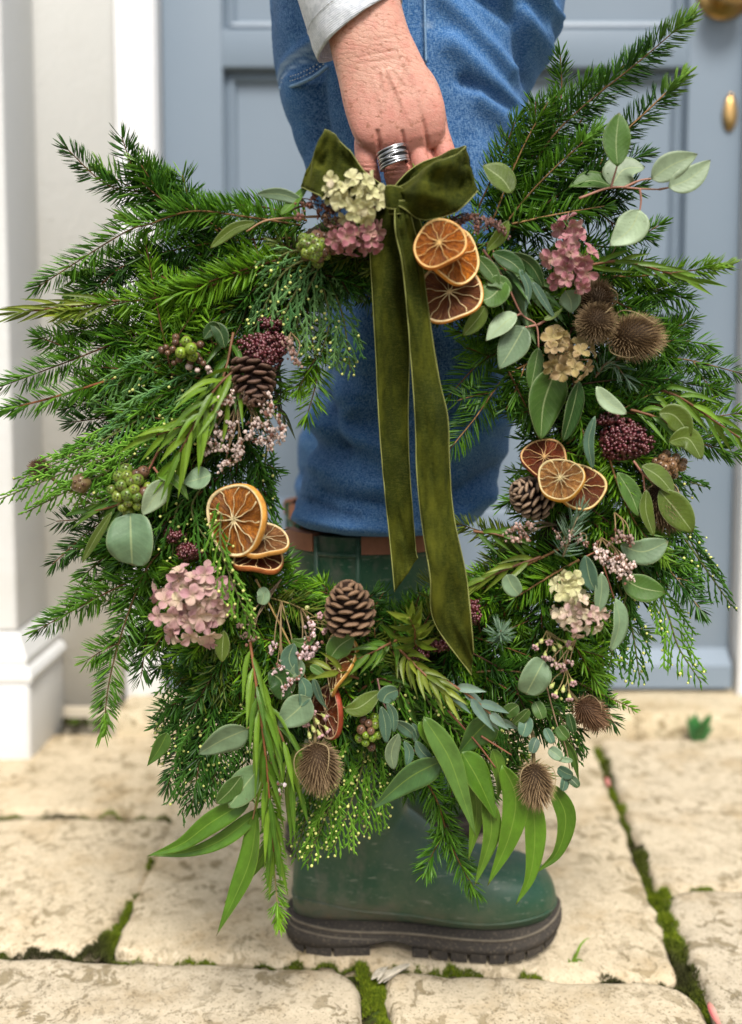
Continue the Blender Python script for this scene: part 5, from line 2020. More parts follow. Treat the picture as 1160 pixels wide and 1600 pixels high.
e = stem_part('eucalyptus_sprig', [[(930, 850), (945, 890), (960, 935)], [(935, 860), (915, 870)]], 0.001, REDST)
for pts, wpx, col, sh in (([(962, 935), (968, 975), (955, 1018)], 38, SILVER, 'oval'), ([(915, 868), (922, 905), (932, 925)], 26, TEAL, 'oval'), ([(940, 895), (940, 925), (934, 960)], 22, SILVER, 'oval'), ([(792, 898), (800, 915), (812, 930)], 26, SILVER, 'round')):
    leaf(e, [(*p, -0.06) for p in pts], wpx, col, sh)
e = stem_part('eucalyptus_sprig', [[(250, 700), (220, 760), (205, 800)], [(240, 730), (258, 755)], [(280, 735), (291, 756)]], 0.0012, REDST)
leaf(e, [(204, 802, -.05), (205, 845, -.058), (207, 884, -.05)], 70, (0.115, 0.19, 0.10), 'round', face=(-0.1, -1, 0.2))
for pts, wpx, col, sh in (([(260, 750), (243, 775), (222, 805)], 36, PALE, 'tear'), ([(330, 742), (305, 750), (286, 754)], 36, SILVER, 'tear'), ([(245, 740), (275, 750), (295, 782)], 22, LIME, 'lance'), ([(350, 985), (348, 1010), (347, 1035)], 22, OLIVEL, 'oval'), ([(175, 800), (150, 840), (128, 880)], 14, OLIVEL, 'oval')):
    leaf(e, [(*p, -0.055) for p in pts], wpx, col, sh)
e = stem_part('eucalyptus_sprig', [[(400, 905), (440, 980), (470, 1040), (486, 1080)], [(410, 1120), (385, 1140)], [(486, 1080), (484, 1095)], [(486, 1075), (540, 1107)]], 0.0011, (0.36, 0.24, 0.09))
for pts, wpx, col, sh in (([(388, 1139), (350, 1155), (310, 1178)], 50, SILVER, 'tear'), ([(485, 1090), (462, 1112), (434, 1135)], 48, SILVER, 'tear'), ([(408, 1197), (385, 1225), (357, 1262)], 46, (0.12, 0.2, 0.08), 'oval'), ([(378, 1212), (360, 1235), (338, 1256)], 30, GREEN, 'oval'), ([(460, 1005), (452, 1030), (465, 1058)], 26, TEAL, 'oval'), ([(470, 1030), (465, 1050), (448, 1062)], 20, SILVER, 'oval'),
                          ([(515, 1030), (530, 1010), (554, 994)], 36, GREEN, 'oval'), ([(538, 1108), (562, 1105), (595, 1080)], 28, OLIVEL, 'oval'), ([(470, 1058), (478, 1080), (470, 1105)], 22, TEAL, 'oval'), ([(455, 1000), (475, 1005), (495, 992)], 16, GREEN, 'oval'), ([(485, 1040), (500, 1050), (515, 1058)], 14, GREEN, 'lance'), ([(490, 1060), (500, 1090), (513, 1110)], 13, TEAL, 'lance'), ([(405, 920), (412, 930), (408, 945)], 20, SILVER, 'round'),
                          ([(420, 1050), (440, 1065), (440, 1095)], 40, DEEP, 'oval')):
    leaf(e, [(*p, -0.055) for p in pts], wpx, col, sh)
e = stem_part('eucalyptus_sprig', [[(590, 1060), (600, 1100), (625, 1130), (650, 1160)]], 0.0009, (0.22, 0.12, 0.10))
for pts, wpx, col, sh in (([(596, 1104), (602, 1130), (604, 1162)], 18, TEAL, 'oval'), ([(605, 1098), (614, 1115), (616, 1145)], 16, TEAL, 'oval'), ([(616, 1126), (635, 1138), (652, 1155)], 24, TEAL, 'oval'), ([(623, 1146), (612, 1175), (616, 1203)], 24, (0.16, 0.22, 0.12), 'oval'), ([(632, 1158), (640, 1175), (636, 1198)], 14, TEAL, 'oval'), ([(650, 1158), (660, 1175), (677, 1190)], 18, TEAL, 'oval'),
                          ([(598, 1098), (605, 1085), (622, 1078)], 28, TEAL, 'round'), ([(645, 1130), (650, 1145), (648, 1160)], 12, TEAL, 'oval')):
    leaf(e, [(*p, -0.055) for p in pts], wpx, col, sh)
# round leaves by the lower right
e = stem_part('eucalyptus_sprig', [[(850, 1020), (852, 1060), (870, 1130), (885, 1170), (893, 1220)]], 0.0008, (0.30, 0.2, 0.12))
leaf(e, [(850, 1032, -.055), (838, 1055, -.062), (822, 1085, -.055)], 46, SILVER, 'round')
for px, py, ax_, ay, wpx, col in ((868, 1178, 10, 8, 18, SILVER), (884, 1206, 12, 6, 20, TEAL), (882, 1224, -3, 12, 16, TEAL), (897, 1222, 8, 8, 14, DEEP), (880, 1185, 16, 4, 9, SILVER), (842, 1110, 6, 14, 20, GREEN), (820, 1135, -4, 16, 22, TEAL), (835, 1165, -4, 12, 16, TEAL), (880, 1145, 8, 10, 20, GREEN), (893, 1130, 4, 16, 15, DEEP), (858, 1150, 6, 12, 14, TEAL), (800, 1110, 10, -8, 22, GREEN), (815, 1120, 12, -12, 18, GREEN)):
    leaf(e, [(px - ax_, py - ay, -.045), (px + ax_, py + ay, -.05)], wpx, col, 'round')
# pale leaf behind the bow, top left
e = stem_part('eucalyptus_sprig', [[(500, 338), (460, 340), (415, 345), (385, 362)]], 0.0012, (0.38, 0.22, 0.12))
for pts, wpx, col, sh in (([(438, 336), (460, 315), (482, 289)], 17, LIME, 'oval'), ([(402, 303), (440, 304), (480, 318)], 18, SILVER, 'oval'), ([(400, 347), (365, 358), (328, 388)], 17, OLIVEL, 'oval'), ([(800, 302), (785, 280), (755, 258)], 40, OLIVEL, 'oval'), ([(330, 505), (345, 520), (352, 545)], 22, DEEP, 'oval'), ([(345, 515), (335, 510), (318, 530)], 18, DEEP, 'oval')):
    leaf(e, [(*p, -0.05) for p in pts], wpx, col, sh)
# long leaves hanging from the bottom
e = stem_part('long_leaf_spray', [[(700, 1110), (745, 1160), (775, 1200)], [(752, 1150), (800, 1180)], [(640, 1170), (690, 1190)]], 0.0010, (0.20, 0.08, 0.045))
for pts, wpx, col, dy in (([(662, 1120), (700, 1180), (722, 1240), (744, 1308)], 36, (0.10, 0.20, 0.035), -.065), ([(655, 1128), (680, 1160), (700, 1195)], 24, LIME, -.06), ([(692, 1188), (640, 1215), (582, 1264)], 46, (0.06, 0.135, 0.04), -.055), ([(722, 1175), (748, 1220), (776, 1282)], 46, (0.07, 0.16, 0.012), -.05),
                          ([(785, 1195), (806, 1245), (795, 1310), (762, 1384)], 40, LIME, -.048), ([(758, 1240), (768, 1300), (742, 1384)], 30, (0.08, 0.165, 0.014), -.044), ([(832, 1240), (836, 1310), (828, 1370), (806, 1414)], 34, LIME, -.046), ([(860, 1225), (884, 1275), (872, 1330), (838, 1364)], 32, LIME, -.04),
                          ([(735, 1195), (745, 1270), (732, 1345)], 28, (0.08, 0.16, 0.012), -.03), ([(770, 1120), (740, 1150), (715, 1180)], 56, (0.05, 0.12, 0.025), -.04), ([(770, 1170), (780, 1210), (778, 1250)], 26, (0.09, 0.17, 0.02), -.035), ([(875, 1150), (895, 1180), (905, 1222)], 14, GREEN, -.035)):
    leaf(e, [(*p, dy) for p in pts], wpx, col, 'lance', mat=M_LEAFG, cup=0.3, face=(R.gauss(0, .35), -1, R.gauss(0.0, .15)), n=22)
e = stem_part('long_leaf_spray', [[(430, 1180), (405, 1240), (395, 1280)], [(405, 1240), (380, 1260)]], 0.0012, (0.28, 0.16, 0.07))
for pts, wpx, col, dy in (([(392, 1248), (330, 1285), (285, 1318), (230, 1338)], 34, (0.075, 0.175, 0.012), -.045), ([(412, 1262), (350, 1310), (300, 1330), (240, 1338)], 26, (0.075, 0.17, 0.016), -.036), ([(402, 1270), (392, 1340), (368, 1400), (338, 1462)], 40, (0.075, 0.165, 0.012), -.04), ([(432, 1290), (405, 1345), (350, 1412)], 22, LIME, -.034),
                          ([(262, 1145), (248, 1172), (230, 1197)], 26, GREEN, -.01), ([(470, 1160), (455, 1230), (450, 1290)], 24, (0.12, 0.2, 0.02), -.02)):
    leaf(e, [(*p, dy) for p in pts], wpx, col, 'lance', mat=M_LEAFG, cup=0.3, face=(R.gauss(0, .35), -1, R.gauss(0.0, .15)), n=22)

# more greenery low on the right and left
for a in ([(760, 1010, 0), (800, 1080, -.004), (850, 1150, 0)], [(720, 1060, .01), (760, 1130, .01), (800, 1210, .012)], [(840, 1000, .01), (900, 1060, .01), (945, 1090, .012)], [(820, 1040, .004), (870, 1110, .004), (900, 1170, .008)],
          [(700, 1100, .014), (720, 1180, .014), (770, 1240, .016)], [(640, 1090, .014), (650, 1170, .014), (640, 1240, .016)], [(880, 960, .006), (930, 1010, .006), (940, 1070, .01)], [(540, 1080, .014), (530, 1160, .014), (510, 1230, .016)], [(470, 1080, .014), (460, 1160, .014), (430, 1230, .016)]):
    F(a, 24, FRC.choice((MID, DARK, BRIGHT)), 0.0026, 0.6, tw=3)

for a in ([(770, 340, .004), (815, 290, .002), (850, 215, .004)], [(800, 350, .006), (860, 280, .004), (915, 215, .006)], [(780, 330, .012), (830, 240, .012), (870, 150, .014)], [(830, 340, .01), (910, 270, .01), (975, 200, .012)],
          [(850, 360, .008), (930, 310, .008), (1000, 290, .01)], [(930, 480, .012), (1020, 520, .012), (1110, 540, .014)], [(920, 560, .014), (1030, 590, .014), (1130, 610, .016)], [(950, 640, .016), (1050, 680, .016), (1130, 700, .018)],
          [(940, 440, .014), (1020, 450, .014), (1080, 470, .016)], [(300, 460, .012), (180, 500, .012), (60, 530, .014)], [(310, 640, .016), (190, 650, .016), (110, 660, .02)], [(240, 870, .012), (170, 900, .012), (110, 940, .014)], [(980, 800, .012), (1040, 850, .012), (1080, 900, .014)]):
    F(a, 26, FRC.choice((MID, DARK, MID)), 0.0026, 0.5, tw=2)

for a in ([(560, 1010, .004), (610, 1060, .002), (650, 1120, .006)], [(700, 1010, .0), (740, 1070, -.002), (760, 1140, .004)], [(600, 1100, .01), (610, 1170, .01), (600, 1240, .014)], [(680, 1000, .006), (720, 960, .004), (760, 950, .006)],
          [(520, 990, .006), (470, 970, .004), (430, 990, .006)], [(640, 1150, .008), (690, 1200, .008), (730, 1250, .012)], [(790, 960, 0), (830, 1000, -.002), (880, 1030, .002)], [(700, 1160, .01), (780, 1190, .01), (850, 1210, .014)],
          [(500, 1040, .012), (480, 1110, .012), (440, 1170, .014)], [(560, 960, .014), (520, 930, .014), (470, 920, .016)]):
    F(a, 24, FRC.choice((MID, DARK, BRIGHT)), 0.0026, 0.6, tw=2)
for a in ([(430, 1090, .006), (400, 1160, .006), (370, 1240, .01)], [(640, 1060, .004), (650, 1120, .002), (640, 1190, .006)], [(760, 1080, -.004), (790, 1130, -.006), (800, 1190, -.002)], [(540, 1180, .004), (500, 1250, .002), (480, 1300, .006)]):
    C(a, 46, CD, 0.3)

for a, pal in (([(350, 365, .004), (250, 318, .004), (150, 262, .006)], MID), ([(360, 400, .006), (235, 400, .006), (120, 432, .008)], MID), ([(340, 350, .008), (270, 300, .008), (210, 260, .01)], MID), ([(400, 380, .01), (280, 360, .01), (190, 340, .012)], BRIGHT), ([(330, 430, .008), (210, 440, .008), (110, 462, .01)], DARK)):
    F(a, 30, pal, 0.0024, 0.34, tw=1, tip=TIPS)

# ================================================================== DECORATIONS WIRED TO THE WREATH
def frame_from(nv, upv=(0, 0, 1)):
    """rotation whose local Z is nv"""
    z = nrm(np.array(nv, dtype=float))
    u = np.array(upv, dtype=float)
    if abs(np.dot(z, u)) > 0.95:
        u = np.array((1.0, 0, 0))
    x = nrm(np.cross(u, z))
    y = np.cross(z, x)
    return np.stack([x, y, z], 1)


# ---- dried orange slices
def peel_mat():
    m = NT('dried_orange_peel')
    v = m.tc()
    n1 = m.noise(v, 160, 3)
    p = m.n('ShaderNodeTexVoronoi')
    m.l(v, p.inputs['Vector'])
    p.inputs['Scale'].default_value = 900
    a = m.attr('col')
    vm = m.n('ShaderNodeVectorMath', operation='SCALE')
    m.l(a.outputs['Color'], vm.inputs[0])
    m.l(m.maprange(n1, 0.3, 0.7, 0.7, 1.25), vm.inputs['Scale'])
    m.bump(p.outputs['Distance'], 0.5, 0.0006)
    return m.set(base=vm.outputs[0], rough=0.5, spec=0.4)


def flesh_mat():
    m = NT('dried_orange_flesh')
    a = m.attr('col')
    u, v_ = m.attr('lu').outputs['Fac'], m.attr('lv').outputs['Fac']
    cb = m.n('ShaderNodeCombineXYZ')
    m.l(m.math('MULTIPLY', u, 26.0), cb.inputs[0])
    m.l(m.math('MULTIPLY', v_, 3.2), cb.inputs[1])
    oi = m.n('ShaderNodeObjectInfo')
    m.l(m.math('MULTIPLY', oi.outputs['Random'], 40.0), cb.inputs[2])
    f = m.noise(cb.outputs[0], 1.0, 4, 0.6, 0.6)
    n2 = m.noise(m.tc(), 300, 4)
    c = m.mix(m.maprange(f, 0.32, 0.55), (0.10, 0.016, 0.004), a.outputs['Color'])
    c = m.mix(m.math('MULTIPLY', m.maprange(f, 0.58, 0.74), 0.8), c, (0.80, 0.50, 0.17))
    c = m.mix(m.math('MULTIPLY', m.maprange(n2, 0.35, 0.6, 1.0, 0.0), 0.45), c, (0.09, 0.018, 0.006))
    m.bump(m.math('ADD', f, m.math('MULTIPLY', n2, 0.4)), 0.9, 0.0022)
    m.set(base=c, rough=0.36, spec=0.5)
    m.translucent(c, 0.35)
    return m.mat


M_PEEL, M_FLESH = peel_mat(), flesh_mat()
M_PITH = mat_attr('orange_pith', 0.75, 0.25, 0.1, 220, 0.22, 0.6, 500)


def orange(px, py, dy, rpx, nv, flesh=(0.42, 0.13, 0.015), warp=0.10, spin=0.0, peel=(0.62, 0.24, 0.035), pith=(0.78, 0.55, 0.26), oval=1.0, thick=0.0045, foldk=0.0):
    """a dried slice: peel band, pith ring and membranes, each flesh segment a piece of its own"""
    Rr = rpx * PXM
    M = frame_from(nv)
    c0 = np.array(wp(px, py, dy))
    ph = R.random() * 6

    def W(r, th, h):
        """disc coordinates -> world, with the slice's warp"""
        wob = 1 + 0.035 * math.sin(3 * th + ph) + 0.022 * math.sin(2 * th + 3 * ph) + 0.016 * math.sin(5 * th + 2 * ph)
        x, y = r * wob * math.cos(th) * oval, r * wob * math.sin(th)
        z = h + 0.05 * Rr * (r / Rr) ** 2 * math.sin(3 * th + 2 * ph) + 1.3 * warp * Rr * (r / Rr) ** 2 * math.cos(2 * th + ph) - 0.06 * Rr * (r / Rr) ** 2
        if foldk:
            z += foldk * x * x / Rr
            x *= 1 - 0.35 * min(1, abs(foldk)) * abs(x) / Rr
        return c0 + M @ np.array((x, y, z))
    S = 64
    th = np.linspace(0, 2 * math.pi, S, endpoint=False)
    mb = MB()
    prof = [(0.88, -thick * 0.9), (0.97, -thick), (1.0, -thick * 0.6), (1.005, 0.0), (0.985, thick * 0.12)]
    v = [W(Rr * r, t, h) for r, h in prof for t in th]
    mb.add(v, grid_faces(len(prof), S, wrap=True), 0, peel)
    back = [W(Rr * 0.88, t, -thick * 0.9) for t in th] + [W(0, 0, -thick * 0.8)]
    mb.add(back, [[(k + 1) % S, k, S] for k in range(S)], 0, np.array(peel) * 0.6 + np.array(flesh) * 0.3)
    root = onw(mb.build('orange_slice', M_PEEL, wreath))
    # pith ring and membranes
    mb = MB()
    prof = [(0.985, thick * 0.10), (0.965, thick * 0.20), (0.94, thick * 0.15), (0.905, -thick * 0.06)]
    v = [W(Rr * (r + (0.012 * math.sin(11 * t + ph) if r < 0.9 else 0)), t, h) for r, h in prof for t in th]
    pc = np.array(pith)
    cols = np.concatenate([np.tile(np.array(peel) * 0.75 + pc * 0.25, (S, 1)), np.tile(pc, (S, 1)), np.tile(pc * 0.98, (S, 1)), np.tile(pc * 0.7, (S, 1))])
    mb.add(v, grid_faces(4, S, wrap=True), 0, cols)
    K = R.choice((9, 10, 10, 11))
    ths = [spin + 2 * math.pi * (k + R.uniform(-0.16, 0.16)) / K for k in range(K)]
    hub = 0.07
    for t0 in ths:
        wv = R.uniform(-0.06, 0.06)
        rs = np.linspace(0.03, 0.90, 8)
        p = np.array([W(Rr * r, t0 + wv * math.sin(r * 5) + 0.05 * math.sin(14 * r + 3 * t0), thick * (0.13 + 0.10 * math.sin(9 * r + t0))) for r in rs])
        add_tube(mb, p, Rr * np.array([0.022, 0.017, 0.012, 0.009, 0.008, 0.009, 0.011, 0.02]) * R.uniform(0.7, 1.4), 5, 0, pc * R.uniform(0.8, 1.0))
    v, f = ico(2)
    mb.add((np.array([W(0, 0, thick * 0.05)]) + (v * np.array((Rr * hub, Rr * hub * 0.8, thick * 0.25))) @ M.T), f, 0, pc)
    mb.build('pith', M_PITH, root)
    # flesh
    for k in range(K):
        a0, a1 = ths[k], ths[(k + 1) % K] + (2 * math.pi if k == K - 1 else 0)
        n, m_ = 9, 9
        v, uv = [], []
        for i in range(n):
            r = 0.05 + (0.925 - 0.05) * i / (n - 1)
            for j in range(m_):
                s = j / (m_ - 1)
                mar = 0.006 / max(r, 0.08)
                t = a0 + mar + (a1 - a0 - 2 * mar) * s
                sag = math.sin(math.pi * s) * math.sin(math.pi * min(1, r * 1.05))
                h = thick * (-0.28 * sag + 0.30 * noise.noise(Vector((r * 6, s * 4 + k * 3.1, ph)))) - thick * 0.10
                v.append(W(Rr * r, t, h))
                uv.append((s + k * 1.7, r))
        fc = np.array(flesh) * R.uniform(0.6, 1.35)
        mb = MB()
        mb.add(v, grid_faces(n, m_), 0, fc, uv)
        mb.build('segment', M_FLESH, root)
    return root


AMB = (0.50, 0.19, 0.022)
DRK = (0.26, 0.055, 0.008)
orange(702, 456, -.058, 47, (-0.15, -1, 0.35), (0.30, 0.095, 0.022), 0.06, 0.4, oval=1.02, pith=(0.80, 0.60, 0.32))
orange(711, 399, -.074, 42, (0.45, -1, 0.25), (0.66, 0.20, 0.008), 0.07, 0.2, oval=0.98, pith=(0.80, 0.58, 0.26))
orange(687, 379, -.088, 38, (-0.25, -1, 0.45), (0.62, 0.18, 0.008), 0.06, 0.7, oval=0.98, peel=(0.55, 0.17, 0.025), pith=(0.74, 0.47, 0.18))
orange(404, 868, -.052, 38, (0.05, -0.45, 1.0), (0.20, 0.04, 0.006), 0.10, 0.2, peel=(0.32, 0.09, 0.02))
orange(413, 841, -.058, 36, (0.10, -0.62, 1.0), (0.42, 0.2, 0.07), 0.05, 0.9, peel=(0.62, 0.30, 0.07), pith=(0.80, 0.62, 0.34))
orange(366, 812, -.066, 54, (-0.62, -1, 0.12), (0.60, 0.21, 0.018), 0.05, 0.5, oval=0.97, peel=(0.64, 0.29, 0.05), pith=(0.82, 0.66, 0.36), thick=0.007)
orange(851, 714, -.046, 34, (-0.12, -1, 0.75), (0.20, 0.035, 0.008), 0.05, 0.1, peel=(0.20, 0.03, 0.012), pith=(0.62, 0.38, 0.16))
orange(908, 758, -.050, 37, (0.10, -1, 0.45), (0.26, 0.06, 0.014), 0.08, 0.5, peel=(0.55, 0.25, 0.05), pith=(0.76, 0.58, 0.26))
orange(876, 747, -.068, 33, (-0.35, -1, 0.55), (0.55, 0.27, 0.07), 0.05, 0.9, peel=(0.66, 0.30, 0.03), pith=(0.82, 0.66, 0.34), thick=0.0065)
orange(526, 1038, -.050, 46, (-0.62, -0.8, 0.35), (0.30, 0.10, 0.02), 0.22, 0.2, peel=(0.50, 0.25, 0.05), pith=(0.76, 0.60, 0.30), oval=0.52)
orange(510, 1112, -.046, 40, (-0.9, -0.55, 0.10), (0.20, 0.04, 0.01), 0.06, 0.6, peel=(0.24, 0.035, 0.012), pith=(0.62, 0.42, 0.24))


# ---- hydrangea heads
def petal_mat(name, stops):
    m = NT(name)
    oi = m.n('ShaderNodeObjectInfo')
    a = m.attr('col')
    u, v_ = m.attr('lu').outputs['Fac'], m.attr('lv').outputs['Fac']
    sep = m.n('ShaderNodeSeparateColor')
    m.l(a.outputs['Color'], sep.inputs[0])
    fac = m.math('ADD', m.math('MULTIPLY', oi.outputs['Random'], 0.5), m.math('MULTIPLY', sep.outputs[0], 0.5))
    c = m.ramp(fac, stops)
    n1 = m.noise(m.tc(), 190, 4, 0.6)
    c = m.mix(m.maprange(n1, 0.35, 0.7, 0.0, 0.4), c, m.mix(0.5, c, (0.40, 0.24, 0.14)))
    vein = m.maprange(m.math('ABSOLUTE', u), 0.02, 0.09, 0.35, 0.0)
    c = m.mix(vein, c, (0.30, 0.14, 0.12))
    base = m.maprange(v_, 0.0, 0.45, 0.45, 0.0)
    c = m.mix(base, c, (0.40, 0.36, 0.16))
    rim = m.maprange(m.math('ABSOLUTE', u), 0.75, 1.0, 0.0, 0.45)
    c = m.mix(rim, c, (0.62, 0.50, 0.36))
    m.bump(n1, 0.35, 0.001)
    dk = m.n('ShaderNodeVectorMath', operation='SCALE')
    m.l(c, dk.inputs[0])
    dk.inputs['Scale'].default_value = 0.88
    c = dk.outputs[0]
    m.set(base=c, rough=0.75, spec=0.2)
    m.translucent(c, 0.15)
    return m.mat


FLM = []
for var in range(5):
    mb = MB()
    for k in range(4):
        a = math.pi / 2 * k + R.gauss(0, 0.14)
        L = R.uniform(0.82, 1.08)
        wd = R.uniform(0.32, 0.41)
        lift = R.uniform(0.10, 0.75)
        s = np.linspace(0, 1, 7)
        p = np.stack([s * L * math.cos(a), s * L * math.sin(a), 0.02 * k + lift * L * s * (1 - 0.55 * s)], 1)
        n = 7
        us = np.linspace(-1, 1, 7)
        ws = np.sin(math.pi * np.clip(s, 0, 1) ** 1.25) ** 0.62
        ws[0], ws[-1] = 0.10, 0.14
        v, uv = np.zeros((n, 7, 3)), np.zeros((n, 7, 2))
        sd_ = np.array((-math.sin(a), math.cos(a), 0))
        for j, u in enumerate(us):
            v[:, j] = p + sd_ * (u * wd * ws)[:, None] + np.array((0, 0, 1)) * (0.16 * abs(u) ** 1.5 * ws + 0.05 * np.sin(7 * s + u * 3 + var))[:, None]
            uv[:, j] = np.stack([np.full(n, u), s], 1)
        mb.add(v.reshape(-1, 3), grid_faces(n, 7), 0, (k / 3.0 * 0.7 + R.random() * 0.3,) * 3, uv.reshape(-1, 2))
    add_ball(mb, (0, 0, 0.06), 0.07, 1, 0, (0.5, 0.5, 0.5))
    FLM.append(mb)


def hydrangea(blobs, pal, n, fpx=13, label=None):
    """blobs: list of (px, py, dy, rx px, ry px, count)"""
    mat = petal_mat('hydrangea_petal', pal)
    mb = MB()
    for px, py, dy, rx, ry, cnt in blobs:
        add_ball(mb, wp(px, py, dy + 0.03), (rx * PXM * 0.5, 0.012, ry * PXM * 0.5), 2, 0, (0.07, 0.06, 0.02))
        for k in range(12):
            a = k * 0.52
            q = np.array(wp(px, py, dy + 0.04))
            e_ = np.array(wp(px + rx * 0.75 * math.cos(a), py + ry * 0.75 * math.sin(a), dy - 0.0))
            add_tube(mb, [q, (q + e_) / 2 + np.array((0, -0.004, 0)), e_], 0.0005, 4, 0, (0.34, 0.2, 0.12))
    head = onw(mb.build('hydrangea_head', M_STEM, wreath))
    if label:
        head['label'] = label
    meshes = [f.mesh('floret', [mat]) for f in FLM]
    for px, py, dy, rx, ry, cnt in blobs:
        for k in range(cnt):
            t = (k + 0.5) / cnt
            rr = math.sqrt(t)
            a = k * 2.39996 + R.gauss(0, 0.2)
            x, y = rr * math.cos(a), rr * math.sin(a)
            z = math.sqrt(max(0, 1 - rr * rr * 0.98))
            nv = np.array((x * 0.9, -(0.35 + z), -y * 0.9)) + np.array([R.gauss(0, 0.6) for _ in range(3)])
            M = frame_from(nv) @ np.array(Matrix.Rotation(R.random() * 6.28, 3, 'Z'))
            s = fpx * PXM * R.uniform(0.85, 1.12)
            pos = np.array(wp(px + x * rx, py + y * ry, dy + 0.022 - 0.034 * z + R.gauss(0, 0.0075)))
            o = link('floret', meshes[R.randrange(len(meshes))], head)
            mw = Matrix(M.tolist()).to_4x4() @ Matrix.Scale(s, 4)
            mw.translation = Vector(pos)
            o.matrix_basis = mw
    return head


PINKC = [(0.0, (0.70, 0.60, 0.38)), (0.25, (0.72, 0.54, 0.42)), (0.5, (0.60, 0.36, 0.36)), (0.75, (0.52, 0.27, 0.31)), (1.0, (0.72, 0.56, 0.44))]
PINKD = [(0.0, (0.52, 0.36, 0.22)), (0.3, (0.46, 0.20, 0.22)), (0.6, (0.40, 0.14, 0.18)), (0.85, (0.34, 0.11, 0.14)), (1.0, (0.50, 0.26, 0.24))]
CREAM = [(0.0, (0.62, 0.62, 0.30)), (0.35, (0.74, 0.72, 0.42)), (0.7, (0.66, 0.66, 0.32)), (1.0, (0.72, 0.62, 0.46))]
OLGOLD = [(0.0, (0.34, 0.28, 0.10)), (0.4, (0.42, 0.33, 0.13)), (0.75, (0.36, 0.25, 0.12)), (1.0, (0.46, 0.34, 0.19))]
PALEP = [(0.0, (0.70, 0.66, 0.42)), (0.4, (0.72, 0.60, 0.44)), (0.75, (0.66, 0.46, 0.42)), (1.0, (0.58, 0.36, 0.36))]
hydrangea([(553, 368, -.064, 46, 26, 20)], PINKD, 12, 15, 'dusky pink hydrangea florets beside the bow')
hydrangea([(560, 312, -.080, 44, 38, 19), (520, 292, -.070, 18, 18, 5)], CREAM, 20, 15, 'cream hydrangea florets beside the bow')
hydrangea([(302, 946, -.066, 60, 62, 34)], PINKC, 34, 19, 'large pink and cream hydrangea head')
hydrangea([(893, 412, -.058, 40, 46, 20), (885, 352, -.045, 25, 10, 4)], [(0.0, (0.56, 0.42, 0.26)), (0.25, (0.54, 0.26, 0.28)), (0.6, (0.44, 0.15, 0.20)), (0.85, (0.50, 0.22, 0.26)), (1.0, (0.60, 0.40, 0.34))], 20, 16, 'mauve pink hydrangea head')
hydrangea([(890, 562, -.055, 40, 34, 16), (872, 525, -.05, 20, 10, 4)], OLGOLD, 16, 16, 'olive gold dried hydrangea head')
hydrangea([(888, 920, -.058, 26, 24, 9)], CREAM, 9, 15, 'cream florets of the lower hydrangea')
hydrangea([(906, 960, -.060, 42, 32, 22)], PALEP, 22, 13, 'pale pink florets of the lower hydrangea')

# ---- pine cones
M_CONE = mat_attr('cone_scale', 0.62, 0.35, 0, 300, 0.4, 0.5, 600)


def scale_mesh(tipc, basec):
    """a cone scale: thin root, thick rounded end with a raised boss (length 1 along +X, width along Y)"""
    mb = MB()
    xs = [0.0, 0.45, 0.75, 0.92, 1.0]
    wd = [0.16, 0.30, 0.42, 0.40, 0.22]
    tk = [0.04, 0.06, 0.09, 0.17, 0.05]
    v, c = [], []
    m_ = 10
    for x, w_, t in zip(xs, wd, tk):
        for k in range(m_):
            a = 2 * math.pi * k / m_
            v.append((x, w_ * math.cos(a), t * math.sin(a) + 0.10 * x * x - 0.06 * abs(math.cos(a)) * x))
            f = max(0, (x - 0.74) / 0.26)
            c.append(np.array(basec) * (1 - f) + np.array(tipc) * f)
    mb.add(v, grid_faces(5, m_, wrap=True) + [[4 * m_ + k for k in range(m_)]], 0, np.array(c))
    add_ball(mb, (0.97, 0, 0.09), (0.07, 0.12, 0.07), 1, 0, np.array(tipc) * 1.15)
    return mb.mesh('scale', [M_CONE])


def cone(px, py, dy, rpx, lpx, axis, tipc, basec, n=64, openk=1.0, label=None):
    """axis: world direction from stalk to tip; rpx, lpx half width and half length in pixels"""
    M = frame_from(axis, (0, -1, 0.1))
    c0 = np.array(wp(px, py, dy))
    rr, ll = rpx * PXM, lpx * PXM
    mb = MB()
    v, f = ico(3)
    mb.add((v * np.array((rr * 0.45, rr * 0.45, ll * 0.85))) @ M.T + c0, f, 0, np.array(basec) * 0.6)
    core = onw(mb.build('pine_cone', M_CONE, wreath))
    if label:
        core['label'] = label
    me = scale_mesh(tipc, basec)
    for k in range(n):
        t = (k + 0.5) / n
        z = -0.92 + 1.86 * t
        a = k * 2.39996
        prof = (max(0.0, 1 - ((z + 0.15) / 1.18) ** 2)) ** 0.6
        r_out = rr * (0.20 + 0.80 * prof)
        el = rad(-18 + 78 * t ** 1.3) * openk
        d = np.array((math.cos(a) * math.cos(el), math.sin(a) * math.cos(el), math.sin(el)))
        root = np.array((math.cos(a) * rr * 0.15 * (1 - t), math.sin(a) * rr * 0.15 * (1 - t), z * ll * 0.86 - math.sin(el) * r_out * 0.5))
        L = r_out * 0.88
        x = d
        y = np.array((-math.sin(a), math.cos(a), 0))
        zz = np.cross(x, y)
        B = np.stack([x, y, zz], 1)
        wsc = rr * 0.74 * (0.55 + 0.45 * prof)
        Mw = M @ B @ np.diag((L, wsc, rr * 0.52))
        o = link('scale', me, core)
        mw = Matrix(Mw.tolist()).to_4x4()
        mw.translation = Vector(c0 + M @ root)
        o.matrix_basis = mw
    return core


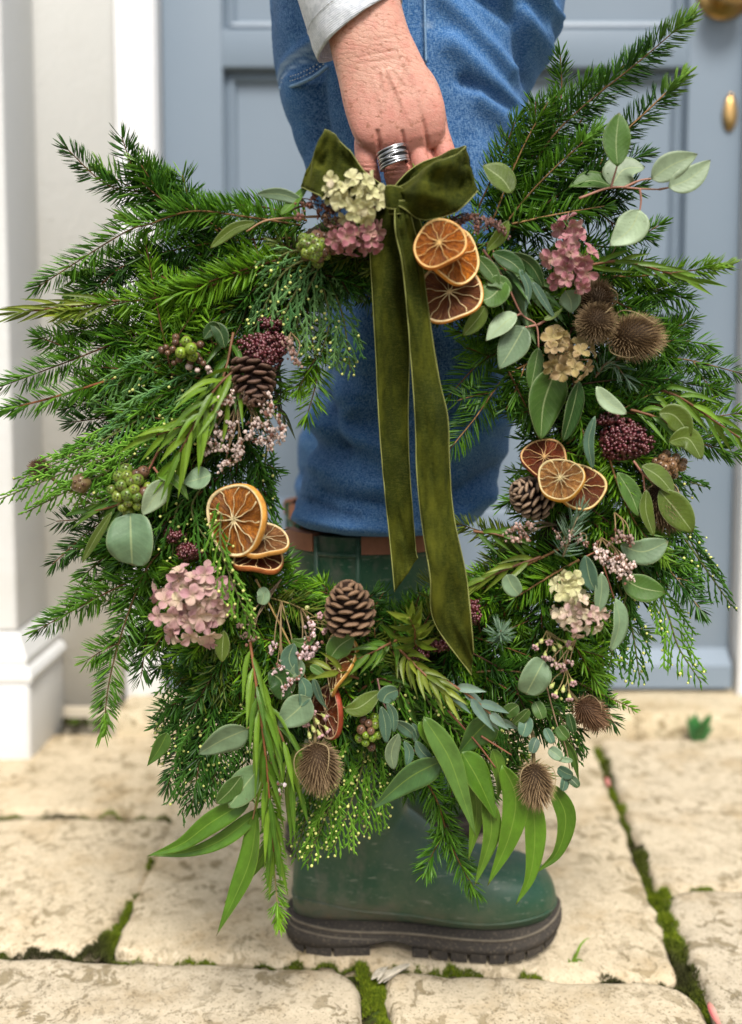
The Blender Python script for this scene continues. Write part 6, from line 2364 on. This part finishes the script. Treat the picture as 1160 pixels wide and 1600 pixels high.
cone(546, 948, -.060, 39, 43, (-0.08, -0.30, 1.0), (0.21, 0.125, 0.072), (0.045, 0.021, 0.011), 58, label='open brown cone standing upright')
cone(396, 597, -.050, 36, 40, (0.22, -0.55, -1.0), (0.15, 0.085, 0.06), (0.04, 0.018, 0.012), 52, 1.05, label='dark cone hanging head down')
cone(828, 775, -.036, 33, 37, (-0.75, -0.45, 0.45), (0.30, 0.205, 0.135), (0.022, 0.011, 0.008), 60, label='dark cone with pale scale tips')

# ---- teasel heads
M_TEASEL = mat_attr('teasel_spine', 0.75, 0.25)


def teasel(px, py, dy, rpx, lpx, axis, c0=(0.05, 0.028, 0.012), c1=(0.40, 0.28, 0.15), n=430, bracts=3, spine=14):
    M = frame_from(axis, (0, -1, 0.1))
    p0 = np.array(wp(px, py, dy))
    rr, ll = rpx * PXM * 0.72, lpx * PXM * 0.76
    mb = MB()
    v, f = ico(3)
    mb.add((v * np.array((rr, rr, ll))) @ M.T + p0, f, 0, np.array(c0) * 0.8)
    o = onw(mb.build('teasel_head', M_TEASEL, wreath))
    ms = MB()
    vs, fs, cs = [], [], []
    for k in range(n):
        z = 1 - 2 * (k + 0.5) / n
        a = k * 2.39996
        s = math.sqrt(1 - z * z)
        q = np.array((s * math.cos(a), s * math.sin(a), z))
        pos = q * np.array((rr, rr, ll))
        d = nrm(q * np.array((1 / rr, 1 / rr, 1 / ll)))
        d = nrm(d + np.array((0, 0, 0.45)) + np.array([R.gauss(0, 0.10) for _ in range(3)]))
        L = spine * PXM * R.uniform(0.7, 1.15)
        t1 = nrm(np.cross(d, (0.3, 0.2, 1)))
        t2 = np.cross(d, t1)
        w_ = 0.0006
        n0 = len(vs)
        bend = np.array((0, 0, 0.18)) * L
        vs += [pos + t1 * w_, pos - t1 * w_ * 0.5 + t2 * w_ * 0.8, pos - t1 * w_ * 0.5 - t2 * w_ * 0.8, pos + d * L + bend]
        fs += [[n0, n0 + 1, n0 + 3], [n0 + 1, n0 + 2, n0 + 3], [n0 + 2, n0, n0 + 3]]
        b = np.array(c1) * R.uniform(0.7, 1.25)
        cs += [np.array(c0) * 1.6] * 3 + [b]
    ms.add(np.array(vs) @ M.T + p0, fs, 0, np.array(cs))
    tag(ms.build('spines', M_TEASEL, o, smooth=False), kind='stuff')
    for k in range(bracts):
        a = k * 2.1 + R.random()
        rr2 = rr * R.uniform(1.15, 1.5)
        pts = [np.array((0.15 * rr * math.cos(a), 0.15 * rr * math.sin(a), -ll * 1.05)), np.array((rr2 * math.cos(a), rr2 * math.sin(a), -ll * 0.75)), np.array((rr2 * 1.12 * math.cos(a + .2), rr2 * 1.12 * math.sin(a + .2), ll * 0.05)), np.array((rr2 * 0.7 * math.cos(a + .4), rr2 * 0.7 * math.sin(a + .4), ll * R.uniform(0.5, 1.0)))]
        c = catmull([M @ q + p0 for q in pts], 16)
        q = MB()
        add_tube(q, c, np.linspace(0.0006, 0.00025, 16), 5, 0, (0.33, 0.25, 0.13))
        q.build('bract', M_TEASEL, o)
    q = MB()
    add_tube(q, [M @ np.array((0, 0, -ll)) + p0, M @ np.array((0.003, 0, -ll - 0.02)) + p0 + np.array((0, 0.01, 0)), M @ np.array((0, 0, -ll - 0.04)) + p0 + np.array((0, 0.03, 0))], 0.0018, 6, 0, (0.16, 0.12, 0.05))
    q.build('stalk', M_TEASEL, o)
    return o


teasel(932, 467, -.030, 27, 29, (-0.2, -0.8, 0.5), (0.05, 0.03, 0.015), (0.20, 0.13, 0.07))
teasel(932, 504, -.055, 30, 32, (-0.15, -1.0, -0.2))
teasel(992, 527, -.045, 37, 45, (0.75, -0.55, -0.05), n=620)
teasel(1036, 790, -.030, 29, 42, (0.35, -0.3, -1), (0.05, 0.03, 0.015), (0.24, 0.16, 0.085))
teasel(922, 1114, -.020, 24, 30, (0.7, -0.3, -0.6), (0.06, 0.03, 0.015), (0.26, 0.15, 0.08), bracts=1)
teasel(499, 1197, -.056, 34, 42, (0.22, -0.35, -1), n=560, bracts=2)
teasel(837, 1224, -.052, 28, 36, (0.05, -0.4, -1), n=480, bracts=3)
teasel(64, 734, .006, 18, 18, (-0.6, -0.4, 0.6), (0.06, 0.03, 0.015), (0.24, 0.15, 0.09), 300, 1, 8)

# ---- berries and seed heads
def berry_mat():
    m = NT('berry_skin')
    a = m.attr('col')
    n1 = m.noise(m.tc(), 240, 3)
    c = m.mix(m.maprange(n1, 0.5, 0.72), a.outputs['Color'], (0.10, 0.05, 0.03))
    m.bump(n1, 0.2, 0.0008)
    return m.set(base=c, rough=0.32, spec=0.5)


M_BERRY = berry_mat()
GB = ((0.10, 0.17, 0.02), (0.20, 0.26, 0.03))
BB = ((0.10, 0.05, 0.03), (0.17, 0.09, 0.05))


def berries(px, py, dy, rx, ry, n, rb, cols, name='berry_cluster', stem=(0.16, 0.09, 0.04), crowns=True, label=None):
    ms = MB()
    q0 = np.array(wp(px, py, dy + 0.03))
    pos = []
    for k in range(n):
        t = (k + 0.5) / n
        rr = math.sqrt(t)
        a = k * 2.39996 + R.gauss(0, .15)
        z = math.sqrt(max(0, 1 - rr * rr * 0.95))
        pos.append(np.array(wp(px + rx * rr * math.cos(a), py + ry * rr * math.sin(a), dy + 0.012 - 0.020 * z)))
        add_tube(ms, [q0, (q0 + pos[-1]) / 2 + np.array((0, 0.003, 0)), pos[-1]], 0.0006, 4, 0, stem)
    o = onw(ms.build(name, M_STEM, wreath))
    if label:
        o['label'] = label
    for k, p in enumerate(pos):
        mb = MB()
        cp = cols[R.randrange(len(cols))]
        c = np.array(cp[0]) + (np.array(cp[1]) - np.array(cp[0])) * R.random()
        r_ = rb * PXM * R.uniform(0.8, 1.15)
        d = nrm(p - q0)
        M = frame_from(d)
        v, f = ico(2)
        v = v * np.array((r_, r_, r_ * 1.08))
        mb.add(v @ M.T + p, f, 0, c)
        if crowns:
            for w_ in range(4):
                a = w_ * math.pi / 2 + 0.4
                e_ = M @ np.array((0.32 * r_ * math.cos(a), 0.32 * r_ * math.sin(a), r_ * 1.02))
                add_ball(mb, p + e_, r_ * 0.17, 1, 0, c * 0.35)
        mb.build('berry', M_BERRY, o)
    return o


berries(493, 387, -.062, 24, 24, 22, 8.5, (GB, GB, BB), label='green and brown berry cluster below the cream florets')
berries(287, 548, -.040, 34, 24, 18, 5.5, (BB, BB, BB), 'seed_head')
berries(292, 545, -.052, 20, 14, 4, 8.5, (((0.16, 0.26, 0.02), (0.22, 0.32, 0.03)),))
berries(205, 765, -.050, 32, 36, 20, 9, (GB, GB, GB, BB), label='green berry cluster at the left')
berries(576, 1142, -.046, 18, 26, 12, 7, (((0.14, 0.24, 0.015), (0.2, 0.3, 0.03)), BB))
berries(1046, 727, -.030, 26, 18, 16, 7.5, (((0.16, 0.09, 0.04), (0.24, 0.13, 0.06)),))
berries(318, 575, -.045, 24, 10, 5, 5, (((0.55, 0.42, 0.38), (0.65, 0.5, 0.45)), BB), 'bud_cluster', crowns=False)
# a single round seed pod
mb = MB()
v, f = ico(3)
pr_ = np.array(wp(127, 755, -.03))
v2 = v * (15 * PXM) * (1 + 0.06 * np.sin(5 * np.arctan2(v[:, 0], v[:, 2])))[:, None]
mb.add(v2 + pr_, f, 0, (0.15, 0.105, 0.045))
for k in range(5):
    a = k * 1.257
    add_ball(mb, pr_ + np.array((math.cos(a) * 0.0036, -0.0078, math.sin(a) * 0.0036)), 0.0017, 1, 0, (0.10, 0.05, 0.025))
onw(mb.build('seed_pod', M_BERRY, wreath))


def skimmia(px, py, dy, rx, ry, n, rb=3.2, c0=(0.045, 0.005, 0.008), c1=(0.11, 0.014, 0.022)):
    ms, mb = MB(), MB()
    q0 = np.array(wp(px, py, dy + 0.035))
    add_ball(ms, wp(px, py, dy + 0.022), (rx * PXM * 0.8, 0.008, ry * PXM * 0.8), 2, 0, (0.03, 0.006, 0.008))
    for k in range(n):
        rr = math.sqrt((k + 0.5) / n)
        a = k * 2.39996 + R.gauss(0, .3)
        z = math.sqrt(max(0, 1 - rr * rr * 0.95))
        lump = 1 + 0.12 * math.sin(3 * a + px)
        p = np.array(wp(px + rx * lump * rr * math.cos(a), py + ry * lump * rr * math.sin(a), dy + 0.02 - 0.030 * z + R.gauss(0, 0.002)))
        c = np.array(c0) + (np.array(c1) - np.array(c0)) * R.random()
        add_ball(mb, p, rb * PXM * R.uniform(0.75, 1.2), 1, 0, c)
        if R.random() < 0.7:
            add_ball(mb, p + np.array((R.gauss(0, .0003), -rb * PXM * 0.85, R.gauss(0.0004, .0003))), rb * PXM * 0.36, 1, 0, (0.42, 0.20, 0.22))
        if k % 5 == 0:
            add_tube(ms, [q0, p], 0.0006, 4, 0, (0.10, 0.02, 0.02))
    o = onw(ms.build('skimmia_head', M_STEM, wreath))
    tag(mb.build('buds', M_BERRY, o), kind='stuff')


skimmia(412, 548, -.046, 38, 32, 260)
skimmia(425, 505, -.03, 22, 16, 90)
skimmia(975, 688, -.040, 43, 34, 330)
skimmia(955, 655, -.034, 26, 14, 90)
skimmia(297, 862, -.036, 24, 14, 90)
skimmia(272, 836, -.03, 18, 14, 60)
skimmia(741, 957, -.046, 12, 20, 50)
skimmia(688, 1008, -.03, 20, 10, 50)
skimmia(655, 1022, -.03, 16, 10, 40)

# ---- statice, waxflower and heather
M_DRY = mat_attr('papery_flower', 0.8, 0.2, 0.2)
CRUM = []
for k in range(6):
    v, f = ico(1)
    v = v * np.array([[R.uniform(0.55, 1.25)] for _ in range(len(v))])
    CRUM.append((v, f))


def spray(root, heads, c=(0.72, 0.57, 0.51), stemc=(0.22, 0.15, 0.07), per=26, spread=13, rf=3.0, name='statice_sprig', dy=-.055):
    """stems from one point, each ending in a little cloud of papery flowers"""
    ms, mb = MB(), MB()
    r0 = np.array(wp(*root, dy + 0.02))
    for hx, hy in heads:
        h = np.array(wp(hx, hy, dy))
        mid = r0 + (h - r0) * 0.55 + np.array((R.gauss(0, .003), -0.004, 0.004))
        add_tube(ms, catmull([r0, mid, h], 10), np.linspace(0.0008, 0.0004, 10), 5, 0, stemc)
        a0 = R.random() * 3.14
        for k in range(per):
            u, w_ = R.gauss(0, 0.62), R.gauss(0, 0.30)
            ox, oy = spread * (u * math.cos(a0) - w_ * math.sin(a0)), spread * (u * math.sin(a0) + w_ * math.cos(a0))
            p = np.array(wp(hx + ox, hy + oy, dy + R.gauss(0, 0.0045)))
            v, f = CRUM[R.randrange(6)]
            col = np.array(c) * R.uniform(0.65, 1.3)
            if R.random() < 0.22:
                col = np.array((0.22, 0.10, 0.07))
            add_ball(mb, p, 0, 1) if False else mb.add(v * rf * PXM * R.uniform(0.6, 1.25) + p, f, 0, col)
            if k % 3 == 0:
                add_tube(ms, [h, p], 0.0003, 4, 0, stemc)
    o = onw(ms.build(name, M_STEM, wreath))
    tag(mb.build('flowers', M_DRY, o, smooth=False), kind='stuff')


spray((372, 585), [(352, 628), (362, 622), (385, 625), (338, 640), (410, 612), (425, 640)], spread=11, per=22)
spray((380, 610), [(325, 690), (345, 680), (362, 668), (378, 690), (392, 676), (358, 702), (352, 726), (410, 690), (422, 672), (436, 682), (402, 662), (335, 702), (372, 712), (425, 690), (440, 668), (412, 640)], spread=13, per=26)
spray((455, 520), [(452, 535), (458, 550), (462, 565)], (0.42, 0.27, 0.22), spread=9, per=16)
spray((940, 840), [(958, 880), (970, 872), (980, 886), (968, 895), (945, 875), (985, 896), (935, 862)], spread=12, per=28)
spray((960, 800), [(975, 838), (985, 845), (962, 845)], (0.48, 0.33, 0.28), spread=10, per=20)
spray((440, 940), [(428, 1012), (440, 1042), (432, 1050), (452, 1065), (446, 1075), (462, 1058)], (0.62, 0.46, 0.46), spread=9, per=20)
spray((470, 950), [(484, 995), (478, 1018), (488, 1022), (470, 1025), (492, 1012), (486, 978)], (0.62, 0.46, 0.46), spread=9, per=20)
spray((900, 1000), [(890, 1035), (868, 1040), (880, 1042), (860, 1032)], (0.60, 0.42, 0.38), spread=7, per=10)
spray((700, 345), [(735, 338), (750, 342), (762, 348), (775, 352), (785, 358), (722, 348), (745, 355)], (0.24, 0.14, 0.12), (0.1, 0.06, 0.05), spread=10, per=34, rf=2.2, name='heather_sprig')
spray((450, 330), [(480, 320), (490, 312), (470, 338), (500, 330), (512, 325)], (0.22, 0.10, 0.08), (0.12, 0.06, 0.04), spread=10, per=24, rf=2.4, name='heather_sprig')
spray((870, 820), [(800, 828), (815, 824), (830, 822), (806, 842), (820, 838)], (0.42, 0.29, 0.24), (0.12, 0.09, 0.05), spread=9, per=26, rf=2.3, name='heather_sprig')
spray((440, 905), [(385, 990), (395, 1000), (378, 975)], (0.30, 0.2, 0.16), (0.2, 0.14, 0.08), spread=8, per=14, rf=2.4, name='heather_sprig')
spray((895, 830), [(880, 850), (890, 840), (905, 842), (915, 850), (870, 835)], (0.50, 0.36, 0.32), spread=9, per=14, rf=2.2)
spray((535, 318), [(520, 330), (508, 340), (530, 345), (516, 352)], (0.34, 0.2, 0.13), spread=9, per=24, rf=2.4)
spray((430, 1120), [(438, 1225), (436, 1240)], (0.5, 0.42, 0.42), spread=5, per=8)


def wax(root, tips, col=(0.42, 0.46, 0.14), fl=(0.55, 0.34, 0.34), name='waxflower_sprig'):
    ms, mb = MB(), MB()
    r0 = np.array(wp(*root, -.035))
    for k, (hx, hy) in enumerate(tips):
        h = np.array(wp(hx, hy, -.05))
        d = nrm(h - r0)
        c = catmull([r0, r0 + (h - r0) * 0.5 + np.array((R.gauss(0, .003), -.004, 0)), h], 8)
        add_tube(ms, c, np.linspace(0.0006, 0.0004, 8), 5, 0, (0.26, 0.2, 0.08))
        add_tube(ms, [h - d * 0.005, h - d * 0.001, h + d * 0.001], [0.0006, 0.0018, 0.0022], 7, 0, col)
        if k % 2 == 0:
            for q in range(5):
                a = q * 1.257
                s1 = nrm(np.cross(d, (0, -1, 0)))
                s2 = np.cross(s1, d)
                add_ball(mb, h + d * 0.0018 + (s1 * math.cos(a) + s2 * math.sin(a)) * 0.0022, (0.0016, 0.0011, 0.0016), 1, 0, np.array(fl) * R.uniform(0.8, 1.15))
        else:
            add_ball(mb, h + d * 0.0014, 0.0018, 1, 0, (0.52, 0.5, 0.24))
    o = onw(ms.build(name, M_STEM, wreath))
    if mb.n:
        tag(mb.build('flowers', M_DRY, o), kind='stuff')


wax((855, 985), [(858, 1002), (866, 1014), (852, 1025), (875, 1010), (886, 1004), (869, 1040), (880, 1044), (846, 1002), (838, 1010), (890, 1012)])
wax((470, 1090), [(478, 1130), (490, 1140), (500, 1148), (496, 1128), (508, 1120), (484, 1150), (512, 1140), (474, 1118), (488, 1112)])
wax((885, 1045), [(868, 1085), (880, 1078), (890, 1090), (862, 1072), (895, 1066)])
wax((470, 965), [(498, 962), (512, 970), (522, 978), (480, 950), (505, 985)])

# ---- ribbon bow of olive velvet
def velvet():
    m = NT('olive_velvet')
    v = m.tc()
    a = m.noise(m.tc(scale=(1, 1, 0.45)), 34, 6, 0.7)
    b = m.noise(m.tc(scale=(0.15, 0.15, 1)), 1500, 2, 0.6)
    c_ = m.noise(v, 1100, 2, 0.6)
    lw = m.n('ShaderNodeLayerWeight')
    lw.inputs['Blend'].default_value = 0.35
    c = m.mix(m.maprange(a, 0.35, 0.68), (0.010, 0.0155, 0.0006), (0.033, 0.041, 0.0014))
    c = m.mix(m.math('MULTIPLY', m.maprange(a, 0.50, 0.74), 0.55), c, (0.105, 0.105, 0.009))  # paler patches paint the sheen of the pile into the colour
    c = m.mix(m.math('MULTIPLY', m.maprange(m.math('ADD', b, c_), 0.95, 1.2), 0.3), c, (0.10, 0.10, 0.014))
    m.bump(m.math('ADD', b, a), 0.35, 0.0008)
    return m.set(base=c, rough=0.85, spec=0.12, sheen=0.2, sheen_r=0.3, sheen_c=(0.62, 0.66, 0.20))


M_VELVET = velvet()
M_SELV = plain('ribbon_selvedge', (0.22, 0.23, 0.07), 0.75, 0.2)
bow = bpy.data.objects.new('ribbon_bow', None)
COL.objects.link(bow)
bow.parent = wreath
bow.matrix_parent_inverse = WINV


def strip(name, secs, n=60, m_=13, crown=0.0, edge=True, thick=0.0007, ripple=0.0, ends=None):
    """ribbon through cross lines ((px, py, dy), (px, py, dy))"""
    ctl = [np.concatenate([np.array(wp(*a)), np.array(wp(*b))]) for a, b in secs]
    # interpolate both edges together
    n_c = len(ctl)
    t = np.linspace(0, n_c - 1, n)
    p = [2 * ctl[0] - ctl[1]] + ctl + [2 * ctl[-1] - ctl[-2]]
    rows = []
    for x in t:
        i = min(int(x), n_c - 2)
        u = x - i
        a, b, c, d = p[i], p[i + 1], p[i + 2], p[i + 3]
        rows.append(0.5 * (2 * b + (c - a) * u + (2 * a - 5 * b + 4 * c - d) * u * u + (3 * b - a - 3 * c + d) * u ** 3))
    v = np.zeros((n, m_, 3))
    for i, r_ in enumerate(rows):
        A, B = r_[:3], r_[3:]
        wdt = np.linalg.norm(B - A)
        for j in range(m_):
            s = j / (m_ - 1)
            q = A * (1 - s) + B * s
            k = crown * wdt * math.sin(math.pi * s) + ripple * fbm(i / n * 5.0, s * 2.2, 1.0, len(secs) + 5, 3)
            v[i, j] = q + np.array((0, -k, 0))
    mb = MB()
    mb.add(v.reshape(-1, 3), grid_faces(n, m_))
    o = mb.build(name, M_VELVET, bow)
    md = o.modifiers.new('thickness', 'SOLIDIFY')
    md.thickness = thick
    md.offset = 0
    if edge:
        for j in (0, m_ - 1):
            q = MB()
            add_tube(q, v[:, j], 0.00055, 5)
            q.build('selvedge', M_SELV, o)
    return o


# back layer of each loop first, then its front
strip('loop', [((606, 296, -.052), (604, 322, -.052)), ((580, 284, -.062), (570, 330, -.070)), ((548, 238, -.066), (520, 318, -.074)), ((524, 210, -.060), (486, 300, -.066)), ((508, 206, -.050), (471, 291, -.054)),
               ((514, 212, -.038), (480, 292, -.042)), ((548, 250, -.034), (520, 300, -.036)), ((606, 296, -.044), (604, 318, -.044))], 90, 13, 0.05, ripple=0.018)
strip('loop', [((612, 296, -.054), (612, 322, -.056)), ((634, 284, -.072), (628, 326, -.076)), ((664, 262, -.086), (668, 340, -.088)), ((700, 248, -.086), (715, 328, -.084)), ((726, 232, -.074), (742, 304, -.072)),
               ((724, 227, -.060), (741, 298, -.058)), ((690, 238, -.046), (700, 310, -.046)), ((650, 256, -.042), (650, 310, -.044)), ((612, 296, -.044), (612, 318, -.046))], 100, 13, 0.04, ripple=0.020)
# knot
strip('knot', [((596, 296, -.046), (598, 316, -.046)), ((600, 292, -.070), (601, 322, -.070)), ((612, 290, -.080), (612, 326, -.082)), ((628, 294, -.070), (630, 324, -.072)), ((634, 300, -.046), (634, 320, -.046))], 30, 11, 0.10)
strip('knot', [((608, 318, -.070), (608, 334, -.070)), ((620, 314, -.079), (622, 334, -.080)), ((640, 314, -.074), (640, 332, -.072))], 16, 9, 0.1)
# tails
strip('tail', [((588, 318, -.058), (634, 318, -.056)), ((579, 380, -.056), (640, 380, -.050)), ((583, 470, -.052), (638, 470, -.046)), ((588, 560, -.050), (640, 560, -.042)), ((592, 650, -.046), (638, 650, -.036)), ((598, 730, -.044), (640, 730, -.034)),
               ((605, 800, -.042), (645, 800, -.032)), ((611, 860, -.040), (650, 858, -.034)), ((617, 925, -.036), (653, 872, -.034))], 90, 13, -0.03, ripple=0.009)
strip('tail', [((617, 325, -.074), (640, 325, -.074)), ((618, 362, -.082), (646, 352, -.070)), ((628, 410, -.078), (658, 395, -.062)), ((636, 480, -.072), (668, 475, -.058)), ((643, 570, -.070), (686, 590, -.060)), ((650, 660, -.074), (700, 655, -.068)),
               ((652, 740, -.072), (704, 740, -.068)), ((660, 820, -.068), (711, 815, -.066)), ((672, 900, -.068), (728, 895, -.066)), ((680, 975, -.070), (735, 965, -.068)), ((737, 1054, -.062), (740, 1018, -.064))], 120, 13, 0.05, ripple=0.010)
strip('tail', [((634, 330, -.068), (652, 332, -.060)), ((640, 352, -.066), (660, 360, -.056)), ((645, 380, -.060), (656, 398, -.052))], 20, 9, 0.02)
